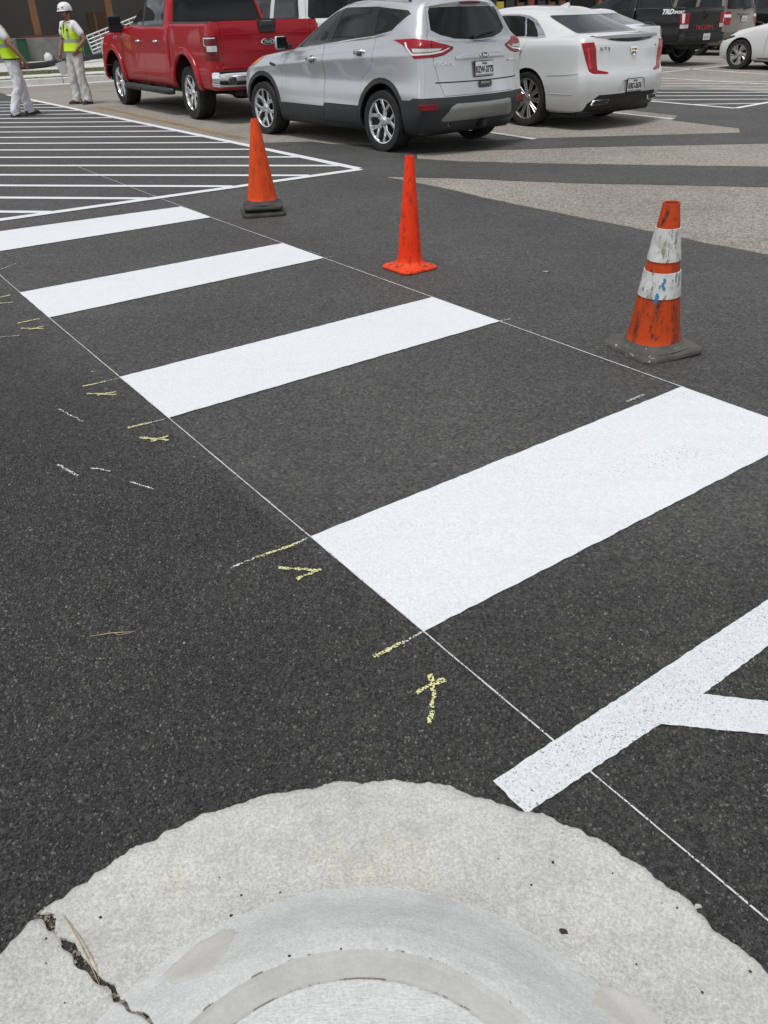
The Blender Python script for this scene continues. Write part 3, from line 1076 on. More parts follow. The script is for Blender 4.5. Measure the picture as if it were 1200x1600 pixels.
def wheel_meshes(key, r, rim, wd, style):
    """tyre / barrel / spokes meshes, axis along +y pointing out, outer face at y=0"""
    if key in WM: return WM[key]
    bm = bmesh.new()
    h = wd
    prof = [(rim * .97, -h + .012), (rim + .006, -h + .004), (r * .9 + rim * .1, -h - .008), (r - .022, -h + .004), (r - .006, -h + .028), (r, -h + .05)]
    for k in range(5):          # tread grooves
        y = -h + .05 + (h - .10) * (k + .5) / 5
        prof += [(r, y - .014), (r - .008, y - .011), (r - .008, y - .005), (r, y - .002)]
    prof += [(r, -.05), (r - .006, -.028), (r - .022, -.004), (r * .9 + rim * .1, .008), (r * .55 + rim * .45, .010), (rim + .012, .002), (rim + .004, -.008), (rim * .97, -.014)]
    b_lathe(bm, prof, 48, 'y')
    bmesh.ops.recalc_face_normals(bm, faces=bm.faces)
    tyre = mesh_bm('tyre', bm, angle=40)
    bm = bmesh.new()
    b_lathe(bm, [(rim * .985, -.012), (rim + .004, -.004), (rim + .003, .003), (rim * .965, .001), (rim * .94, -.012), (rim * .91, -.05), (rim * .88, -.13), (rim * .9, -h + .01), (rim * .98, -h + .008)], 48, 'y')
    bmesh.ops.recalc_face_normals(bm, faces=bm.faces)
    barrel = mesh_bm('barrel', bm, angle=35)
    bm = bmesh.new()

    def spoke(pts, hw, th=0.022, y0=-.02, y1=-.012):
        """flat bar following 2-D points, bevelled"""
        for (a, b), (wa, wb), (ya, yb) in zip(zip(pts[:-1], pts[1:]), zip(hw[:-1], hw[1:]), zip(np.linspace(y0, y1, len(pts))[:-1], np.linspace(y0, y1, len(pts))[1:])):
            a, b = Vector(a), Vector(b)
            t = (b - a).normalized(); nv = Vector((-t.y, t.x))
            rows = []
            for p, w_, y in ((a - t * .001, wa, ya), (b + t * .001, wb, yb)):
                rows.append([bm.verts.new((p.x + nv.x * s * k, yy, p.y + nv.y * s * k)) for s, k, yy in ((-1, w_, y - th), (-1, w_, y - .006), (-1, w_ * .6, y), (1, w_ * .6, y), (1, w_, y - .006), (1, w_, y - th))])
            for q in range(6):
                bm.faces.new((rows[0][q], rows[0][(q + 1) % 6], rows[1][(q + 1) % 6], rows[1][q]))
            bm.faces.new(rows[0][::-1]); bm.faces.new(rows[1])
    pol = lambda rr, a: (rr * math.cos(a), rr * math.sin(a))
    if style == 'y5':
        for k in range(5):
            a = math.pi / 2 + k * 2 * math.pi / 5
            for s in (-1, 1):
                spoke([pol(.045, a + s * .25), pol(rim * .5, a + s * .10), pol(rim * .68, a + s * .22), pol(rim * .965, a + s * .36)], [.028, .022, .023, .022], y0=-.03)
            spoke([pol(rim * .42, a), pol(rim * .62, a)], [.02, .012], y0=-.026, y1=-.03)
    elif style == 'd6':
        for k in range(6):
            a = math.pi / 2 + k * math.pi / 3
            for s in (-1, 1):
                spoke([pol(.05, a + s * .3), pol(rim * .5, a + s * .13), pol(rim * .97, a + s * .19)], [.026, .018, .023], y0=-.035, y1=-.012)
    elif style == 'm10':
        for k in range(10):
            a = math.pi / 2 + k * math.pi / 5
            for s in (-1, 1):
                spoke([pol(.05, a + s * .13), pol(rim * .5, a + s * .115), pol(rim * .97, a + s * .085)], [.013, .012, .015], y0=-.028)
    elif style == 't5':
        for k in range(5):
            a = math.pi / 2 + k * 2 * math.pi / 5
            spoke([pol(.05, a), pol(rim * .55, a + .10), pol(rim * .96, a + .32)], [.030, .034, .058], y0=-.022)
            spoke([pol(.05, a + .6), pol(rim * .6, a + .62), pol(rim * .96, a + .74)], [.012, .012, .02], y0=-.026)
    else:
        for k in range(6):
            a = math.pi / 2 + k * math.pi / 3
            spoke([pol(.05, a), pol(rim * .5, a), pol(rim * .97, a)], [.032, .028, .04], y0=-.03)
    b_lathe(bm, [(.072, -.06), (.072, -.034), (.060, -.022), (.036, -.016), (.034, -.010), (.002, -.008)], 20, 'y')
    bmesh.ops.recalc_face_normals(bm, faces=bm.faces)
    spk = mesh_bm('spokes', bm, angle=30)
    bm = bmesh.new()
    b_lathe(bm, [(.02, -.15), (rim * .86, -.15), (rim * .86, -.10), (.02, -.10)], 28, 'y')
    bmesh.ops.recalc_face_normals(bm, faces=bm.faces)
    nuts = mesh_bm('brake_disc', bm, angle=35)
    WM[key] = (tyre, barrel, spk, nuts)
    return WM[key]


WM = {}


def wheels(parent, key, xs, yo, r, rim, wd, style, m_rim, m_barrel=None, steer=0.0):
    ty, ba, sp, nu = wheel_meshes(key, r, rim, wd, style)
    for x in xs:
        for s in (1, -1):
            w = link('wheel', ba, m_barrel or m_rim, parent)
            w.location = (x, yo * s, r)
            w.rotation_euler = (0, rng.uniform(0, 6), 0 if s > 0 else math.pi)
            link('tyre', ty, MC['tyre'], w)
            link('rim', sp, m_rim, w)
            link('brake_disc', nu, MC['darkmetal'], w)


def wheel_wells(parent, xs, r, yin, yout, m=None):
    for x in xs:
        for s in (1, -1):
            bm = bmesh.new()
            rows = []
            for y in (yin * s, yout * s):
                rows.append([bm.verts.new((x + r * math.cos(a), y, .36 + r * math.sin(a))) for a in np.linspace(.12, math.pi - .12, 20)])
            for k in range(19): bm.faces.new((rows[0][k], rows[0][k + 1], rows[1][k + 1], rows[1][k]))
            bm.faces.new(rows[0])
            link('wheel_well', mesh_bm('wheel_well', bm), m or MC['black'], parent)


def underbody(parent, x0, x1, w, z0, z1):
    bm = bmesh.new()
    b_box(bm, ((x0 + x1) / 2, 0, (z0 + z1) / 2), (x1 - x0, 2 * w, z1 - z0), bevel=.03)
    link('underbody', mesh_bm('underbody', bm), MC['black'], parent)


def door_handle(parent, sh, x, z, sg, m, L=0.20, tilt=0.0):
    hit = sh.side(x, z, sg)
    bm = bmesh.new()
    pts = [(-L / 2, 0, .002), (-L / 2 + .02, 0, .030), (0, 0, .038), (L / 2 - .03, 0, .032), (L / 2, 0, .002)]
    b_tube(bm, pts, [.013, .015, .015, .017, .014], 8)
    for v in bm.verts: v.co.y *= 1.15
    o = stick('door_handle', mesh_bm('door_handle', bm, True), m, parent, hit, 0.0)
    o.matrix_basis = frame_at(hit[0], hit[1], 0.0) @ Matrix.Rotation(tilt, 4, 'Z')
    bm = bmesh.new()
    b_lathe(bm, [(.046, .001), (.040, .0015), (.0, .0018)], 18)
    for v in bm.verts: v.co.x *= 1.2
    c = link('handle_recess', mesh_bm('handle_recess', bm, True), MC['darkrecess'], o)  # flat disc; the cup's shade is put into its dark colour
    return o


def tube_obj(name, pts, r, m, parent, n=8):
    bm = bmesh.new()
    b_tube(bm, pts, r, n)
    return link(name, mesh_bm(name, bm, angle=50), m, parent)


def box_obj(name, c, s, m, parent, bevel=0.01, rot=None, seg=2):
    bm = bmesh.new()
    b_box(bm, c, s, rot, bevel, seg)
    return link(name, mesh_bm(name, bm, angle=35), m, parent)


def side_strip(name, sh, pts, w, m, parent, sg=1, lift=0.003, proj='side'):
    """thin raised moulding following the shell along 2-D points"""
    fine = []
    for a, b in zip(pts[:-1], pts[1:]):
        k = max(2, int(math.hypot(b[0] - a[0], b[1] - a[1]) / .05))
        fine += [(a[0] + (b[0] - a[0]) * j / k, a[1] + (b[1] - a[1]) * j / k) for j in range(k)]
    fine.append(pts[-1])
    V, F = [], []
    for i, p in enumerate(fine):
        q0, q1 = fine[max(0, i - 1)], fine[min(len(fine) - 1, i + 1)]
        t = Vector((q1[0] - q0[0], q1[1] - q0[1])).normalized()
        n2 = (-t.y, t.x)
        for s, l in ((1, 0), (.7, lift), (-.7, lift), (-1, 0)):
            u, v = p[0] + n2[0] * w / 2 * s, p[1] + n2[1] * w / 2 * s
            loc, n = sh.side(u, v, sg) if proj == 'side' else sh.rear(u, v) if proj == 'rear' else sh.top(u, v)
            V.append(loc + n * (l + .0006))
        if i:
            b = 4 * i
            for j in range(3): F.append((b - 4 + j, b - 3 + j, b + 1 + j, b + j))
    bm = bmesh.new()
    vv = [bm.verts.new(v) for v in V]
    for f in F: bm.faces.new([vv[k] for k in f])
    bmesh.ops.recalc_face_normals(bm, faces=bm.faces)
    if bm.faces and (bm.faces[:][0].normal.dot(sh.normal(V[0])) < 0): bmesh.ops.reverse_faces(bm, faces=bm.faces)
    return link(name, mesh_bm(name, bm, True), m, parent)


# vehicle materials
def paint_mat(name, col, metal=0.0, rough=0.35, dirt=0.12, flake=0.0, coat=1.0, spec=.5):
    t = NT(name)
    f = t.noise(1.5, 4)
    c = t.mix(f, [x * .96 for x in col], [min(1, x * 1.03) for x in col])
    if flake:
        v = t.voro(900, 'F1', 'Color')
        c = t.mix(flake, c, t.mix(0.5, c, v), 'MIX')
    z = t.xyz()[2]
    low = t.math('MULTIPLY', t.rng(z, 0.75, 0.25), t.rng(t.noise(7, 6, .7), .35, .7))
    film = t.rng(t.noise(3, 6, .65), .5, .85, 0, .35)
    d = t.math('MULTIPLY', t.math('ADD', low, film), dirt)
    c = t.mix(d, c, (0.30, 0.28, 0.25))
    t.set(Base_Color=c, Metallic=metal, Roughness=rough, Coat_Weight=coat, Coat_IOR=1.45, Specular_IOR_Level=spec)
    t.set(Coat_Roughness=t.math('ADD', t.math('MULTIPLY', d, .8), .025))
    return t.m


def glass_mat(name, col=(0.006, 0.007, 0.008), rough=0.02, alpha=1.0):
    t = NT(name)
    t.set(Base_Color=col, Roughness=t.rng(t.noise(4, 5), .3, .8, rough, rough + .03), Specular_IOR_Level=0.42)
    if alpha < 1:
        t.p.inputs['Alpha'].default_value = alpha
    return t.m


def rubber_mat():
    t = NT('tyre_rubber')
    c = t.mix(t.rng(t.noise(14, 5, .7), .35, .75), (0.013, 0.013, 0.013), (0.038, 0.036, 0.033))
    t.set(Base_Color=c, Roughness=.75, Specular_IOR_Level=.35)
    t.bump(t.noise(90, 3), .15, .003)
    return t.m


def lamp_mat(name, col, rough=.12):
    t = NT(name)
    v = t.voro(95, 'F1', 'Distance', rnd=.2)
    c = t.mix(t.rng(v, .0, .7), [x * .55 for x in col], [min(1, x * 1.15) for x in col])
    t.set(Base_Color=c, Roughness=.35, Coat_Weight=.45, Coat_Roughness=.05, Specular_IOR_Level=.25)
    t.bump(v, .2, .004)
    return t.m


MC = dict(black=M('black_plastic', (0.012, 0.012, 0.013), .55, var=.3), tyre=rubber_mat(), darkmetal=M('dark_metal', (0.03, 0.03, 0.032), .45, .6, var=.3),
          trim=M('charcoal_cladding', (0.026, 0.029, 0.032), .55, var=.12, bump=.15, bscale=500), gloss=glass_mat('gloss_black', (0.008, 0.008, 0.009), .06),
          chrome=M('chrome', (0.82, 0.83, 0.85), .08, 1.0, var=.04, rvar=.03), alloy=M('polished_alloy', (0.74, 0.75, 0.77), .20, 1.0, var=.06, rvar=.05),
          greyalloy=M('grey_alloy', (0.42, 0.41, 0.40), .30, .9, var=.1), darkalloy=M('dark_alloy', (0.16, 0.16, 0.165), .35, .8, var=.1),
          glass=glass_mat('tinted_glass'), glassg=glass_mat('grey_glass', (0.012, 0.015, 0.017)), surround=M('window_rubber', (0.010, 0.010, 0.011), .35), plate=M('plate_white', (0.72, 0.73, 0.74), .4, var=.05),
          navy=M('navy_print', (0.01, 0.015, 0.06), .5), greyplastic=M('grey_plastic', (0.22, 0.22, 0.215), .5), skid=M('satin_grey_skid', (0.27, 0.275, 0.27), .42, .3, var=.08),
          red=lamp_mat('red_lens', (0.30, 0.004, 0.012)), darkred=lamp_mat('dark_red_lens', (0.13, 0.004, 0.010)), clear=lamp_mat('clear_lens', (0.62, 0.63, 0.64)),
          whitelens=M('white_light_guide', (0.80, 0.78, 0.78), .2, var=.04, coat=1), amber=lamp_mat('amber_lens', (0.62, 0.27, 0.09)),
          reflector=lamp_mat('red_reflector', (0.20, 0.005, 0.012)), darkrecess=M('shadow_recess', (0.10, 0.105, 0.11), .5, .3), seat=M('seat_fabric', (0.05, 0.05, 0.052), .9),
          blueoval=M('blue_badge', (0.006, 0.012, 0.05), .2, coat=1), steel=M('bare_steel', (0.35, 0.35, 0.36), .35, .9))


def clear_glass(name, tint, f=.12):
    """see-through window pane: tinted transparency plus mirror reflection by Fresnel"""
    t = NT(name)
    tr = t.n.new('ShaderNodeBsdfTransparent'); tr.inputs[0].default_value = (*tint, 1)
    gl = t.n.new('ShaderNodeBsdfGlossy'); gl.inputs['Roughness'].default_value = .015
    fr = t.n.new('ShaderNodeFresnel'); fr.inputs['IOR'].default_value = 1.5
    mx = t.n.new('ShaderNodeMixShader')
    t.l.new(fr.outputs[0], mx.inputs[0]); t.l.new(tr.outputs[0], mx.inputs[1]); t.l.new(gl.outputs[0], mx.inputs[2])
    t.l.new(mx.outputs[0], t.out.inputs['Surface'])
    return t.m


MC['clearglass'] = clear_glass('clear_side_glass', (0.62, 0.70, 0.68))


def oval_badge(parent, hit, w, name='oval_badge', text='Ford'):
    bm = bmesh.new()
    b_lathe(bm, [(.5, 0), (.5, .030), (.46, .045), (.43, .040)], 32)
    for v in bm.verts: v.co = Vector((v.co.x * w, v.co.y * w * .40, v.co.z * w))
    o = stick(name, mesh_bm(name, bm, angle=40), MC['chrome'], parent, hit, .001)
    bm = bmesh.new()
    b_lathe(bm, [(.44, .036), (.30, .046), (.001, .050)], 32)
    for v in bm.verts: v.co = Vector((v.co.x * w, v.co.y * w * .40, v.co.z * w))
    link('badge_field', mesh_bm('badge_field', bm, True), MC['blueoval'], o)
    t = text_mesh(text, w * .30, .0015, .95, shear=.25, bold=.0006)
    q = link('badge_script', t, MC['chrome'], o); q.location = (0, 0, w * .052)
    return o

# ================================================================ vehicles
def mirror_poly(p): return [(-a, b) for a, b in p][::-1]


def hood_seam(sh, parent, pts):
    for sg in (1, -1):
        side_strip('bonnet_gap', sh, [(x, y * sg) for x, y in pts], .008, MC['black'], parent, lift=.0004, proj='top')


def build_body(root, sh, sp):
    """cut a shell into panels following a spec"""
    bm = sh.bm
    paint = sp['paint']
    ax, az, aR, aT, aM = sp['arch']
    for sg, sel in SIDES:
        for x in ax:
            cutout(bm, circle_poly(x, az, aR, 30), 'side', sel).free()
            if aT:
                panel('wheel_arch_trim', cutout(bm, circle_poly(x, az, aT, 30), 'side', lambda c, n, s=sel: s(c, n)), sh, aM, root, .03, 0, .004, bulge=sp.get('arch_bulge'))
    for name, proj, poly, sel, m, off in sp.get('early', ()):
        panel(name, cutout(bm, poly, proj, sel), sh, m, root, .02, .001, off)
    # windows
    for sg, sel in SIDES:
        if 'dlo' in sp:
            g = cutout(bm, sp['dlo'], 'side', lambda c, n, s=sel: s(c, n) and abs(n.y) > .3)
            for poly, m in sp['panes']:
                panel('side_window', cutout(g, poly, 'side', lambda c, n: True), sh, m, root, .006, .0, -.004)
            panel('window_surround', g, sh, sp.get('dlo_mat', MC['surround']), root, .012, .0, -.001)
    if 'windscreen' in sp:
        panel('windscreen', cutout(bm, sp['windscreen'], 'rear', lambda c, n: c.x > sp['ws_x'] and n.x > .2), sh, sp.get('ws_mat', MC['glassg']), root, .01, .0, -.003)
    if 'backlight' in sp and 'gate' not in sp:
        g = cutout(bm, sp['backlight'], 'rear', lambda c, n: c.x < sp['bl_x'] and n.x < -.15)
        panel('rear_window', g, sh, sp.get('bl_mat', MC['glass']), root, .01, .0, -.003)
    # lamps
    for name, pr, poly, subs, m, off in sp.get('lamps', ()):
        for s, pj in ((1, pr + 'L'), (-1, pr + 'R')):
            g = cutout(bm, poly, pj, lambda c, n, s=s: c.y * s > .12)
            if not len(g.faces): continue
            made = []
            for sn, spoly, sm in subs:
                made.append((sn, cutout(g, spoly, pj, lambda c, n: True), sm))
            L = panel(name, g, sh, m, root, .02, .002, off)
            for sn, sb, sm in made: panel(sn, sb, sh, sm, L or root, .012, .0005, off + .001)
    # tailgate with its own window
    if 'gate' in sp:
        g = cutout(bm, sp['gate'], 'rear', lambda c, n: c.x < sp['gate_x'] and n.x < -.15)
        wnd = cutout(g, sp['backlight'], 'rear', lambda c, n: True) if 'backlight' in sp else None
        G = panel('tailgate', g, sh, sp.get('gate_mat', paint), root, .02, .005)
        if wnd: panel('rear_window', wnd, sh, sp.get('bl_mat', MC['glass']), root, .01, .0, -.003)
        sp['gate_obj'] = G
    # doors
    for sg, sel in SIDES:
        for poly, cz, hx, hz, hm in sp.get('doors', ()):
            g = cutout(bm, poly, 'side', lambda c, n, s=sel: s(c, n) and abs(n.y) > .25)
            cl = cutout(g, [(-5, -1), (9, -1), (9, cz), (-5, cz)], 'side', lambda c, n: True) if cz else None
            D = panel('door', g, sh, paint, root, .02, .004)
            if D is None: continue
            if cl: panel('door_cladding', cl, sh, sp['clad_mat'], D, .02, .003, .006)
            if hm:
                h = door_handle(root, sh, hx, hz, sg, hm, tilt=sp.get('htilt', 0) * (1 if sg < 0 else -1))
                h.parent = D
    for name, proj, poly, sel, m, off in sp.get('late', ()):
        panel(name, cutout(bm, poly, proj, sel), sh, m, root, .02, .001, off)
    for sg in (1, -1):
        for name, pts, w, m in sp.get('strips', ()):
            side_strip(name, sh, pts, w, m, root, sg)
    panel('body', bm, sh, paint, root, .025, .0)


def door_mirror(root, x, y, z, m_shell, size=(.11, .20, .15), sg=1):
    for sg in (1, -1):
        bm = bmesh.new()
        b_box(bm, (0, 0, 0), size, bevel=.04, seg=3)
        for v in bm.verts:
            if v.co.x > 0: v.co.y *= .8; v.co.z *= .82
        o = link('door_mirror', mesh_bm('door_mirror', bm, True), m_shell, root)
        o.location = (x, (y + size[1] / 2 + .01) * sg, z)
        bm = bmesh.new()
        b_tube(bm, [(0, -(size[1] / 2 + .08) * sg, -.05), (0, -size[1] * .3 * sg, -.04)], [.035, .03], 8)
        link('mirror_arm', mesh_bm('mirror_arm', bm, True), MC['black'], o)
        bm = bmesh.new()
        b_box(bm, (-size[0] / 2 - .001, 0, 0), (.004, size[1] * .9, size[2] * .88), bevel=.0015)
        link('mirror_glass', mesh_bm('mirror_glass', bm), MC['glassg'], o)


def cabin(root, x_front, x_rear, zf, w=.62, wheel_x=None, wheel_z=.95, hz=1.02):
    """seats, dash and steering wheel inside"""
    box_obj('cabin_floor', ((x_front + x_rear) / 2, 0, zf), (x_front - x_rear, 2 * w, .05), MC['black'], root, 0)
    for x in (x_front - 1.0, x_front - 1.85):
        for y in (-.36, .36):
            box_obj('seat_back', (x - .25, y, zf + .42), (.14, .46, .62), MC['seat'], root, .05, Matrix.Rotation(-.2, 3, 'Y'))
            box_obj('seat_cushion', (x, y, zf + .16), (.5, .48, .16), MC['seat'], root, .05)
            box_obj('head_rest', (x - .33, y, zf + .82), (.09, .24, .17), MC['seat'], root, .03)
    box_obj('dashboard', (x_front - .25, 0, hz - .12), (.4, 2 * w, .2), MC['seat'], root, .06)
    bm = bmesh.new()
    b_lathe(bm, [(.17, 0), (.185, .014), (.2, 0), (.185, -.014), (.17, 0)], 24)
    b_box(bm, (0, 0, 0), (.36, .035, .015))
    b_box(bm, (0, 0, 0), (.10, .10, .03), bevel=.01)
    o = link('steering_wheel', mesh_bm('steering_wheel', bm, angle=40), MC['black'], root)
    o.location = (x_front - .62, .36, hz - .02)
    o.rotation_euler = (0, rad(-65), 0)


# ---------------------------------------------------------------- silver SUV
def silver_suv():
    root = thing('silver_suv', 'silver compact SUV parked between the red pickup and the white sedan', 'car', (0.766, 11.29, 0), rad(129.6), 0.967)
    paint = paint_mat('silver_paint', (0.55, 0.57, 0.59), .6, .30, .07, .05)
    zc = [(3.4, .84), (2.3, .93), (1.2, 1.02), (.1, 1.10), (-.5, 1.155), (-.9, 1.17)]
    zb = [(3.4, .93), (2.9, 1.0), (2.3, 1.065), (1.15, 1.165), (.2, 1.245), (-.2, 1.285), (-.45, 1.305), (-.60, 1.27), (-.74, 1.19)]
    R = [ring(-.66, 3.30, (.78, .82, .76), .22, .14, .25, .12, .2),
         ring(-.78, 3.45, (.85, .885, .82), .265, .14, .25, .12, .2),
         ring(-.90, 3.56, (.895, .915, .87), .44, .15, .28, .12, .2),
         ring(-.925, 3.58, (.90, .905, .88), .53, .15, .28, .12, .2),
         ring(-.90, 3.56, (.905, .895, .885), .66, .15, .28, .12, .2),
         ring(-.875, 3.54, (.89, .875, .87), .80, .14, .28, .12, .2),
         ring(-.83, 3.48, (.885, .928, .868), zc, .13, .28, .12, .2),
         ring(-.83, 3.44, (.868, .905, .848), [(x, z + .022) for x, z in zc], .13, .28, .12, .2),
         ring(-.735, 3.30, (.80, .875, .76), zb, .12, .28, .12, .2, cf=.03),
         ring(-.725, 2.42, (.79, .86, .66), [(2.5, 1.10), (2.2, 1.10), (1.15, 1.18), (.2, 1.26), (-.2, 1.30), (-.45, 1.32), (-.60, 1.285), (-.74, 1.205)], .12, .22, .12, .10, cf=.02),
         ring(-.60, 1.42, (.66, .745, .62), [(1.6, 1.48), (1.2, 1.53), (.9, 1.575), (.1, 1.59), (-.35, 1.55), (-.8, 1.53)], .12, .16, .12, .08, cf=.04),
         ring(-.57, 1.20, (.58, .665, .55), [(1.4, 1.57), (.9, 1.62), (.3, 1.645), (-.5, 1.60)], .12, .12, .1, .08, cf=.03, cr=.02),
         ring(-.54, 1.08, (.34, .36, .3), [(1.2, 1.63), (.3, 1.68), (-.55, 1.635)], .05, .06, .06, .05),
         ring(-.50, 1.00, (.01, .01, .01), [(1.2, 1.64), (.3, 1.69), (-.55, 1.64)], 0, 0, .001, .001)]
    sh = Shell(R, [2, 3, 2, 3, 3, 4, 2, 3, 2, 6, 3, 3, 2], sharp=(6, 7, 8, 9))
    dlo = [(2.20, 1.09), (1.16, 1.18), (.15, 1.265), (-.14, 1.315), (-.36, 1.485), (-.30, 1.525), (.2, 1.572), (.85, 1.572), (1.15, 1.525), (1.55, 1.385), (2.0, 1.175)]
    pf = round_poly([(1.98, 1.125), (1.225, 1.19), (1.03, 1.545), (1.16, 1.50), (1.55, 1.355)], .025)
    pr = round_poly([(1.06, 1.205), (.335, 1.268), (.265, 1.555), (.88, 1.555)], .025)
    pq = round_poly([(.16, 1.285), (-.10, 1.32), (-.30, 1.485), (-.24, 1.515), (.145, 1.55)], .02)
    lamp = [(.66, 1.232), (.50, 1.185), (.40, 1.13), (.29, 1.042), (.0, 1.05), (-.20, 1.075), (-.33, 1.125), (-.35, 1.145), (-.25, 1.17), (.0, 1.215), (.3, 1.245)]
    subs = [('light_guide', [(.455, 1.205), (.44, 1.165), (.33, 1.075), (.02, 1.080), (-.16, 1.098), (-.28, 1.135), (-.29, 1.148), (-.175, 1.118), (.02, 1.10), (.315, 1.095), (.405, 1.16), (.425, 1.205)], MC['whitelens']),
            ('reversing_lens', [(.31, 1.105), (.03, 1.108), (-.12, 1.118), (-.16, 1.14), (.0, 1.142), (.33, 1.145)], MC['clear']),
            ('lamp_divider', [(.012, 1.0), (.003, 1.0), (.003, 1.3), (.012, 1.3)], MC['black'])]
    gate = [(-.60, .645), (.60, .645), (.66, .80), (.715, 1.05), (.735, 1.22), (.655, 1.33), (.60, 1.54), (.55, 1.575), (-.55, 1.575), (-.60, 1.54), (-.655, 1.33), (-.735, 1.22), (-.715, 1.05), (-.66, .80)]
    bl = [(0, 1.215), (.32, 1.232), (.52, 1.275), (.62, 1.325), (.575, 1.50), (.54, 1.545), (-.54, 1.545), (-.575, 1.50), (-.62, 1.325), (-.52, 1.275), (-.32, 1.232)]
    sp = dict(paint=paint, arch=((0, 2.69), .36, .415, .475, MC['trim']), clad_mat=MC['trim'], ws_x=.9, gate_x=-.2,
              windscreen=[(-.60, 1.15), (.60, 1.15), (.52, 1.54), (-.52, 1.54)], ws_mat=MC['clearglass'],
              dlo=dlo, panes=[(pf, MC['clearglass']), (pr, MC['glass']), (pq, MC['glass'])],
              lamps=[('tail_lamp', 'diag', lamp, subs, MC['red'], .006), ('headlamp', 'fdiag', [(2.95, .80), (2.02, .92), (1.95, 1.0), (2.55, .93), (2.98, .87)], [], MC['amber'], .004)],
              gate=gate, backlight=bl,
              doors=[([(2.215, .285), (1.20, .285), (1.165, 1.0), (1.15, 1.172), (2.18, 1.085)], .455, 1.39, 1.005, MC['chrome']),
                     ([(1.19, .285), (.40, .285), (.40, .60), (.40, .80), (.20, .93), (.135, 1.05), (.125, 1.255), (1.14, 1.172), (1.155, 1.0)], .50, .385, 1.09, MC['chrome'])],
              htilt=rad(-5),
              late=[('rear_bumper', 'side', [(-1.2, .1), (-.30, .1), (-.30, .605), (-.55, .61), (-.60, .635), (-1.2, .635)], lambda c, n: c.x < -.3, MC['trim'], .008),
                    ('sill', 'side', [(.3, .1), (2.4, .1), (2.4, .45), (.3, .50)], lambda c, n: abs(c.y) > .6, MC['trim'], .004),
                    ('front_bumper', 'side', [(3.0, .1), (4, .1), (4, .48), (3.0, .48)], lambda c, n: True, MC['trim'], .004)],
              strips=[('belt_moulding', [(2.05, 1.115), (1.16, 1.18), (.15, 1.265), (-.14, 1.318), (-.35, 1.478)], .014, MC['chrome'])])
    build_body(root, sh, sp)
    G = sp['gate_obj']
    # tailgate details
    side_strip('tailgate_gap', sh, [(-.70, .79), (0, .785), (.70, .79)], .014, MC['black'], G, proj='rear', lift=.0008)
    for y in (-.735,): pass
    grab = bmesh.new()
    V = []
    for i in range(13):
        y = -.42 + .84 * i / 12
        e = 1 - abs(y / .42) ** 4
        loc, n = sh.rear(y, 1.045)
        hgt = .030 * max(.12, e)
        for dz, dx in ((-.030, .0), (-.028, .026), (.0, .032), (.030 * e + .006, .016), (.036 * e + .008, .0)):
            V.append(grab.verts.new((loc.x - dx * (.35 + .65 * e), y, 1.042 + dz)))
    for i in range(12):
        for j in range(4): grab.faces.new((V[i * 5 + j], V[i * 5 + j + 1], V[i * 5 + 6 + j], V[i * 5 + 5 + j]))
    bmesh.ops.recalc_face_normals(grab, faces=grab.faces)
    link('plate_garnish', mesh_bm('plate_garnish', grab, angle=60), paint, G)
    h = sh.rear(0, 1.05)
    oval_badge(G, (h[0] + Vector((-.034, 0, 0)), Vector((-1, 0, .1)).normalized()), .155)
    licence_plate(G, (sh.rear(0, .91)[0] + Vector((-.012, 0, 0)), Vector((-1, 0, .08)).normalized()), 'RZW-3775', 'TEXAS')
    stick('model_badge', text_mesh('ESCAPE', .055, .004, 1.25, xscale=1.2), MC['chrome'], G, sh.rear(.585, .985), .003)
    stick('trim_badge', text_mesh('TITANIUM', .034, .004, 1.05), MC['chrome'], G, sh.rear(-.565, .975), .003)
    bm = bmesh.new(); b_box(bm, (0, 0, .002), (.22, .075, .01), bevel=.02)
    rec = stick('gate_handle', mesh_bm('gate_handle', bm, angle=40), MC['darkrecess'], G, sh.rear(-.02, .745), 0)
    bm = bmesh.new(); b_box(bm, (0, .012, .012), (.16, .03, .016), bevel=.007)
    link('handle_grip', mesh_bm('handle_grip', bm, angle=40), MC['greyplastic'], rec)
    # wiper
    p0, p1, p2 = sh.rear(.06, 1.225), sh.rear(-.10, 1.262), sh.rear(-.36, 1.285)
    q = sh.rear(-.33, 1.262)
    tube_obj('wiper_arm', [p0[0] + p0[1] * .03, p1[0] + p1[1] * .035, p2[0] + p2[1] * .02], [.022, .02, .009], MC['black'], G)
    tube_obj('wiper_blade', [sh.rear(-.02, 1.245)[0] + Vector((-.012, 0, 0)), p2[0] + p2[1] * .012, ], .008, MC['black'], G, 6)
    # roof spoiler with third brake lamp
    bm = bmesh.new(); V = []
    for i in range(15):
        y = -.60 + 1.2 * i / 14
        e = (y / .60) ** 2
        xr_ = -.615 + .16 * e
        zt = 1.635 - .055 * e
        for x, z in ((xr_ + .26, zt + .006), (xr_ + .03, zt - .014), (xr_, zt - .03), (xr_ + .012, zt - .062), (xr_ + .10, zt - .07)):
            V.append(bm.verts.new((x, y, z)))
    for i in range(14):
        for j in range(4): bm.faces.new((V[i * 5 + j], V[i * 5 + 5 + j], V[i * 5 + 6 + j], V[i * 5 + j + 1]))
    bmesh.ops.recalc_face_normals(bm, faces=bm.faces)
    S = link('roof_spoiler', mesh_bm('roof_spoiler', bm, angle=50), paint, root)
    box_obj('brake_lamp', (-.612, 0, 1.588), (.012, .33, .026), MC['darkred'], S, .004)
    for sg in (1, -1):
        tube_obj('roof_rail', [(-.25, .615 * sg, 1.615), (-.18, .625 * sg, 1.655), (.2, .64 * sg, 1.69), (.75, .625 * sg, 1.675), (.98, .605 * sg, 1.625)], [.012, .017, .017, .017, .012], MC['black'], root)
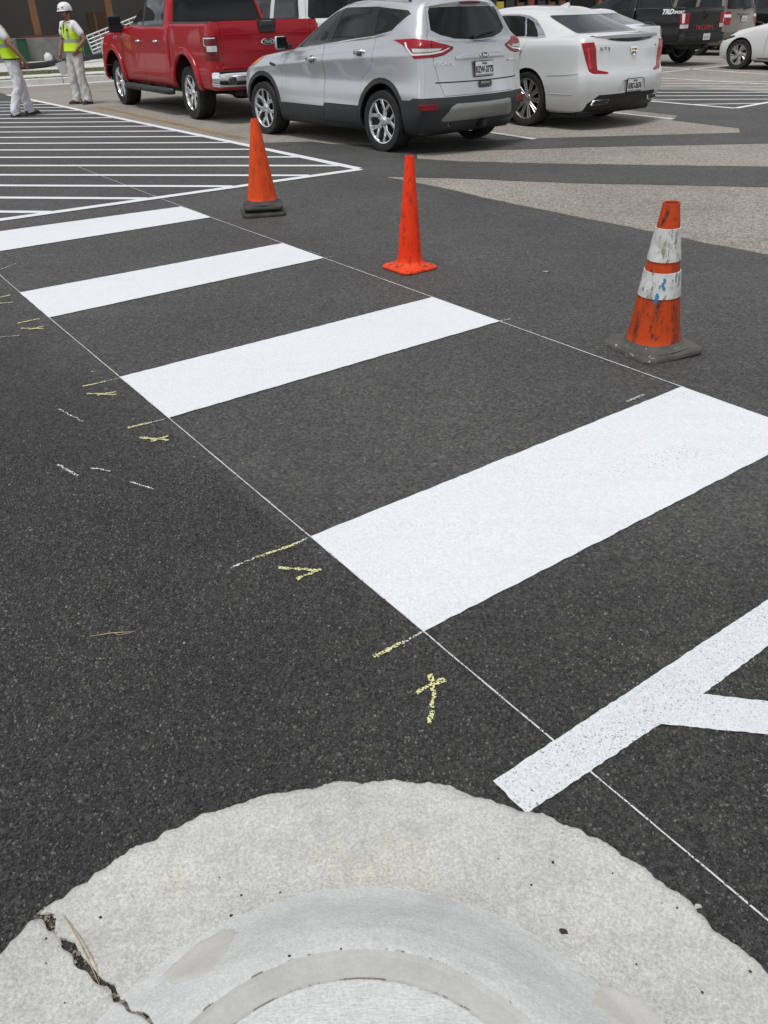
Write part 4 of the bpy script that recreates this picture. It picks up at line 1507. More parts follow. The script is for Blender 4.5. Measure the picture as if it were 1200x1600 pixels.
    # lower rear: skid panel, reflectors, exhausts, tow hitch
    bm = bmesh.new(); V = []
    nz = 7
    for i in range(21):
        u = -1 + 2 * i / 20
        for j in range(nz):
            v_ = j / (nz - 1)
            z = .565 - .215 * v_
            y = u * (.50 + .15 * v_)
            edge = min(1, (1 - abs(u)) * 9, v_ * 7 if j < 3 else 1)
            V.append(bm.verts.new((sh.rear(y * .97, max(.34, z))[0].x - .004 - .020 * edge + (.03 if j == nz - 1 else 0), y, z)))
    for i in range(20):
        for j in range(nz - 1): bm.faces.new((V[i * nz + j], V[i * nz + j + 1], V[(i + 1) * nz + j + 1], V[(i + 1) * nz + j]))
    bmesh.ops.recalc_face_normals(bm, faces=bm.faces)
    link('skid_panel', mesh_bm('skid_panel', bm, angle=50), MC['skid'], root)
    for sg in (1, -1):
        c = sh._ray(Vector((-6, 6.05 * sg, .535)), Vector((1, -sg, 0)).normalized())
        bm = bmesh.new(); b_box(bm, (0, 0, .004), (.25, .072, .02), bevel=.008)
        for v in bm.verts: v.co.x += v.co.y * .5 * -sg
        stick('rear_reflector', mesh_bm('rear_reflector', bm, angle=40), MC['reflector'], root, c, .006)
        bm = bmesh.new()
        b_lathe(bm, [(.030, -.16), (.043, -.15), (.044, .0), (.039, .002), (.036, -.12)], 20, 'y')
        o = link('exhaust_tip', mesh_bm('exhaust_tip', bm, angle=40), MC['steel'], root)
        o.location = (-.80, .47 * sg, .345); o.rotation_euler = (rad(0), 0, rad(90)); o.rotation_euler.x = rad(-8)
    box_obj('tow_hitch', (-.84, 0, .315), (.16, .07, .07), MC['darkmetal'], root, .006)
    box_obj('hitch_socket', (-.925, 0, .315), (.012, .075, .075), MC['darkmetal'], root, .004)
    # side vent and mirrors
    for sg in (1, -1):
        h = sh.side(2.37, .925, sg)
        bm = bmesh.new(); b_box(bm, (0, 0, .002), (.15, .035, .012), bevel=.005)
        for v in bm.verts: v.co.y += v.co.x * .15 * (-sg if sg > 0 else 1)
        stick('fender_vent', mesh_bm('fender_vent', bm, angle=40), MC['black'], root, h, 0)
    door_mirror(root, 2.03, .875, 1.19, paint, (.085, .175, .155))
    for sg in (1, -1):
        bm = bmesh.new(); b_prism(bm, [(1.96, 1.115), (2.20, 1.085), (2.16, 1.11), (2.00, 1.20)], -.012, .012)
        o = link('mirror_sail', mesh_bm('mirror_sail', bm), MC['black'], root)
        o.matrix_basis = Matrix.Translation((0, .868 * sg, 0)) @ Matrix.Rotation(rad(90), 4, 'X')
    wheels(root, 'suv', (0, 2.69), .895, .348, .252, .235, 'y5', MC['alloy'])
    wheel_wells(root, (0, 2.69), .43, .55, .87)
    underbody(root, -.62, 3.2, .80, .20, .42)
    cabin(root, 2.35, -.3, .42, .62, hz=1.10)
    hood_seam(sh, root, [(2.35, .66), (3.1, .62)])
    return root


# ---------------------------------------------------------------- pickup trucks
def pickup(name, label, loc, rz, scale, paint, D):
    """crew-cab pickup; D holds the dimensions and fittings"""
    root = thing(name, label, 'pickup truck', loc, rz, scale)
    W, fx, cx, bx0, zbelt, zsill, zroof = D['w'], D['front'], D['cab_rear'], D['bed_rear'], D['belt'], D['sill'], D['roof']
    cow = D['cowl']
    hz = lambda a: [(fx, zbelt - .16 + a), (cow + .3, zbelt - .07 + a), (cow - .1, zbelt + a), (cx, zbelt + a)]
    R = [ring(cx + .02, fx - .1, W - .06, zsill, 0, .1, .03, .1),
         ring(cx, fx - .04, W - .01, zsill + .05, 0, .12, .03, .12),
         ring(cx, fx, (W, W, W), (zsill + zbelt) / 2 - .08, 0, .13, .03, .13),
         ring(cx, fx, (W, W, W - .01), zbelt - .30, 0, .13, .03, .13),
         ring(cx, fx - .02, (W - .005, W - .005, W - .02), [(x, z - .16) for x, z in hz(0)], 0, .14, .03, .14),
         ring(cx + .005, fx - .1, (W - .04, W - .04, W - .07), hz(0), 0, .16, .03, .16, cf=.04),
         ring(cx + .01, cow, (W - .055, W - .06, W - .16), [(cow, zbelt + .0), (cow - .4, zbelt + .015), (cx, zbelt + .015)], .0, .16, .05, .08, cf=.03),
         ring(cx + .10, cow - 1.0, (W - .215, W - .21, W - .26), [(cow - 1.0, zroof - .15), (cow - 1.4, zroof - .125), (cx + .4, zroof - .125), (cx, zroof - .14)], .0, .12, .06, .08, cf=.05),
         ring(cx + .13, cow - 1.2, (W - .32, W - .30, W - .36), [(cow - 1.2, zroof - .06), (cow - 1.7, zroof - .035), (cx, zroof - .06)], .0, .1, .06, .08, cf=.02),
         ring(cx + .17, cow - 1.35, .35, [(cow - 1.3, zroof - .02), (cow - 1.9, zroof), (cx, zroof - .02)], 0, .05, .05, .05),
         ring(cx + .2, cow - 1.4, .01, [(cow - 1.3, zroof - .01), (cow - 1.9, zroof + .008), (cx, zroof - .01)], 0, 0, .001, .001)]
    sh = Shell(R, [2, 3, 3, 3, 3, 2, 6, 3, 2, 2], sharp=(5, 6))
    A = D['arches']
    zt = zroof - .15
    xb = D['b_pillar']
    dlo = [(cow - .22, zbelt + .03), (xb + .02, zbelt + .0), (cx + .19, zbelt + .0), (cx + .17, zbelt + .06), (cx + .21, zt - .01), (cx + .30, zt + .015), (cow - 1.12, zt + .015), (cow - .95, zt - .06)]
    pf = round_poly([(cow - .42, zbelt + .05), (xb + .06, zbelt + .025), (xb + .06, zt - .005), (cow - 1.10, zt - .005), (cow - .98, zt - .06)], .03)
    pr = round_poly([(xb - .06, zbelt + .025), (cx + .21, zbelt + .03), (cx + .245, zt - .005), (xb - .06, zt - .005)], .04)
    dx0, dx1 = cx + .12, D['door_front']
    sill = zsill + .02
    sp = dict(paint=paint, arch=((A[1],), D['arch_z'], D['arch_r'], D['arch_r'] + .095, D['arch_mat'] or paint), arch_bulge=lambda c: .028, ws_x=cow - 1.1,
              windscreen=[(-W + .2, zbelt + .06), (W - .2, zbelt + .06), (W - .31, zroof - .13), (-W + .31, zroof - .13)], dlo=dlo, panes=[(pf, MC['glassg']), (pr, MC['glassg'])],
              backlight=round_poly([(-W + .15, zbelt + .03), (W - .15, zbelt + .03), (W - .25, zt + .0), (-W + .25, zt + .0)], .05), bl_x=cx + .3, bl_mat=MC['glass'],
              doors=[([(dx1, sill), (xb + .005, sill), (xb + .005, zbelt - .005), (dx1 - .06, zbelt - .005), (dx1 - .02, zbelt - .3)], None, xb + .17, zbelt - .225, D['handle']),
                     ([(xb - .005, sill), (dx0 + .08, sill), (dx0, zbelt - .55), (dx0, zbelt - .005), (xb - .005, zbelt - .005)], None, dx0 + .42, zbelt - .22, D['handle'])],
              lamps=[('headlamp', 'fdiag', [(fx - .95, zbelt - .50), (fx - 1.35, zbelt - .48), (fx - 1.4, zbelt - .22), (fx - .7, zbelt - .22)], [], MC['clear'], .004)],
              late=[('front_bumper', 'side', [(fx - .45, 0), (fx + 1, 0), (fx + 1, zsill + .22), (fx - .45, zsill + .22)], lambda c, n: True, MC['chrome'], .01)],
              strips=())
    build_body(root, sh, sp)
    # ---- bed
    bz, bf = D['bed_top'], cx - .045
    B = [ring(bx0 + .03, bf, W - .06, zsill + .02, .02, 0, .05, .03), ring(bx0, bf, W - .01, zsill + .07, .03, 0, .06, .03), ring(bx0, bf, W, (zsill + bz) / 2, .03, 0, .06, .03),
         ring(bx0, bf, W - .003, bz - .25, .03, 0, .06, .03), ring(bx0 + .005, bf, W - .028, bz - .03, .03, 0, .06, .03), ring(bx0 + .015, bf - .005, W - .045, bz, .03, 0, .06, .03),
         ring(bx0 + .065, bf - .06, W - .135, bz, .0, 0, .03, .03), ring(bx0 + .075, bf - .065, W - .145, bz - .03, .0, 0, .03, .03), ring(bx0 + .08, bf - .07, W - .16, bz - .50, 0, 0, .03, .03),
         ring(bx0 + .2, bf - .2, W - .4, bz - .52, 0, 0, .03, .03), ring(bx0 + .5, bf - .5, .01, bz - .52, 0, 0, .001, .001)]
    bs = Shell(B, [2, 4, 4, 3, 2, 2, 2, 2, 2, 2], sharp=(5, 6, 7, 8), hseg=(3, 3, 3, 2, 2, 4, 4, 4, 4, 4, 4, 2, 2, 3, 3, 3))
    bb = bs.bm
    for sg, sel in SIDES:
        cutout(bb, circle_poly(A[0], D['arch_z'], D['arch_r'], 30), 'side', lambda c, n, s=sel: s(c, n) and abs(c.y) > W - .12).free()
        panel('wheel_arch_flare', cutout(bb, circle_poly(A[0], D['arch_z'], D['arch_r'] + .095, 30), 'side', lambda c, n, s=sel: s(c, n) and abs(c.y) > W - .12), bs, D['arch_mat'] or paint, root, .05, 0, 0, bulge=lambda c: .03)
    lz0, lz1 = D['lamp_z']
    for s, pj in ((1, 'diagL'), (-1, 'diagR')):
        u0, u1 = D['lamp_u']
        g = cutout(bb, [(u0, lz0), (u1, lz0), (u1, lz1), (u0, lz1)], pj, lambda c, n, s=s: c.y * s > .5 and c.x < -.4 and n.x < .3 and (n.x < -.2 or n.y * s > .3))
        made = [(sn, cutout(g, pl, pj, lambda c, n: True), sm) for sn, pl, sm in D['lamp_subs']]
        L = panel('tail_lamp', g, bs, D['lamp_mat'], root, .02, .003, .006)
        for sn, sb, sm in made: panel(sn, sb, bs, sm, L or root, .012, .0005, .008)
    gz0 = D['gate_z']
    gw = D['gate_w']
    G = panel('tailgate', cutout(bb, [(-gw, gz0), (gw, gz0), (gw, bz + .05), (-gw, bz + .05)], 'rear', lambda c, n: c.x < bx0 + .2 and c.z > gz0 - .1 and (n.x < -.3 or (n.z > .5 and c.x < bx0 + .062))), bs, D.get('gate_mat', paint), root, .03, .006)
    caps = cutout(bb, [(-9, -9), (9, -9), (9, 9), (-9, 9)], 'top', lambda c, n: n.z > .5 and c.z > bz - .012)
    panel('bed_rail_cap', caps, bs, MC['trim'], root, .01, 0, .006)
    panel('cargo_bed', bb, bs, paint, root, .02)
    # chassis, bumper, step bars
    for y in (-.42, .42): box_obj('chassis_rail', (.5 * (bx0 + fx) - .1, y, zsill - .02), (fx - bx0 - .5, .09, .14), MC['black'], root, .01)
    box_obj('rear_axle', (A[0], 0, D['tyre'][0]), (.10, 1.5, .10), MC['black'], root, .03)
    box_obj('differential', (A[0], 0, D['tyre'][0]), (.32, .30, .28), MC['black'], root, .1, seg=3)
    box_obj('spare_tyre', (bx0 + .52, 0, zsill - .02), (.70, .70, .20), MC['tyre'], root, .09, seg=3)
    underbody(root, cx, fx - .3, W - .12, zsill - .08, zsill + .12)
    underbody(root, bx0 + .15, cx, W - .2, zsill + .08, zsill + .3)
    bm = bmesh.new(); V = []
    z0, z1 = D['bump_z']
    path = [(bx0 + .26, W - .01), (bx0 + .06, W + .005), (bx0 - .06, W - .06), (bx0 - .10, W - .25), (bx0 - .11, .3)]
    path = path + [(x, -y) for x, y in path[::-1]]
    prof = [(z1, .07), (z1 + .004, .01), (z1 - .015, 0), (z0 + .05, .0), (z0 + .02, .015), (z0, .05)]
    cc = Vector((bx0 + .4, 0))
    for x, y in path:
        d = (cc - Vector((x, y * .4))).normalized()
        for z, ins in prof: V.append(bm.verts.new((x + d.x * ins, y + d.y * ins, z)))
    k = len(prof)
    for i in range(len(path) - 1):
        for j in range(k - 1): bm.faces.new((V[i * k + j], V[i * k + j + 1], V[(i + 1) * k + j + 1], V[(i + 1) * k + j]))
    bmesh.ops.recalc_face_normals(bm, faces=bm.faces)
    b = link('rear_bumper', mesh_bm('rear_bumper', bm, angle=30), D['bump_mat'], root)
    box_obj('step_pad', (bx0 - .03, 0, z1 + .008), (.16, W * 1.85, .02), MC['black'], b, .005)
    wheels(root, name, A, D['tyre'][3], D['tyre'][0], D['tyre'][1], D['tyre'][2], D['style'], D['rim'])
    wheel_wells(root, A, D['arch_r'] + .01, .5, W - .05)
    for x in (A[0],):
        pass
    D['shell'], D['bed'], D['gate'] = sh, bs, G
    return root


def red_pickup():
    paint = paint_mat('red_paint', (0.35, 0.003, 0.010), 0, .40, .03, coat=.55, spec=.2)
    D = dict(w=.985, front=4.64, cab_rear=.66, bed_rear=-1.15, belt=1.36, sill=.46, roof=1.93, cowl=3.10, arches=(0, 3.68), arch_z=.46, arch_r=.515, arch_mat=None, b_pillar=1.93, door_front=3.06,
             handle=MC['chrome'], bed_top=1.415, lamp_z=(.905, 1.225), lamp_u=(-.29, .085), lamp_mat=MC['darkred'],
             lamp_subs=[('light_guide', [(.055, 1.19), (-.235, 1.195), (-.235, 1.21), (.075, 1.208), (.075, 1.11), (.005, 1.085), (.0, 1.095), (.055, 1.12)], MC['whitelens']),
                        ('reversing_lens', [(-.03, 1.02), (-.255, 1.02), (-.255, 1.10), (-.03, 1.10)], MC['clear'])],
             gate_z=.775, gate_w=.80, bump_z=(.52, .735), bump_mat=MC['chrome'], tyre=(.402, .262, .27, .935), style='d6', rim=MC['chrome'])
    root = pickup('red_pickup', 'glossy red crew-cab pickup truck with chrome rear bumper behind the two workers', (-2.25, 15.47, 0), rad(123.2), .985, paint, D)
    G, bs, sh = D['gate'], D['bed'], D['shell']
    for y0, y1, z in ((-.75, .75, 1.245),):
        side_strip('gate_crease', bs, [(y0, z), (y1, z)], .012, paint, G, proj='rear', lift=.008)
    side_strip('gate_crease', bs, [(-.42, .90), (-.52, 1.02), (.42, 1.02), (.52, .90)][1:3], .012, paint, G, proj='rear', lift=.007)
    oval_badge(G, bs.rear(.0, 1.13), .235)
    bm = bmesh.new(); b_box(bm, (0, 0, .012), (.31, .19, .03), bevel=.03, seg=2)
    for v in bm.verts:
        if v.co.y < 0: v.co.x *= .84
    hnd = stick('tailgate_handle', mesh_bm('tailgate_handle', bm, angle=40), MC['trim'], G, (bs.rear(.0, 1.345)[0], Vector((-1, 0, 0))), 0)
    bm = bmesh.new(); b_box(bm, (0, -.02, .026), (.21, .055, .006), bevel=.01)
    link('handle_recess', mesh_bm('handle_recess', bm, angle=40), MC['black'], hnd)
    bm = bmesh.new(); b_box(bm, (0, .065, .027), (.17, .014, .003), bevel=.001)
    link('handle_stripe', mesh_bm('handle_stripe', bm), MC['greyplastic'], hnd)
    for sg in (1, -1):
        stick('model_badge', text_mesh('F-150', .10, .008, 1.0, shear=.15, bold=.002), MC['chrome'], root, sh.side(3.48, 1.165, sg), .004)
        tube_obj('step_bar', [(3.10, .90 * sg, .385), (3.05, 1.0 * sg, .385), (1.9, 1.01 * sg, .385), (.86, 1.0 * sg, .385), (.80, .92 * sg, .385)], [.05, .055, .055, .055, .05], MC['trim'], root)
        for x in (2.75, 1.95, 1.1): box_obj('step_bracket', (x, .86 * sg, .42), (.06, .26, .05), MC['black'], root, .008)
        bm = bmesh.new(); b_box(bm, (0, 0, .004), (.12, .10, .012), bevel=.04, seg=3)
        stick('bumper_scuff', mesh_bm('bumper_scuff', bm, angle=40), MC['darkrecess'], root, (Vector((-1.245, .72 * sg, .62)), Vector((-1, .1 * sg, 0)).normalized()), 0)
    licence_plate(root, (Vector((-1.27, 0, .63)), Vector((-1, 0, 0))), None, None)
    door_mirror(root, 3.00, .955, 1.40, MC['black'], (.16, .25, .27))
    tube_obj('exhaust_pipe', [(.3, -.55, .44), (-.5, -.6, .40), (-.98, -.62, .40)], .045, MC['steel'], root)
    return root


def black_pickup():
    paint = paint_mat('black_paint', (0.004, 0.004, 0.005), .0, .4, .02, coat=.6, spec=.2)
    D = dict(w=.93, front=4.15, cab_rear=.52, bed_rear=-1.17, belt=1.33, sill=.50, roof=1.80, cowl=2.75, arches=(0, 3.235), arch_z=.48, arch_r=.50, arch_mat=MC['trim'], b_pillar=1.62, door_front=2.7,
             handle=MC['black'], bed_top=1.375, lamp_z=(.90, 1.26), lamp_u=(-.48, -.12), lamp_mat=MC['red'],
             lamp_subs=[('light_guide', [(-.20, 1.02), (-.17, 1.24), (-.27, 1.24), (-.29, 1.02)], MC['whitelens']), ('reversing_lens', [(-.15, .90), (-.46, .90), (-.46, .99), (-.15, .99)], MC['clear'])],
             gate_z=.80, gate_w=.68, bump_z=(.56, .76), bump_mat=MC['black'], tyre=(.388, .235, .26, .90), style='d6', rim=MC['darkalloy'])
    root = pickup('black_pickup', 'black pickup truck with red tailgate lettering and a white sport decal on the bed', (8.40, 26.25, 0), rad(125.2), 1.0, paint, D)
    G, bs = D['gate'], D['bed']
    redp = M('red_letters', (0.42, 0.03, 0.03), .4)
    whitep = M('white_decal', (0.75, 0.75, 0.75), .4)
    stick('gate_lettering', text_mesh('TACOMA', .135, .005, 1.35, xscale=1.15, bold=.004), redp, G, bs.rear(.0, .905), .003)
    bm = bmesh.new()
    b_lathe(bm, [(.085, 0), (.095, .012), (.105, 0)], 28)
    for v in bm.verts: v.co.y *= .68
    q = stick('oval_badge', mesh_bm('oval_badge', bm, True), MC['gloss'], G, bs.rear(0, 1.16), .002)
    bm = bmesh.new()
    b_lathe(bm, [(.032, 0), (.038, .012), (.046, 0)], 20)
    for v in bm.verts: v.co.y *= 1.25
    link('badge_inner', mesh_bm('badge_inner', bm, True), MC['gloss'], q)
    box_obj('gate_handle', (bs.rear(0, 1.28)[0].x - .008, 0, 1.28), (.02, .22, .06), MC['trim'], G, .008)
    for sg in (1, -1):
        stick('bed_decal', text_mesh('TRD', .155, .0008, .98, shear=.3, xscale=1.25, bold=.008), whitep, root, bs.side(-.60, 1.285, sg), .0015)
        stick('bed_decal', text_mesh('SPORT', .085, .0008, 1.0, shear=.3, xscale=1.3, bold=.004), whitep, root, bs.side(-.97, 1.27, sg), .0015)
    licence_plate(root, (Vector((-1.285, .0, .69)), Vector((-1, 0, 0))), None, None)
    door_mirror(root, 2.6, .90, 1.37, MC['black'], (.14, .22, .2))
    box_obj('tow_hitch', (-1.28, 0, .46), (.14, .09, .08), MC['darkmetal'], root, .008)
    return root


# ---------------------------------------------------------------- white sedan with upright tail lamps
def white_sedan():
    root = thing('white_sedan', 'pearl white luxury sedan with tall slim red tail lamps right of the silver SUV', 'car', (2.93, 13.43, 0), rad(126.5), 1.0)
    paint = paint_mat('pearl_white_paint', (0.66, 0.67, 0.67), .10, .30, .10, .03)
    zc = [(3.8, .80), (3.0, .90), (1.5, .97), (.2, 1.005), (-1.1, 1.03)]
    zb = [(3.7, .86), (3.0, .97), (2.3, 1.04), (1.2, 1.065), (0, 1.085), (-.7, 1.115), (-1.1, 1.105)]
    R = [ring(-.98, 3.66, (.76, .80, .72), .20, .13, .25, .16, .22), ring(-1.10, 3.82, (.85, .885, .80), .25, .14, .3, .17, .22),
         ring(-1.17, 3.92, (.895, .915, .86), .40, .14, .3, .18, .24), ring(-1.185, 3.93, (.91, .925, .88), .55, .14, .3, .18, .24), ring(-1.165, 3.91, (.905, .92, .875), .68, .13, .3, .18, .24),
         ring(-1.13, 3.88, (.90, .918, .87), .74, .13, .3, .17, .24), ring(-1.085, 3.80, (.885, .915, .845), zc, .11, .3, .15, .24), ring(-1.075, 3.77, (.88, .91, .835), [(x, z + .02) for x, z in zc], .11, .3, .15, .24),
         ring(-1.04, 3.62, (.835, .88, .76), zb, .10, .3, .12, .22, cr=.012, cf=.05),
         ring(-.90, 3.2, (.74, .865, .70), [(3.2, 1.0), (2.3, 1.055), (1.2, 1.08), (0, 1.10), (-.6, 1.125), (-.9, 1.13)], .06, .3, .10, .22, cr=.012, cf=.04),
         ring(-.72, 2.28, (.70, .845, .66), [(2.3, 1.075), (1.2, 1.085), (0, 1.11), (-.7, 1.145)], .05, .2, .08, .08, cr=.005, cf=.01),
         ring(-.06, 1.46, (.585, .66, .55), [(1.5, 1.37), (1.0, 1.40), (.5, 1.40), (.1, 1.38), (-.1, 1.355)], .06, .14, .08, .07, cr=.02, cf=.05),
         ring(.06, 1.28, (.50, .58, .48), [(1.4, 1.43), (.9, 1.46), (.3, 1.45), (0, 1.42)], .05, .1, .07, .07, cr=.01, cf=.02),
         ring(.14, 1.15, .3, [(1.2, 1.475), (.7, 1.495), (.1, 1.465)], .02, .04, .05, .05), ring(.2, 1.05, .01, [(1.2, 1.48), (.7, 1.50), (.1, 1.475)], 0, 0, .001, .001)]
    sh = Shell(R, [2, 2, 3, 3, 2, 4, 2, 2, 3, 3, 7, 3, 2, 2], sharp=(6, 7, 8, 10))
    dlo = [(2.05, 1.11), (-.13, 1.105), (-.20, 1.115), (-.09, 1.20), (.10, 1.32), (.26, 1.375), (.45, 1.395), (1.05, 1.39), (1.35, 1.335), (1.8, 1.20)]
    pf = round_poly([(1.88, 1.13), (1.06, 1.125), (1.00, 1.375), (1.28, 1.325)], .02)
    pr = round_poly([(.98, 1.125), (.175, 1.125), (.315, 1.355), (.46, 1.378), (.93, 1.375)], .02)
    pq = round_poly([(.155, 1.125), (-.06, 1.12), (.01, 1.20), (.14, 1.30), (.285, 1.35)], .015)
    lamp = [(-.04, 1.055), (-.28, 1.06), (-.33, .99), (-.37, .82), (-.40, .735), (-.62, .705), (-.60, .685), (-.32, .695), (-.24, .72), (-.16, .84)]
    subs = [('light_guide', [(-.155, 1.0), (-.19, 1.0), (-.28, .745), (-.235, .755)], lamp_mat('bright_red_lens', (0.75, 0.03, 0.05)))]
    sp = dict(paint=paint, arch=((0, 2.837), .355, .395, None, None), ws_x=1.0, bl_x=.6,
              windscreen=[(-.62, 1.10), (.62, 1.10), (.50, 1.375), (-.50, 1.375)], ws_mat=MC['glassg'], dlo=dlo, dlo_mat=MC['chrome'], panes=[(pf, MC['glass']), (pr, MC['glass']), (pq, MC['glass'])],
              backlight=round_poly([(-.645, 1.155), (.645, 1.155), (.545, 1.37), (-.545, 1.37)], .04), bl_mat=MC['glassg'],
              lamps=[('tail_lamp', 'diag', lamp, subs, MC['red'], .006), ('headlamp', 'fdiag', [(2.7, .62), (2.4, .62), (2.2, .88), (2.75, .86)], [], MC['clear'], .004)],
              doors=[([(2.12, .25), (1.03, .25), (1.03, 1.095), (2.05, 1.10)], None, 1.22, .95, MC['chrome']),
                     ([(1.02, .25), (.42, .25), (.30, .74), (.10, .98), (.06, 1.095), (1.02, 1.095)], None, .23, .965, MC['chrome'])],
              late=[('valance', 'rear', [(-.74, 0), (.74, 0), (.74, .33), (.60, .435), (.18, .44), (.16, .455), (-.16, .455), (-.18, .44), (-.60, .435), (-.74, .33)], lambda c, n: c.x < -.7, MC['black'], -.006),
                    ('boot_lid', 'rear', [(-.40, .715), (.40, .715), (.55, .78), (.66, .98), (.70, 1.06), (.72, 1.16), (-.72, 1.16), (-.70, 1.06), (-.66, .98), (-.55, .78)], lambda c, n: c.x < -.60 and (n.x < -.3 or n.z > .3), paint, 0.0),
                    ('plate_recess', 'rear', [(-.30, .46), (.30, .46), (.235, .60), (-.235, .60)], lambda c, n: c.x < -.9, paint, -.018)],
              strips=[('bumper_seam', [(-.395, .66), (-.7, .675), (-.92, .695)], .006, MC['greyplastic']), ('lower_crease', [(-.46, .445), (-.86, .45)], .010, paint)])
    build_body(root, sh, sp)
    crest = bmesh.new()
    poly = [(-.07, .045), (-.035, .052), (0, .045), (.035, .052), (.07, .045), (.06, .0), (.035, -.035), (0, -.055), (-.035, -.035), (-.06, .0)]
    b_prism(crest, poly, 0, .012)
    c = stick('crest_badge', mesh_bm('crest_badge', crest), MC['chrome'], root, sh.rear(0, .935), .002)
    pal = dict(a=M('badge_gold', (0.55, 0.38, 0.10), .3, .7), b=M('badge_black', (0.01, .01, .012), .3), c=M('badge_red', (0.4, .01, .02), .3), d=MC['blueoval'])
    for k, (x, y, w, h, m) in enumerate(((-.03, .022, .045, .03, 'a'), (.03, .022, .045, .03, 'c'), (-.022, -.018, .03, .034, 'b'), (.022, -.018, .03, .034, 'd'))):
        box_obj('badge_field', (x, y, .0135), (w, h, .004), pal[m], c, 0)
    stick('model_badge', text_mesh('XTS', .055, .004, 1.3, xscale=1.5), MC['greyplastic'], root, sh.rear(.53, .98), .003)
    bm = bmesh.new(); b_box(bm, (0, 0, .002), (.05, .022, .004), bevel=.002)
    stick('trim_badge', mesh_bm('trim_badge', bm), MC['greyplastic'], root, sh.rear(-.56, .99), .001)
    licence_plate(root, (sh.rear(0, .53)[0] + Vector((.004, 0, 0)), Vector((-1, 0, .0))), 'KRD-2676', 'TEXAS')
    # lip spoiler over a dark gap
    bm = bmesh.new(); V = []
    for i in range(17):
        y = -.66 + 1.32 * i / 16
        e = (abs(y) / .66) ** 2.2
        x = -1.085 + .12 * e
        z = 1.118 + .014 * (1 - e)
        th = .004 + .02 * (1 - e)
        for px, pz in ((x + .20, z + .010), (x + .03, z + .012), (x, z + .006), (x + .01, z - .012 - th), (x + .06, z - .02 - th)):
            V.append(bm.verts.new((px, y, pz)))
    for i in range(16):
        for j in range(4): bm.faces.new((V[i * 5 + j], V[i * 5 + 5 + j], V[i * 5 + 6 + j], V[i * 5 + j + 1]))
    bmesh.ops.recalc_face_normals(bm, faces=bm.faces)
    link('boot_spoiler', mesh_bm('boot_spoiler', bm, angle=50), paint, root)
    bm = bmesh.new()
    n = 14
    up, lo = [], []
    for i in range(n + 1):
        y = -.47 + .94 * i / n
        hh = .030 * (1 - (y / .47) ** 2) + .003
        a, b = sh.rear(y, 1.085), sh.rear(y, 1.085 - hh)
        up.append(bm.verts.new(a[0] + Vector((-.012, 0, .006)))); lo.append(bm.verts.new(b[0] + Vector((-.006, 0, 0))))
    for i in range(n): bm.faces.new((lo[i], lo[i + 1], up[i + 1], up[i]))
    link('brake_lamp', mesh_bm('brake_lamp', bm), MC['darkred'] if False else MC['gloss'], root)  # black patch put in for the dark gap under the spoiler lip
    # exhaust finishers
    for sg in (1, -1):
        bm = bmesh.new()
        b_box(bm, (0, 0, .0), (.27, .075, .05), bevel=.012)
        for v in bm.verts: v.co.x += v.co.y * .6 * sg
        o = stick('exhaust_finisher', mesh_bm('exhaust_finisher', bm, angle=40), MC['chrome'], root, (sh.rear(.56 * sg, .345)[0] + Vector((.0, 0, 0)), Vector((-1, .25 * sg, 0)).normalized()), -.01)
        bm = bmesh.new()
        b_box(bm, (0, 0, .027), (.235, .05, .006), bevel=.002)
        for v in bm.verts: v.co.x += v.co.y * .6 * sg
        link('exhaust_opening', mesh_bm('exhaust_opening', bm), MC['black'], o)
    bm = bmesh.new()        # shark-fin aerial
    prof = [(-.10, 0), (.12, 0), (.02, .035), (-.07, .06), (-.095, .05)]
    lo_ = [bm.verts.new((x, .022 * (1 if z < .01 else .25), z)) for x, z in prof]; ro = [bm.verts.new((x, -.022 * (1 if z < .01 else .25), z)) for x, z in prof]
    bm.faces.new(lo_); bm.faces.new(ro[::-1])
    for i in range(5): bm.faces.new((lo_[i], ro[i], ro[(i + 1) % 5], lo_[(i + 1) % 5]))
    bmesh.ops.recalc_face_normals(bm, faces=bm.faces)
    a = link('roof_aerial', mesh_bm('roof_aerial', bm, angle=40), paint, root); a.location = (.22, 0, 1.462)
    door_mirror(root, 1.95, .86, 1.12, paint, (.12, .19, .14))
    wheels(root, 'sedan', (0, 2.837), .90, .352, .262, .235, 'm10', MC['greyalloy'])
    wheel_wells(root, (0, 2.837), .41, .55, .87)
    underbody(root, -.9, 3.5, .78, .17, .36)
    cabin(root, 2.2, -.1, .38, .60, hz=1.05)
    return root


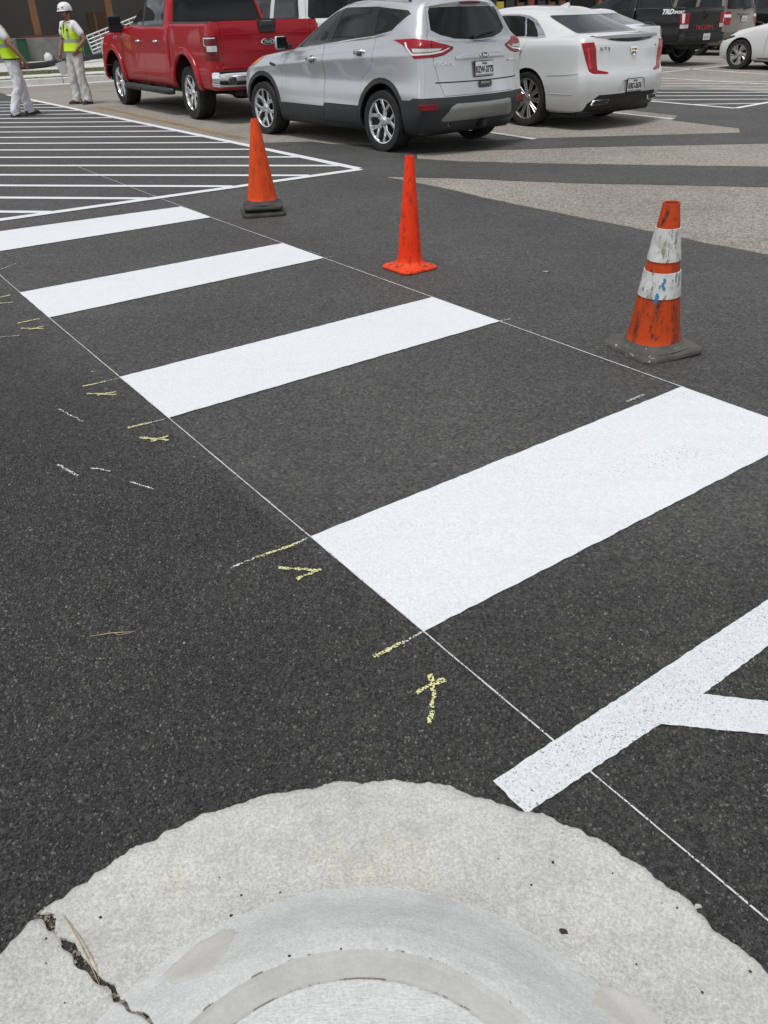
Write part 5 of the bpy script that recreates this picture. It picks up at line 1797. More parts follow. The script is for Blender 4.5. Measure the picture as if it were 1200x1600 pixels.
# ---------------------------------------------------------------- simpler sedans and SUVs behind
def plain_sedan(name, label, loc, rz, scale, paint, style, rim_m, roof=1.42, wb=2.72, fo=.88, ro=1.06, tail=True):
    root = thing(name, label, 'car', loc, rz, scale)
    f, r = wb + fo, -ro
    zb = [(f - .1, .70), (f - .5, .83), (wb - .45, .97), (1.2, 1.0), (0, 1.05), (-.6, 1.09), (r, 1.07)]
    R = [ring(r + .2, f - .2, (.74, .78, .68), .19, .12, .2, .14, .2), ring(r + .08, f - .04, (.83, .865, .80), .24, .13, .2, .16, .2), ring(r + .01, f, (.885, .90, .86), .42, .13, .2, .18, .2),
         ring(r, f - .01, (.90, .905, .87), .60, .13, .22, .18, .22), ring(r + .05, f - .07, (.895, .91, .86), [(f, .66), (wb, .74), (1, .80), (r, .88)], .12, .26, .16, .24),
         ring(r + .09, f - .16, (.86, .90, .81), [(x, z - .06) for x, z in zb], .11, .30, .14, .26), ring(r + .12, f - .24, (.82, .87, .74), zb, .10, .34, .12, .26, cf=.05),
         ring(r + .42, wb - .38, (.68, .835, .66), [(wb, 1.02), (1.2, 1.015), (0, 1.07), (-.7, 1.12)], .05, .2, .08, .08, cf=.02),
         ring(-.02, 1.28, (.56, .64, .54), [(1.4, roof - .12), (.9, roof - .075), (.4, roof - .07), (-.1, roof - .11)], .06, .14, .08, .07, cf=.05),
         ring(.08, 1.12, (.47, .55, .46), [(1.2, roof - .06), (.6, roof - .02), (0, roof - .05)], .05, .1, .07, .07), ring(.16, 1.0, .28, [(1.2, roof - .02), (.6, roof), (0, roof - .02)], .02, .04, .05, .05),
         ring(.22, .92, .01, [(1.2, roof - .01), (.6, roof + .01), (0, roof - .01)], 0, 0, .001, .001)]
    sh = Shell(R, [2, 2, 3, 3, 3, 2, 4, 6, 3, 2, 2], sharp=(4, 6, 7))
    zt = roof - .09
    dlo = [(1.85, 1.035), (-.25, 1.09), (-.33, 1.11), (.05, zt - .05), (.3, zt), (.95, zt), (1.3, zt - .08)]
    pf = round_poly([(1.68, 1.055), (.88, 1.05), (.84, zt - .015), (.93, zt - .015), (1.25, zt - .095)], .02)
    pr = round_poly([(.82, 1.05), (-.18, 1.10), (.08, zt - .06), (.3, zt - .015), (.78, zt - .015)], .02)
    lamp = [(-.12, .93), (-.55, .90), (-.58, .80), (-.15, .82)]
    u = f - .82
    sp = dict(paint=paint, arch=((0, wb), .34, .375, None, None), ws_x=.9, bl_x=.5, windscreen=[(-.60, 1.05), (.60, 1.05), (.48, zt - .02), (-.48, zt - .02)], dlo=dlo, panes=[(pf, MC['glass']), (pr, MC['glass'])],
              backlight=round_poly([(-.60, 1.13), (.60, 1.13), (.50, zt), (-.50, zt)], .04), bl_mat=MC['glassg'],
              lamps=[('tail_lamp', 'diag', lamp, [], MC['red'], .005), ('headlamp', 'fdiag', [(u - .42, .64), (u - .74, .72), (u - .72, .755), (u - .30, .72), (u + .02, .69), (u - .02, .64)], [], MC['glassg'], .004)],
              doors=[([(1.98, .26), (.86, .26), (.86, 1.03), (1.80, 1.02), (1.95, .85)], None, 1.05, .91, paint), ([(.85, .26), (.40, .26), (.32, .66), (.0, .95), (-.02, 1.04), (.85, 1.03)], None, .14, .94, paint)],
              late=[('grille_corner', 'fdiagL', [(u - .17, .30), (u - .05, .30), (u - .1, .44), (u - .16, .56)], lambda c, n: c.y > .1 and c.x > wb + .3, MC['black'], -.004), ('grille_corner', 'fdiagR', [(u - .17, .30), (u - .05, .30), (u - .1, .44), (u - .16, .56)], lambda c, n: c.y < -.1 and c.x > wb + .3, MC['black'], -.004)],
              strips=[('sill_trim', [(.45, .27), (2.2, .25)], .03, MC['trim']), ('fender_gap', [(1.99, .80), (2.02, .55), (2.03, .3)], .006, MC['black'])])
    build_body(root, sh, sp)
    licence_plate(root, (sh.rear(0, .72)[0], Vector((-1, 0, 0))), None, None)
    door_mirror(root, 1.72, .85, 1.06, paint, (.12, .18, .13))
    wheels(root, name, (0, wb), .885, .335, .225, .22, style, rim_m)
    wheel_wells(root, (0, wb), .385, .5, .85)
    underbody(root, r + .2, wb - .35, .74, .16, .34)
    cabin(root, 2.1, -.1, .36, .58, hz=1.0)
    return root


def plain_suv(name, label, loc, rz, scale, paint, roof=1.85, wb=2.85, ro=1.0, fo=.95, W=.95, pillar=None, wheel_style='s6', plate=None):
    root = thing(name, label, 'car', loc, rz, scale)
    f, r = wb + fo, -ro
    R = [ring(r + .15, f - .15, W - .12, .28, .1, .2, .12, .2), ring(r + .04, f - .04, W - .03, .34, .1, .22, .14, .2), ring(r, f, (W, W, W - .02), .60, .1, .24, .14, .2),
         ring(r + .02, f - .02, (W, W + .01, W - .03), .85, .1, .24, .14, .2), ring(r + .05, f - .08, (W - .02, W, W - .04), 1.08, .1, .24, .14, .2),
         ring(r + .08, f - .16, (W - .06, W - .035, W - .10), [(f, 1.06), (wb, 1.12), (1.5, 1.20), (r, 1.24)], .1, .24, .12, .2, cf=.04),
         ring(r + .10, wb - .45, (W - .075, W - .05, W - .18), [(wb, 1.16), (1.5, 1.215), (r, 1.255)], .1, .2, .1, .08, cf=.02),
         ring(r + .26, wb - 1.35, (W - .20, W - .18, W - .25), [(wb - 1.2, roof - .18), (1, roof - .13), (r, roof - .15)], .1, .12, .1, .08, cf=.04),
         ring(r + .30, wb - 1.5, (W - .30, W - .27, W - .33), [(wb - 1.2, roof - .08), (.8, roof - .04), (r, roof - .07)], .1, .1, .1, .08),
         ring(r + .36, wb - 1.65, .35, [(1.2, roof - .02), (.3, roof), (r, roof - .03)], .04, .05, .05, .05), ring(r + .45, wb - 1.75, .01, [(1.2, roof - .01), (.3, roof + .01), (r, roof - .02)], 0, 0, .001, .001)]
    sh = Shell(R, [2, 3, 3, 3, 3, 2, 6, 3, 2, 2], sharp=(5, 6))
    zt = roof - .16
    xe = r + .38
    # windows between painted pillars
    P1 = round_poly([(wb - .72, 1.225), (wb - 1.62, 1.245), (wb - 1.66, zt), (wb - 1.50, zt), (wb - 1.25, zt - .10)], .03)
    P2 = round_poly([(wb - 1.76, 1.25), (wb - 2.55, 1.265), (wb - 2.55, zt), (wb - 1.78, zt)], .03)
    P3 = round_poly([(wb - 2.68, 1.27), (xe - .06, 1.285), (xe + .06, zt), (wb - 2.68, zt)], .03)
    glass = MC['glass']
    sp = dict(paint=paint, arch=((0, wb), .40, .44, .50, paint), arch_bulge=lambda c: .012, ws_x=wb - 1.6, windscreen=[(-W + .24, 1.25), (W - .24, 1.25), (W - .34, zt), (-W + .34, zt)],
              gate_x=-.2, gate=[(-W + .16, .62), (W - .16, .62), (W - .14, 1.2), (W - .26, roof - .14), (-W + .26, roof - .14), (-W + .14, 1.2)],
              backlight=round_poly([(-W + .20, 1.29), (W - .20, 1.29), (W - .31, roof - .20), (-W + .31, roof - .20)], .05),
              lamps=[('tail_lamp', 'diag', [(r + W + .24, 1.22), (r + W - .20, 1.22), (r + W - .23, 1.0), (r + W - .20, .86), (r + W + .04, .86), (r + W + .16, 1.0)], [('reversing_lens', [(r + W + .2, 1.06), (r + W - .22, 1.06), (r + W - .22, 1.14), (r + W + .2, 1.14)], MC['whitelens'])], MC['red'], .006),
                     ('headlamp', 'fdiag', [(f - .80, .82), (f - 1.25, .84), (f - 1.3, 1.0), (f - .65, .98)], [], MC['clear'], .004)],
              early=[('side_window', 'side', p, s, glass, -.004) for p in (P1, P2, P3) for s in (lambda c, n: c.y > .3 and abs(n.y) > .3, lambda c, n: c.y < -.3 and abs(n.y) > .3)],
              doors=[([(wb - .55, .36), (wb - 1.68, .36), (wb - 1.68, 1.235), (wb - .62, 1.21)], None, wb - 1.5, 1.08, paint), ([(wb - 1.69, .36), (.46, .36), (.42, .75), (wb - 2.6, 1.0), (wb - 2.6, 1.25), (wb - 1.69, 1.235)], None, wb - 2.4, 1.09, paint)],
              late=[('rear_bumper', 'side', [(-3, 0), (-.46, 0), (-.46, .60), (-3, .60)], lambda c, n: True, paint, .01)])
    build_body(root, sh, sp)
    G = sp['gate_obj']
    licence_plate(G, (sh.rear(0, 1.02)[0] + Vector((-.005, 0, 0)), Vector((-1, 0, 0))), plate, None)
    box_obj('gate_garnish', (sh.rear(0, 1.15)[0].x - .01, 0, 1.15), (.03, .62, .05), paint, G, .012)
    tube_obj('wiper_arm', [sh.rear(.0, 1.30)[0] + Vector((-.03, 0, 0)), sh.rear(-.40, 1.33)[0] + Vector((-.02, 0, 0))], [.016, .008], MC['black'], G)
    door_mirror(root, wb - .66, W - .06, 1.26, paint, (.14, .22, .17))
    for sg in (1, -1): tube_obj('roof_rail', [(r + .6, (W - .30) * sg, roof - .04), (r + .7, (W - .30) * sg, roof + .03), (wb - 1.9, (W - .29) * sg, roof + .03), (wb - 1.75, (W - .30) * sg, roof - .03)], .017, MC['black'], root)
    wheels(root, name, (0, wb), W - .025, .375, .235, .24, wheel_style, MC['alloy'])
    wheel_wells(root, (0, wb), .45, .5, W - .06)
    underbody(root, r + .2, f - .3, W - .15, .24, .46)
    return root

# ================================================================ traffic cones
def cone_mat(name, col, dirt):
    t = NT(name)
    f = t.noise(4, 5)
    c = t.mix(f, [x * .80 for x in col], [min(1, x * 1.08) for x in col])
    streak = t.rng(t.noise(14, 7, .72, stretch=(1.6, 1.6, .3)), .50, .66, 0, dirt)
    c = t.mix(streak, c, (0.10, 0.035, 0.02))
    scuff = t.rng(t.noise(24, 6, .75, stretch=(1, 1, .5)), .565, .62, 0, dirt)
    c = t.mix(scuff, c, (0.045, 0.028, 0.022))
    spot = t.rng(t.noise(60, 5, .75), .60, .66, 0, dirt)
    c = t.mix(spot, c, (0.03, 0.022, 0.02))
    pale = t.rng(t.noise(9, 5, .7), .64, .8, 0, dirt * .6)
    c = t.mix(pale, c, (0.55, 0.22, 0.14))
    t.set(Base_Color=c, Roughness=t.rng(t.noise(20, 4), .3, .7, .45, .75), Specular_IOR_Level=.22)
    t.bump(t.math('ADD', t.noise(45, 5, .65), t.math('MULTIPLY', t.noise(9, 3), 1.5)), .25, .006)
    return t.m


def worn_rubber(name, c0, c1, chip=(0.5, 0.5, 0.48), amt=.62):
    t = NT(name)
    c = t.mix(t.rng(t.noise(9, 6, .65), .3, .7), c0, c1)
    c = t.mix(t.math('GREATER_THAN', t.noise(26, 6, .75), amt), c, chip)
    t.set(Base_Color=c, Roughness=.8)
    t.bump(t.noise(45, 5), .3, .006)
    return t.m


def collar_mat():
    t = NT('worn_white_collar')
    c = t.mix(t.noise(5, 5), (0.55, 0.56, 0.55), (0.72, 0.73, 0.72))
    scr = t.math('GREATER_THAN', t.noise(34, 7, .78, stretch=(1.6, 1.6, .45)), .555)
    c = t.mix(t.math('MULTIPLY', scr, .8), c, (0.09, 0.085, 0.07))
    c = t.mix(t.rng(t.noise(11, 5), .45, .7, 0, .6), c, (0.30, 0.27, 0.20))
    t.set(Base_Color=c, Roughness=.5)
    return t.m


def traffic_cone(label, loc, rz, m_body, m_base, base=.36, rb=.13, rt=.036, h=.71, slab=.036, tilt=(0, 0), collars=None, foot=True, cone_only_base=False):
    root = thing('traffic_cone', label, 'traffic cone', loc, rz, 1.0, 'orange traffic cones')
    root.rotation_euler = (tilt[0], tilt[1], rz)
    bm = bmesh.new()
    # slab: rounded square with worn thick edge
    n = 10
    def sq(s, r):
        pts = []
        for q in range(4):
            cx, cy = (s - r) * (1 if q in (0, 3) else -1), (s - r) * (1 if q in (0, 1) else -1)
            for k in range(n):
                a = math.pi / 2 * (q + k / (n - 1))
                pts.append((cx + r * math.cos(a), cy + r * math.sin(a)))
        return pts
    hb = base / 2
    rows = []
    for s, r, z in ((hb - .008, .04, 0), (hb, .045, .006), (hb, .045, slab * .6), (hb - .010, .05, slab * .95), (hb - .03, .05, slab), (rb + .035, rb + .0349, slab + .002), (rb + .012, rb + .0119, slab + .010), (rb, rb - .0001, slab + .03)):
        row = []
        for x, y in sq(s, r):
            w_ = mnoise.noise((x * 9 + loc[0] * 3, y * 9, 1)) * .004
            row.append(bm.verts.new((x, y, max(0, z + (w_ if z > .01 else 0)))))
        rows.append(row)
    k = len(rows[0])
    for a, b in zip(rows[:-1], rows[1:]):
        for i in range(k): bm.faces.new((a[i], a[(i + 1) % k], b[(i + 1) % k], b[i]))
    bm.faces.new(rows[0][::-1])
    link('base', mesh_bm('base', bm, angle=50), m_base, root)
    bm = bmesh.new()
    rad_at = lambda z: rb + (rt - rb) * (z - slab) / (h - slab)
    prof = [(rb + .012, slab + .004), (rb + .004, slab + .012)]
    for q in range(1, 15):
        z = slab + .012 + (h - slab - .012) * q / 14
        prof.append((rad_at(z), z))
    prof += [(rt - .005, h), (rt - .007, h - .05), (rb - .02, slab + .05)]
    b_lathe(bm, prof, 40)
    for v in bm.verts:
        d = 1 + .018 * mnoise.noise((v.co.x * 6 + loc[0], v.co.y * 6, v.co.z * 5))
        v.co.x *= d; v.co.y *= d
    bmesh.ops.recalc_face_normals(bm, faces=bm.faces)
    link('cone', mesh_bm('cone', bm, angle=50), m_body, root)
    for z0, z1, m in collars or ():
        bm = bmesh.new()
        pr = [(rad_at(z0) + .001, z0 - .001), (rad_at(z0) + .0045, z0), (rad_at((z0 + z1) / 2) + .0045, (z0 + z1) / 2), (rad_at(z1) + .0045, z1), (rad_at(z1) + .001, z1 + .001)]
        b_lathe(bm, pr, 40)
        bmesh.ops.recalc_face_normals(bm, faces=bm.faces)
        link('collar', mesh_bm('collar', bm, angle=40), m, root)
    root['_r'] = 0
    del root['_r']
    return root, rad_at


ORANGE_BRIGHT = cone_mat('fluorescent_orange', (0.97, 0.050, 0.008), .50)
ORANGE_DULL = cone_mat('dull_orange', (0.74, 0.078, 0.012), .38)
ORANGE_DIRTY = cone_mat('dirty_orange', (0.56, 0.064, 0.011), .95)
p = gp(1018, 545)
c_r, ra = traffic_cone('dirty orange cone with two scuffed white collars and a grey base', (p.x, p.y, .0), rad(23), ORANGE_DIRTY, worn_rubber('grey_worn_base', (0.045, 0.042, 0.038), (0.115, 0.107, 0.094), (0.45, 0.45, 0.43), .62), .36, .132, .038, .705,
                       tilt=(rad(.4), rad(-2.2)), collars=[(.285, .402, collar_mat()), (.452, .598, collar_mat())])
blue = M('blue_paint_smear', (0.04, 0.19, 0.42), .6, var=.5, scale=60)
for k, (z, a, s, w_) in enumerate(((.372, 262, .020, .010), (.352, 258, .026, .008), (.335, 263, .014, .009), (.300, 246, .022, .012), (.278, 244, .020, .014), (.345, 250, .016, .005))):
    bm = bmesh.new()
    r = ra(z) + (.006 if z > .285 else .0035)
    pts = []
    for q in range(9):
        b = 2 * math.pi * q / 9
        aa = rad(a - 23) + math.cos(b) * w_ * .75 * rng.uniform(.6, 1.3) / r
        zz = z + math.sin(b) * s * .75 * rng.uniform(.6, 1.2)
        rr = ra(zz) + (.0055 if zz > .284 else .002)
        pts.append(bm.verts.new((rr * math.cos(aa), rr * math.sin(aa), zz)))
    bm.faces.new(pts)
    link('paint_smear', mesh_bm('paint_smear', bm), blue, c_r)
p = gp(640, 419)
traffic_cone('bright fluorescent orange slim cone with an orange base', (p.x, p.y, 0), rad(38), ORANGE_BRIGHT, cone_mat('orange_base', (0.82, 0.07, 0.018), .75), .285, .085, .027, .70, .026, tilt=(rad(.5), 0))
p = gp(411, 333)
blackbase = worn_rubber('black_worn_base', (0.018, 0.018, 0.017), (0.06, 0.057, 0.05), (0.28, 0.07, 0.05), .66)
traffic_cone('lower cone of a stacked pair beside the crosswalk, only its black base showing', (p.x, p.y, 0), rad(12), ORANGE_DULL, blackbase, .37, .115, .027, .66, .034)
traffic_cone('dull orange cone on top of a stacked pair, with a black base', (p.x + .006, p.y - .004, .056), rad(9), ORANGE_DULL, worn_rubber('black_base', (0.022, 0.022, 0.021), (0.07, 0.068, 0.06), (0.16, 0.15, 0.13), .66), .335, .130, .031, .69, .034)

# ================================================================ small things lying about
MAT_DRY = M('dry_grass', (0.42, 0.34, 0.20), .85, var=.3, scale=40)


def stone_mesh(seed, flat=.6):
    r = random.Random(seed)
    bm = bmesh.new()
    bmesh.ops.create_icosphere(bm, subdivisions=1, radius=1)
    for v in bm.verts: v.co *= r.uniform(.75, 1.15); v.co.z *= flat
    return mesh_bm('pebble', bm)


PEB = [stone_mesh(i) for i in range(4)]
DARKPEB, PALEPEB = M('dark_chip', (0.02, 0.019, 0.018), .8), M('pale_stone', (0.48, 0.46, 0.42), .8)
for m_ in PEB: m_.materials.append(DARKPEB)
WHERE = ((343, 1371), (377, 1399), (438, 1395), (361, 1431), (830, 1383), (779, 1342), (864, 1348), (957, 1365), (1058, 1419), (1172, 1518), (1097, 1551), (72, 1467), (72, 1506), (101, 1567), (157, 1434), (994, 1507), (452, 1494), (533, 1483))
NAMES = ['dark stone chip on the pale gutter apron']
for k, (x, y) in enumerate(WHERE):
    s_, r_ = isl_rs(x, y)
    q = isl_pt(s_, r_)
    o = link('stone_chip', PEB[k % 4], None)
    sz = rng.uniform(.0017, .0034)
    o.location = (q.x, q.y, prof_z(r_) + sz * .45)
    o.scale = (sz * 1.2, sz, sz)
    o.rotation_euler = (0, 0, rng.uniform(0, 6))
    setp(o, 'small dark stone chip lying on the pale concrete gutter apron', 'stone', 'dark stone chips on the apron')


def lump(name, px, size, m, label, cat, flat=.5):
    s_, r_ = isl_rs(*px)
    on_isl = r_ < .80
    q = isl_pt(s_, r_) if on_isl else gp(*px).xy
    bm = bmesh.new()
    bmesh.ops.create_icosphere(bm, subdivisions=2, radius=1)
    for v in bm.verts:
        d = .75 + .5 * mnoise.noise(v.co * 1.7 + Vector((px[0], 0, 0)))
        v.co = Vector((v.co.x * d * size[0], v.co.y * d * size[1], max(-.2, v.co.z) * d * size[2]))
    o = link(name, mesh_bm(name, bm), m)
    o.location = (q.x, q.y, (prof_z(r_) if on_isl else .001) + size[2] * .2)
    o.rotation_euler = (0, 0, rng.uniform(0, 3))
    return setp(o, label, cat)


lump('dirt_clump', (880, 1456), (.006, .011, .006), M('dark_clod', (0.03, 0.028, 0.025), .9), 'black crumb of dirt on the gutter apron below the white stripe end', 'dirt')
lump('pale_pebble', (1090, 1417), (.009, .006, .006), PALEPEB, 'pale pebble at the right edge of the gutter apron', 'stone')
lump('white_pebble', (288, 1006), (.005, .004, .004), PALEPEB, 'tiny white stone on dark asphalt right of the dry twig', 'stone')
# paper scrap
bm = bmesh.new()
pts = [(-.020, .008, .006), (.018, .012, .004), (.013, -.016, .012), (.002, -.004, .002)]
v = [bm.verts.new(q) for q in pts]
bm.faces.new((v[0], v[3], v[1])); bm.faces.new((v[1], v[3], v[2]))
r_ = bmesh.ops.solidify(bm, geom=bm.faces[:], thickness=.0006)
scrap = link('paper_scrap', mesh_bm('paper_scrap', bm), M('scrap_paper', (0.62, 0.56, 0.48), .8))
q = gp(853, 426); scrap.location = (q.x, q.y, .001); scrap.scale = (1.35, 1.35, 1.35)
setp(scrap, 'cream scrap of paper on the asphalt left of the collared cone', 'litter')
# dry twig
bm = bmesh.new()
a, b = gp(140, 996), gp(212, 988)
b_tube(bm, [(*a.xy, .004), (*a.lerp(b, .45).xy, .007), (*a.lerp(b, .62).xy, .006), (*b.xy, .004)], [.0008, .0014, .0016, .0006], 5)
c = a.lerp(b, .55)
b_tube(bm, [(*c.xy, .006), (c.x + .012, c.y - .008, .005), (b.x - .012, b.y - .006, .004), (b.x - .004, b.y - .001, .005)], [.0012, .0011, .0009, .0005], 5)
setp(link('dry_twig', mesh_bm('dry_twig', bm, True), MAT_DRY), 'dry straw-coloured twig lying on the dark asphalt', 'twig')
# grass blades and crumbs in the open joint
blades = (((108, 1440), (128, 1470), (150, 1510), (156, 1535)), ((100, 1432), (118, 1462), (140, 1500)), ((128, 1480), (147, 1520), (158, 1545)), ((140, 1490), (152, 1500), (160, 1530)))
for k, bl in enumerate(blades):
    bm = bmesh.new()
    P3 = []
    for j, px in enumerate(bl):
        s_, r_ = isl_rs(*px)
        q = isl_pt(s_, r_)
        P3.append((q.x, q.y, prof_z(r_) + .002 + .005 * math.sin(j + k)))
    b_tube(bm, P3, [.0008] * (len(P3) - 1) + [.0003], 5)
    setp(link('grass_blade', mesh_bm('grass_blade', bm, True), MAT_DRY), 'dry grass blade caught in the open concrete joint', 'grass', 'dry grass blades in the joint')
nC = 260
V, F = [], []
for k in range(nC):
    r_ = rng.uniform(.44, .815)
    s_ = SJ + rng.gauss(0, .55) * (1.3 if r_ > .6 else .6)
    q = isl_pt(s_, r_)
    sz = rng.uniform(.0015, .005)
    z = prof_z(r_) - rng.uniform(.002, .010) if r_ < .79 else .002
    b = len(V)
    oc = [(1, 0, 0), (0, 1, 0), (-1, 0, 0), (0, -1, 0), (0, 0, 1), (0, 0, -1)]
    V += [(q.x + x * sz * rng.uniform(.7, 1.2), q.y + y * sz * rng.uniform(.7, 1.2), z + w_ * sz * .8) for x, y, w_ in oc]
    F += [(b + i, b + (i + 1) % 4, b + 4) for i in range(4)] + [(b + (i + 1) % 4, b + i, b + 5) for i in range(4)]
t = NT('joint_crumbs')
v_ = t.voro(70, 'F1', 'Color'); sp_ = t.n.new('ShaderNodeSeparateColor'); t.l.new(v_, sp_.inputs[0])
t.set(Base_Color=t.mix(sp_.outputs[0], (0.02, 0.018, 0.016), (0.34, 0.30, 0.25)), Roughness=.9)
setp(link('joint_crumbs', mesh_np('joint_crumbs', V, F), t.m), 'loose crumbs of stone and dirt filling the broken concrete joint', 'gravel', kind='stuff')

# ================================================================ background: kerb, verge, building, fittings
E1 = Vector((math.cos(rad(29)), math.sin(rad(29)), 0))
E2 = Vector((-E1.y, E1.x, 0))
K0 = gp(100, 130.5)
K0.z = 0
def bg(a, b, z=0): return K0 + E1 * a + E2 * b + Vector((0, 0, z))
RZ = rad(29)


def bg_box(name, a0, a1, b0, b1, z0, z1, m, parent=None, kind=None, bevel=0):
    bm = bmesh.new()
    b_box(bm, (0, 0, 0), (a1 - a0, b1 - b0, z1 - z0), bevel=bevel)
    o = link(name, mesh_bm(name, bm, angle=35), m, parent, kind)
    c = bg((a0 + a1) / 2, (b0 + b1) / 2, (z0 + z1) / 2)
    if parent is not None:
        inv_ = Matrix.Translation(parent.location) @ Matrix.Rotation(parent.rotation_euler.z, 4, 'Z')
        o.matrix_basis = inv_.inverted() @ (Matrix.Translation(c) @ Matrix.Rotation(RZ, 4, 'Z'))
    else:
        o.location = c; o.rotation_euler = (0, 0, RZ)
    return o


CONC_BG = mat_concrete('far_kerb_concrete', (0.50, 0.50, 0.48), (0.64, 0.64, 0.61), .25)
t = NT('verge_soil_grass')
t.set(Base_Color=t.mix(t.rng(t.noise(3, 6, .7), .35, .65), (0.055, 0.075, 0.02), (0.15, 0.135, 0.06)), Roughness=.95)
t.bump(t.noise(30, 5), .8, .05)
TURF = t.m
bdist = lambda y: (gp(60, y, .15) - K0).dot(E2)
d1, d2, d3 = bdist(121.0), bdist(116.5), bdist(109.5)
dw = bdist(95.5)
for k in range(-4, 12):     # kerb stones with joints
    bg_box('kerb_stone', k * 3.0 + .008, k * 3.0 + 2.992, 0, .17, -.05, .15, CONC_BG, kind='structure', bevel=.015)
bg_box('gutter_pan', -12, 36, -.42, -.004, -.05, .004, CONC_BG, kind='structure')
v0 = bg_box('verge', -12, 36, .172, d1 + .3, -.05, .135, TURF, kind='structure')
bg_box('footpath', -12, 36, d1, d2, -.05, .155, CONC_BG, kind='structure')
bg_box('verge', -12, 36, d2 + .002, d3, -.05, .136, TURF, kind='structure')
bg_box('forecourt', -14, 60, d3 + .002, dw + 12, -.05, .148, CONC_BG, kind='structure')
nb = 18000
pts = []
V, F = [], []
for k in range(nb):
    lane = rng.random() < .5
    b = rng.uniform(.2, d1 - .02) if lane else rng.uniform(d2 + .02, d3 - .02)
    a = rng.uniform(-6, 14)
    h = rng.uniform(.02, .05)
    q = bg(a, b, .135)
    w_ = rng.uniform(.004, .009); an = rng.uniform(0, 6.28)
    i = len(V)
    V += [(q.x - w_ * math.cos(an), q.y - w_ * math.sin(an), q.z), (q.x + w_ * math.cos(an), q.y + w_ * math.sin(an), q.z), (q.x + rng.uniform(-.03, .03), q.y + rng.uniform(-.03, .03), q.z + h)]
    F.append((i, i + 1, i + 2))
t = NT('grass_blades')
t.set(Base_Color=t.mix(t.rng(t.noise(2.5, 4), .35, .65), (0.06, 0.09, 0.018), (0.19, 0.17, 0.07)), Roughness=.8)
setp(link('verge_grass', mesh_np('verge_grass', V, F), t.m), 'patchy short grass on the two narrow verge strips', 'grass', kind='stuff')

# building with a raised loading platform, timber posts and a dark recessed wall
wallm = M('dark_taupe_wall', (0.17, 0.152, 0.135), .9, var=.10, scale=.7, bump=.2, bscale=40)
postm = M('stained_timber', (0.22, 0.105, 0.050), .65, var=.25, scale=5, bump=.2, bscale=50)
dockm = mat_concrete('dock_concrete', (0.15, 0.15, 0.148), (0.28, 0.28, 0.27), .2, bump=.2)
roofm = M('dark_soffit', (0.06, 0.055, 0.05), .8)
bld = thing('store_building', 'dark taupe store building with stained timber posts on a raised concrete platform', 'building', bg(0, dw))
for k in range(16):
    bg_box('platform_block', -13 + k * 3.2 + .01, -13 + k * 3.2 + 3.19, dw, dw + 3.6, .10, .92, dockm, bld, bevel=.02)
bg_box('wall', -13, 75, dw + 3.6, dw + 4.0, .1, 6.6, wallm, bld)
bg_box('canopy_roof', -13, 75, dw - .5, dw + 3.58, 4.6, 5.1, roofm, bld)
a0 = (gp(61, 63, .92) - K0).dot(E1) * 0
def bpx(px, py, b, z0=None):
    """photo pixel -> a-coordinate on the vertical plane E2 = b"""
    d = _fwd + CRT * ((px - 600) / FPX) - CUP * ((py - 800) / FPX)
    o = Vector((0, 0, CAM_H)) - K0
    t_ = (b - o.dot(E2)) / d.dot(E2)
    r_ = o + d * t_
    return r_.dot(E1), r_.z
pa = bpx(61, 62, dw + .35)[0]
pb = bpx(172, 30, dw + .35)[0]
sp_ab = pb - pa
for k in range(-2, 16):
    a = pa + sp_ab * k
    if -12 < a < 74:
        po = bg_box('post', a - .13, a + .13, dw + .22, dw + .48, .92 if a < 38 else .148, 4.6, postm, bld, bevel=.012)
        bg_box('post_shoe', a - .15, a + .15, dw + .20, dw + .50, .921 if a < 38 else .149, 1.00 if a < 38 else .23, M('post_base', (0.20, 0.10, 0.05), .7) if k == -2 else postm, bld)
da = bpx(140, 45, dw + 3.58)[0]; db = bpx(168, 45, dw + 3.58)[0]
door_m = M('brown_door', (0.16, 0.085, 0.042), .6, var=.2, scale=4)
dd = bg_box('door', da, db, dw + 3.54, dw + 3.598, .92, 1.72, door_m, bld)
bg_box('door_board', da + .25, da + .33, dw + 3.50, dw + 3.538, .92, 1.70, M('timber_batten', (0.33, 0.22, 0.11), .7), bld)
bg_box('red_edging', pa - .8, pa + 3.2, dw + .02, dw + .10, .922, .985, M('red_brown_edging', (0.14, 0.035, 0.03), .7), bld)
# store front further right: dark glazing and brown frames
for k in range(14):
    a = 20 + k * 3.2
    bg_box('window', a + .1, a + 3.05, dw + 3.50, dw + 3.595, 1.0, 3.6, glass_mat('shop_glass', (0.02, 0.018, 0.016), .05) if k == 0 else bpy.data.materials['shop_glass'], bld)
    bg_box('window_mullion', a - .08, a + .08, dw + 3.46, dw + 3.594, .92, 3.7, postm, bld)
# racks of goods in front of the shop
goods = [M('goods_yellow', (0.55, 0.42, 0.03), .5), M('goods_brown', (0.16, 0.07, 0.03), .7), M('goods_red', (0.28, 0.05, 0.03), .6), M('goods_tan', (0.30, 0.2, 0.1), .7), M('goods_dark', (0.03, 0.03, 0.035), .6)]
rackm = M('rack_steel', (0.05, 0.045, 0.04), .6, .3)
gb = dw - 1.2
ga, _ = bpx(775, 5, gb)
ge, _ = bpx(890, 5, gb)
rack = thing('goods_rack', 'brown rack of goods under the store canopy behind the white sedan roof', 'rack', bg(ga, gb, .148))
nb_ = 7
for k in range(nb_ + 1):
    a = ga + (ge - ga) * k / nb_
    bg_box('rack_post', a - .04, a + .04, gb, gb + .7, .149, 2.6, rackm, rack)
for z in (.5, 1.2, 1.9): bg_box('rack_shelf', ga, ge, gb - .02, gb + .72, z, z + .06, rackm, rack)
tones = ['yellow', 'brown', 'red', 'tan', 'dark']
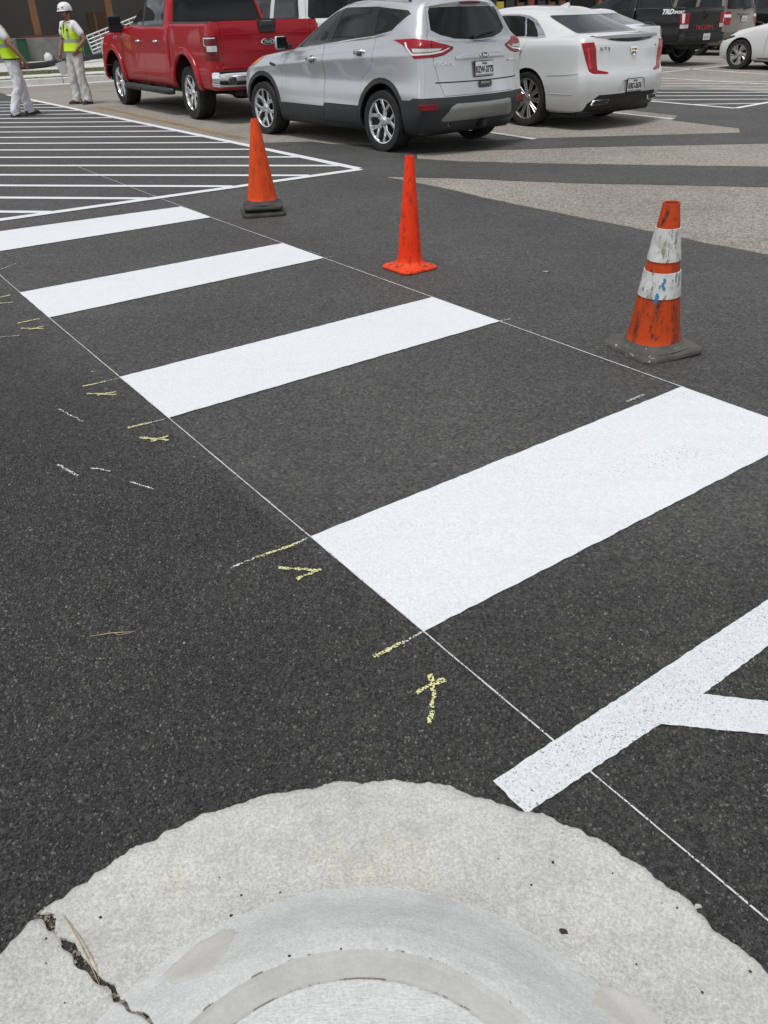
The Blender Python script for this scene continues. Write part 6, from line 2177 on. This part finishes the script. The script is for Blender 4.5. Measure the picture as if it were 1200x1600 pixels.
for k in range(nb_):
    for zi, z in enumerate((.56, 1.26, 1.96)):
        a = ga + (ge - ga) * (k + .12) / nb_
        w_ = (ge - ga) / nb_ * rng.uniform(.55, .75)
        ti = rng.choice([1, 1, 2, 3, 4]) if not (k == 0 and zi == 1) else 0
        o = bg_box('goods_carton', a, a + w_, gb + .08, gb + .62, z + .002, z + rng.uniform(.35, .58), goods[ti], bevel=.02)
        setp(o, '%s carton on the %s shelf of the goods rack, %s bay from the left' % (tones[ti], ('bottom', 'middle', 'top')[zi], ('first', 'second', 'third', 'fourth', 'fifth', 'sixth', 'last')[k]), 'carton', 'cartons on the goods rack')
# green cabinets on the platform front, white bag, black pipe, galvanised rail panel
GREEN = M('green_panel', (0.008, 0.07, 0.03), .6)
for x0, x1, lab in ((29, 43, 'green box against the platform wall behind the cropped worker'), (132, 144, 'green box against the platform wall right of the helmeted worker')):
    A0, A1 = bpx(x0, 74, dw - .2)[0], bpx(x1, 74, dw - .2)[0]
    g_ = thing('green_cabinet', lab, 'cabinet', bg((A0 + A1) / 2, dw - .12, .148))
    bg_box('cabinet_body', A0, A1, dw - .24, dw - .01, .149, .88, GREEN, g_, bevel=.015)
    bg_box('cabinet_lid', A0 - .02, A1 + .02, dw - .26, dw - .008, .88, .905, M('green_lid', (0.01, 0.05, 0.022), .6), g_)
    bg_box('cabinet_door', A0 + .05, A1 - .05, dw - .252, dw - .241, .24, .82, GREEN, g_, bevel=.004)
Ab = bpx(76, 94, dw - .5)[0]
bm = bmesh.new()
bmesh.ops.create_icosphere(bm, subdivisions=3, radius=1)
for v in bm.verts:
    d = 1 + .25 * mnoise.noise(v.co * 2.2)
    v.co = Vector((v.co.x * .15 * d, v.co.y * .12 * d, max(-.12, v.co.z * .16 * d)))
sb_ = link('white_bag', mesh_bm('white_bag', bm, True), M('white_sack', (0.68, 0.68, 0.67), .7))
sb_.location = bg(Ab, dw - .5, .27)
setp(sb_, 'small white sack at the foot of the grey platform wall', 'bag')
A_ = gp(20, 111, .15)
_a, _z = bpx(215, 80.5, dw - .4)
B_ = bg(_a, dw - .4, 0)
PZ = max(.15, _z)
bm = bmesh.new()
b_tube(bm, [(*A_.lerp(B_, q / 14).xy, .235 + (PZ - .15) * (q / 14) ** 2 + .012 * math.sin(q * 1.7)) for q in range(15)], .085, 12)
setp(link('drainage_pipe', mesh_bm('drainage_pipe', bm, angle=50), M('black_pipe', (0.028, 0.027, 0.026), .7, var=.4, scale=3)), 'long black pipe lying across the grass behind the helmeted worker', 'pipe')
GALV = M('galvanised_steel', (0.52, 0.53, 0.54), .45, .5, var=.1)
ra0, rz0 = bpx(146, 84, dw - .75)
r0 = bg(ra0, dw - .75, .148)
rail = thing('rail_panel', 'galvanised steel rail panel sloping up beside the red pickup mirror', 'railing', r0)
dirv = E1
L_, H_ = 3.4, .58
def rp(u, v): return dirv * (u * L_) + Vector((-.14 * v, -.0 * v, max(.03, rz0 - .148) + v * H_ + u * 1.0))
for k in range(6):
    bm = bmesh.new(); b_tube(bm, [rp(0, k / 5), rp(1, k / 5)], .030 if k in (0, 5) else .024, 6)
    link('horizontal_bar', mesh_bm('horizontal_bar', bm, angle=60), GALV, rail)
for k in range(15):
    bm = bmesh.new(); b_tube(bm, [rp(k / 14, -.05 if k in (0, 7, 14) else 0), rp(k / 14, 1)], .028 if k in (0, 7, 14) else .020, 6)
    link('vertical_bar', mesh_bm('vertical_bar', bm, angle=60), GALV, rail)
for k in (0, 7, 14):
    bm = bmesh.new(); b_tube(bm, [rp(k / 14, 0), Vector((*(dirv * (k / 14 * L_)).xy, -.002))], .026, 6)
    link('leg', mesh_bm('leg', bm, angle=60), GALV, rail)

# ================================================================ people
def skin_mesh(name, verts, edges, radii, root=0, levels=2, wrinkle=0.0, seed=0):
    me = bpy.data.meshes.new(name)
    me.from_pydata([tuple(v) for v in verts], edges, [])
    o = bpy.data.objects.new(name, me)
    COL.objects.link(o)
    md = o.modifiers.new('skin', 'SKIN')
    md.use_smooth_shade = True
    sv = me.skin_vertices[0].data
    for i, r in enumerate(radii):
        sv[i].radius = (r, r) if not isinstance(r, (tuple, list)) else r
        sv[i].use_root = (i == root)
    sb = o.modifiers.new('sub', 'SUBSURF')
    sb.levels = sb.render_levels = levels
    dg = bpy.context.evaluated_depsgraph_get()
    out = bpy.data.meshes.new_from_object(o.evaluated_get(dg))
    bpy.data.objects.remove(o)
    bpy.data.meshes.remove(me)
    out.name = name
    if wrinkle:
        out.update()
        for v in out.vertices:
            c = v.co
            d = mnoise.noise((c.x * 14 + seed, c.y * 14, c.z * 9)) + .6 * mnoise.noise((c.x * 30, c.y * 30 + seed, c.z * 16))
            v.co = c + v.normal * (d * wrinkle)
    for p_ in out.polygons: p_.use_smooth = True
    out.update()
    return out


class Graph:
    def __init__(s): s.v, s.e, s.r = [], [], []
    def add(s, p, r, to=None):
        s.v.append(Vector(p)); s.r.append(r)
        if to is not None: s.e.append((to, len(s.v) - 1))
        return len(s.v) - 1
    def chain(s, pts, to=None):
        for p, r in pts: to = s.add(p, r, to)
        return to
    def mesh(s, name, **k): return skin_mesh(name, s.v, s.e, s.r, **k)


SKIN = M('skin', (0.27, 0.14, 0.088), .55, var=.12, scale=20)
HAIR = M('dark_hair', (0.012, 0.010, 0.009), .6)
TROUS = [M('white_trousers', (0.66, 0.67, 0.70), .85, var=.10, scale=9), M('paint_stained_trousers', (0.56, 0.55, 0.53), .85, var=.25, scale=14)]
TEE = M('white_tee', (0.70, 0.71, 0.74), .85, var=.05)
LIME = M('lime_vest', (0.58, 0.86, 0.01), .6, var=.06)
SILVERTAPE = M('reflective_tape', (0.34, 0.36, 0.36), .45, .2)
SHOE = M('dark_shoe', (0.022, 0.020, 0.019), .7, var=.4)
SOLE = M('shoe_sole', (0.10, 0.095, 0.085), .8)
PLASTIC_W = M('white_plastic', (0.72, 0.73, 0.74), .35, var=.04)


def person(label, loc, rz, arms, legs, helmet=None, hat=False, trous=0, lean=(0, 0), vest_len=.94):
    root = thing('person', label, 'person', loc, rz)
    lx, ly = lean
    # ---- one continuous body
    g = Graph()
    pel = g.add((0, 0, .95), (.135, .10))
    sp1 = g.add((lx * .3, ly * .3, 1.10), (.125, .095), pel)
    ch = g.add((lx * .7, ly * .7, 1.28), (.150, .10), sp1)
    nb = g.add((lx, ly, 1.43), (.085, .07), ch)
    nk = g.add((lx, ly + .012, 1.475), .052, nb)
    hd = g.add((lx, ly + .028, 1.545), (.072, .085), nk)
    ht = g.add((lx, ly + .02, 1.635), (.074, .09), hd)
    g.add((lx, ly + .01, 1.685), (.05, .06), ht)
    nose = g.add((lx, ly + .118, 1.572), .012, hd)
    g.add((lx, ly + .095, 1.515), .022, hd)      # chin
    ends = {}
    for s in (1, -1):
        sh_ = g.add((lx + .165 * s, ly, 1.395), .062, ch)
        (ex, ey, ez), (wx, wy, wz), hv = arms[s]
        el = g.add((ex, ey, ez), .043, sh_)
        md = g.add(((ex + wx) / 2, (ey + wy) / 2, (ez + wz) / 2), .041, el)
        wr = g.add((wx, wy, wz), .028, md)
        hv = Vector(hv).normalized()
        pm = g.add(Vector((wx, wy, wz)) + hv * .05, (.036, .022), wr)
        k2 = Vector((wx, wy, wz)) + hv * .085
        side_ = hv.cross(Vector((s, .3, 0))).normalized()
        for j in range(4):
            off = side_ * ((j - 1.5) * .019)
            ln = (.06, .07, .066, .05)[j]
            a = g.add(k2 + off, .0095, pm)
            b = g.add(k2 + off * 1.05 + hv * ln * .6 + Vector((-.008 * s, .012, 0)), .0088, a)
            g.add(k2 + off * 1.05 + hv * ln + Vector((-.022 * s, .020, 0)), .0078, b)
        tb = g.add(Vector((wx, wy, wz)) + hv * .035 - side_ * .040, .0105, pm)
        g.add(Vector((wx, wy, wz)) + hv * .085 - side_ * .058, .009, tb)
        ends[s] = Vector((wx, wy, wz)) + hv * .09
        (kx, ky, kz), (ax, ay) = legs[s]
        hp = g.add((.09 * s, 0, .88), .095, pel)
        kn = g.add((kx, ky, kz), .058, hp)
        cf = g.add(((kx + ax) / 2, (ky + ay) / 2 - .012, kz * .62), .055, kn)
        an = g.add((ax, ay, .09), .038, cf)
        g.add((ax + .01 * s, ay + .12, .05), .035, an)
    body = link('body', g.mesh('body', root=pel), SKIN, root)
    for s in (1, -1):
        bm = bmesh.new(); bmesh.ops.create_icosphere(bm, subdivisions=2, radius=1)
        for v in bm.verts: v.co = Vector((v.co.x * .010, v.co.y * .020, v.co.z * .030))
        o = link('ear', mesh_bm('ear', bm, True), SKIN, root); o.location = (lx + .082 * s, ly + .015, 1.575)
        bm = bmesh.new(); bmesh.ops.create_icosphere(bm, subdivisions=1, radius=.010)
        o = link('eye', mesh_bm('eye', bm, True), HAIR, root); o.location = (lx + .032 * s, ly + .103, 1.592)
        bm = bmesh.new(); b_box(bm, (0, 0, 0), (.034, .010, .008), bevel=.003)
        o = link('eyebrow', mesh_bm('eyebrow', bm), HAIR, root); o.location = (lx + .032 * s, ly + .106, 1.613)
    bm = bmesh.new(); b_box(bm, (0, 0, 0), (.050, .012, .014), bevel=.004)
    o = link('moustache', mesh_bm('moustache', bm), HAIR, root); o.location = (lx, ly + .108, 1.548)
    bm = bmesh.new(); b_box(bm, (0, 0, 0), (.04, .02, .022), bevel=.008)
    o = link('goatee', mesh_bm('goatee', bm), HAIR, root); o.location = (lx, ly + .104, 1.508)
    bm = bmesh.new()
    bmesh.ops.create_icosphere(bm, subdivisions=3, radius=1)
    for v in bm.verts:
        v.co = Vector((v.co.x * .089, v.co.y * .102, v.co.z * .10))
    bmesh.ops.delete(bm, geom=[v for v in bm.verts if v.co.z < -.055 or (v.co.y > .045 and v.co.z < .035)], context='VERTS')
    o = link('hair', mesh_bm('hair', bm, True), HAIR, root); o.location = (lx, ly + .008, 1.612)
    # ---- trousers
    g = Graph()
    pel = g.add((0, 0, .99), (.155, .115))
    lw = g.add((0, 0, .90), (.150, .12), pel)
    for s in (1, -1):
        (kx, ky, kz), (ax, ay) = legs[s]
        hp = g.add((.095 * s, .0, .80), .112, lw)
        th = g.add((.5 * (.095 * s + kx), ky * .5, .65), .102, hp)
        kn = g.add((kx, ky, kz), .086, th)
        sn = g.add(((kx + ax) / 2, (ky + ay) / 2 - .01, .30), .082, kn)
        g.add((ax, ay + .004, .12), .086, sn)
        j_ = g.add((ax, ay + .012, .055), .088, len(g.v) - 1)
        g.add((ax, ay + .02, .028), .085, j_)
    link('trousers', g.mesh('trousers', root=0, levels=3, wrinkle=.016, seed=rz), TROUS[trous], root)
    # ---- shirt with sleeves
    g = Graph()
    a = g.add((0, 0, .93), (.163, .122))
    b = g.add((lx * .3, ly * .3, 1.10), (.152, .115), a)
    c = g.add((lx * .7, ly * .7, 1.29), (.168, .118), b)
    d = g.add((lx, ly, 1.415), (.10, .085), c)
    g.add((lx, ly + .006, 1.445), (.066, .062), d)
    for s in (1, -1):
        sh_ = Vector((lx + .172 * s, ly, 1.392))
        el = Vector(arms[s][0])
        i = g.add(sh_, .080, c)
        i = g.add(sh_.lerp(el, .45), .073, i)
        g.add(sh_.lerp(el, .78), .070, i)
    link('shirt', g.mesh('shirt', root=0, levels=2, wrinkle=.006), TEE, root)
    # ---- high-visibility vest
    R = []
    for z, w, dp in ((vest_len, .200, .155), (1.02, .192, .148), (1.15, .186, .142), (1.27, .192, .142), (1.36, .178, .128), (1.43, .120, .10), (1.462, .088, .082)):
        f = min(1, max(0, (z - .95) / .48))
        ring_ = []
        for k in range(24):
            an = 2 * math.pi * k / 24
            ring_.append((lx * f + w * math.cos(an), ly * f + dp * math.sin(an) * (1 if math.sin(an) > 0 else .95), z - (.03 * abs(math.cos(an)) if z > 1.4 else 0)))
        R.append(np.array(ring_))
    class V_: pass
    vs_h = Shell.__new__(Shell)
    G_ = hermite(np.array(R), 4)
    G_ = np.transpose(hermite(np.transpose(G_, (1, 0, 2)), 2, True), (1, 0, 2))
    bm = bmesh.new()
    nv, nu = G_.shape[:2]
    VV = [[bm.verts.new(Vector(G_[i, j]) + Vector((mnoise.noise((G_[i, j, 0] * 9, G_[i, j, 2] * 9, rz)), mnoise.noise((G_[i, j, 1] * 9, G_[i, j, 2] * 9, rz + 3)), 0)) * .008) for j in range(nu)] for i in range(nv)]
    for i in range(nv - 1):
        for j in range(nu): bm.faces.new((VV[i][j], VV[i][(j + 1) % nu], VV[i + 1][(j + 1) % nu], VV[i + 1][j]))
    bm.normal_update()
    vs_h.bm = bm; vs_h.ref = bm.copy(); vs_h.ref.faces.ensure_lookup_table(); vs_h.bvh = BVHTree.FromBMesh(vs_h.ref)
    bands = []
    # neck opening at the front
    cutout(bm, [(lx * .9 - .055, 1.5), (lx * .7 - .012, 1.24), (lx * .7 + .012, 1.24), (lx * .9 + .055, 1.5)], 'xz', lambda c, n: n.y > .1).free()
    for sx in (1, -1):      # arm openings
        cutout(bm, circle_poly(ly * .8, 1.355, .085, 18), 'rear', lambda c, n, s=sx: (c.x - lx * .8) * s > .10).free()
    bands.append(cutout(bm, [(-1, 1.085), (1, 1.085), (1, 1.145), (-1, 1.145)], 'xz', lambda c, n: True))
    for sx in (1, -1):
        bands.append(cutout(bm, [(lx * .8 + sx * .085 - .024, 1.146), (lx * .8 + sx * .085 + .024, 1.146), (lx * .8 + sx * .085 + .024, 1.5), (lx * .8 + sx * .085 - .024, 1.5)], 'xz', lambda c, n: abs(n.y) > .15))
    hem = cutout(bm, [(-1, .5), (1, .5), (1, vest_len + .018), (-1, vest_len + .018)], 'xz', lambda c, n: True)
    vest = panel('vest', bm, vs_h, LIME, root, .004, 0, 0)
    for b_ in bands: panel('reflective_band', b_, vs_h, SILVERTAPE, vest, .004, 0, .002)
    panel('vest_hem', hem, vs_h, MC['black'] if hat else LIME, vest, .004, 0, .001)
    for sx, z in ((-1, 1.30), (1, 1.33)):
        bm = bmesh.new(); b_box(bm, (0, 0, 0), (.05, .02, .03), bevel=.006)
        o = link('vest_clip', mesh_bm('vest_clip', bm), MC['black'], vest); o.location = (lx * .7 + sx * .085, ly * .7 + .132, z)
    bm = bmesh.new(); b_box(bm, (0, 0, 0), (.10, .015, .022), bevel=.005)
    o = link('vest_pocket', mesh_bm('vest_pocket', bm), MC['black'], vest); o.location = (lx * .5 + .075, ly * .5 + .146, 1.155)
    # ---- shoes
    for s in (1, -1):
        ax, ay = legs[s][1]
        bm = bmesh.new()
        secs = [(-.085, .030, .062), (-.07, .040, .085), (-.01, .042, .095), (.05, .044, .070), (.11, .048, .058), (.165, .040, .045), (.19, .018, .028)]
        rows = []
        for y, w, h in secs:
            rows.append([bm.verts.new((w * x, y, z * h + .012)) for x, z in ((-1, 0), (-1, .5), (-.7, .9), (0, 1), (.7, .9), (1, .5), (1, 0))])
        for p0, p1 in zip(rows[:-1], rows[1:]):
            for k in range(6): bm.faces.new((p0[k], p0[k + 1], p1[k + 1], p1[k]))
        bm.faces.new(rows[0]); bm.faces.new(rows[-1][::-1])
        bmesh.ops.recalc_face_normals(bm, faces=bm.faces)
        o = link('shoe', mesh_bm('shoe', bm, True), SHOE, root)
        o.location = (ax, ay, 0); o.rotation_euler = (0, 0, rad(-14) * s)
        bm = bmesh.new()
        outline = [(-.032, -.09), (.032, -.09), (.046, -.02), (.052, .10), (.040, .175), (0, .20), (-.040, .175), (-.052, .10), (-.046, -.02)]
        b_prism(bm, outline, 0, .016)
        link('sole', mesh_bm('sole', bm), SOLE, o)
    # ---- helmet
    if helmet:
        bm = bmesh.new()
        b_lathe(bm, [(.128, -.005), (.130, .0), (.127, .02), (.120, .055), (.100, .095), (.065, .122), (.03, .132), (.001, .134)], 28)
        for v in bm.verts:
            v.co.y *= 1.12
            if v.co.z < .01: v.co.z -= .012 * (v.co.y < -.02)
        H = link('hard_hat', mesh_bm('hard_hat', bm, True), PLASTIC_W, root)
        H.location = (lx, ly + .018, 1.632); H.rotation_euler = (rad(-4), 0, 0)
        bm = bmesh.new()
        out_ = [bm.verts.new((.13 * math.cos(a), .146 * math.sin(a) + .038 * max(0, math.sin(a)), -.008)) for a in np.linspace(0, 2 * math.pi, 28, endpoint=False)]
        in_ = [bm.verts.new((.122 * math.cos(a), .136 * math.sin(a), .006)) for a in np.linspace(0, 2 * math.pi, 28, endpoint=False)]
        for k in range(28): bm.faces.new((out_[k], out_[(k + 1) % 28], in_[(k + 1) % 28], in_[k]))
        link('brim', mesh_bm('brim', bm, True), PLASTIC_W, H)
        for (x, y, z, sx_, sz_, m) in ((.0, .143, .030, .05, .016, MC['black']), (-.075, .105, .048, .03, .026, MC['navy']), (.080, .100, .050, .032, .028, MC['navy']), (.112, .03, .045, .020, .040, MC['black']), (-.112, .03, .045, .020, .036, MC['black'])):
            bm = bmesh.new(); b_box(bm, (0, 0, 0), (sx_, .006, sz_), bevel=.002)
            o = link('sticker', mesh_bm('sticker', bm), m, H)
            o.location = (x, y, z); o.rotation_euler = (rad(18), 0, math.atan2(-x, y))
        bm = bmesh.new()
        b_tube(bm, [(-.10, .02, -.01), (-.075, .06, -.10), (0, .085, -.145), (.075, .06, -.10), (.10, .02, -.01)], .004, 5)
        link('chin_strap', mesh_bm('chin_strap', bm, True), MC['black'], H)
    return root, ends


AX['xz'] = (Vector((1, 0, 0)), Vector((0, 0, 1)))
pA = gp(131, 162)
rzA = rad(146)
workA, endsA = person('worker in a white hard hat and lime vest standing with one hand on his hip', (pA.x, pA.y, 0), rzA,
    {-1: ((-.345, -.06, 1.13), (-.225, .065, .985), (.30, .45, -.80)), 1: ((.235, .03, 1.13), (.255, .13, .91), (.0, .15, -1))},
    {-1: ((-.125, .03, .50), (-.15, -.02)), 1: ((.115, .05, .50), (.12, .04))}, helmet=True, trous=1, lean=(0, -.01))
pB = gp(38, 181)
workB, endsB = person('worker in a lime vest and white trousers cropped by the left edge of the photo', (pB.x, pB.y, 0), rad(-66),
    {1: ((.26, .03, 1.12), (.27, .18, .91), (0, .2, -1)), -1: ((-.27, .02, 1.12), (-.30, .13, .90), (.05, .25, -1))},
    {1: ((.12, .02, .50), (.14, -.14)), -1: ((-.12, .08, .50), (-.13, .12))}, hat=True, trous=0, vest_len=.90, lean=(0, -.13))
# bucket in the right hand of the helmeted worker
mw = Matrix.Translation((pA.x, pA.y, 0)) @ Matrix.Rotation(rzA, 4, 'Z')
hp = mw @ (endsA[1])
bk = thing('paint_bucket', 'white bucket of tools held by the worker in the hard hat', 'bucket', (hp.x + .03, hp.y, hp.z - .29), rzA, .78)
bm = bmesh.new()
b_lathe(bm, [(.001, 0), (.095, 0), (.10, .008), (.128, .27), (.134, .275), (.134, .285), (.124, .285), (.096, .02), (.001, .015)], 24)
bmesh.ops.recalc_face_normals(bm, faces=bm.faces)
link('pail', mesh_bm('pail', bm, angle=40), PLASTIC_W, bk)
bm = bmesh.new()
b_tube(bm, [(.134 * math.cos(a), .02, .27 + .098 * math.sin(a)) for a in np.linspace(0, math.pi, 12)], .004, 6)
link('bail_handle', mesh_bm('bail_handle', bm, True), MC['steel'], bk)
for k, (x, y, x2, y2, h, m) in enumerate(((.02, .03, -.05, .16, .46, MC['black']), (-.04, 0, -.10, .05, .36, M('green_handle', (0.10, 0.35, 0.05), .5)), (.05, -.02, .10, -.02, .36, MC['greyplastic']))):
    bm = bmesh.new(); b_tube(bm, [(x, y, .02), (x2, y2, h)], .012, 8)
    link('tool', mesh_bm('tool', bm, angle=50), m, bk)
bk.rotation_euler = (rad(-10), rad(8), rzA)

silver_suv()
red_pickup()
white_sedan()
black_pickup()
WHITE = paint_mat('white_paint', (0.64, 0.645, 0.65), 0, .3, .06)
plain_sedan('white_compact', 'white compact sedan at the right edge of the lot, nose beside the black pickup', (11.66, 21.63, 0), rad(125.4), 1.0, WHITE, 't5', MC['greyalloy'])
plain_suv('tan_suv', 'champagne tan SUV behind the black pickup', (11.46, 30.8, 0), rad(125.3), 1.0, paint_mat('tan_paint', (0.20, 0.175, 0.14), .6, .32, .1), roof=1.88, wheel_style='s6')
plain_suv('dark_suv', 'dark charcoal SUV at the far right beyond the tan SUV', (14.1, 32.6, 0), rad(125.3), 1.0, paint_mat('charcoal_paint', (0.012, 0.014, 0.017), .4, .3, .06), roof=1.82)
plain_sedan('rear_white_sedan', 'white sedan beyond the luxury sedan, only its roof and boot showing', (5.0, 19.6, 0), rad(140), 1.0, WHITE, 'm10', MC['alloy'])
plain_suv('white_suv', 'white SUV beyond the red tailgate, its dark side windows showing', (-1.0, 18.6, 0), rad(125.2), 1.08, WHITE, roof=1.86)
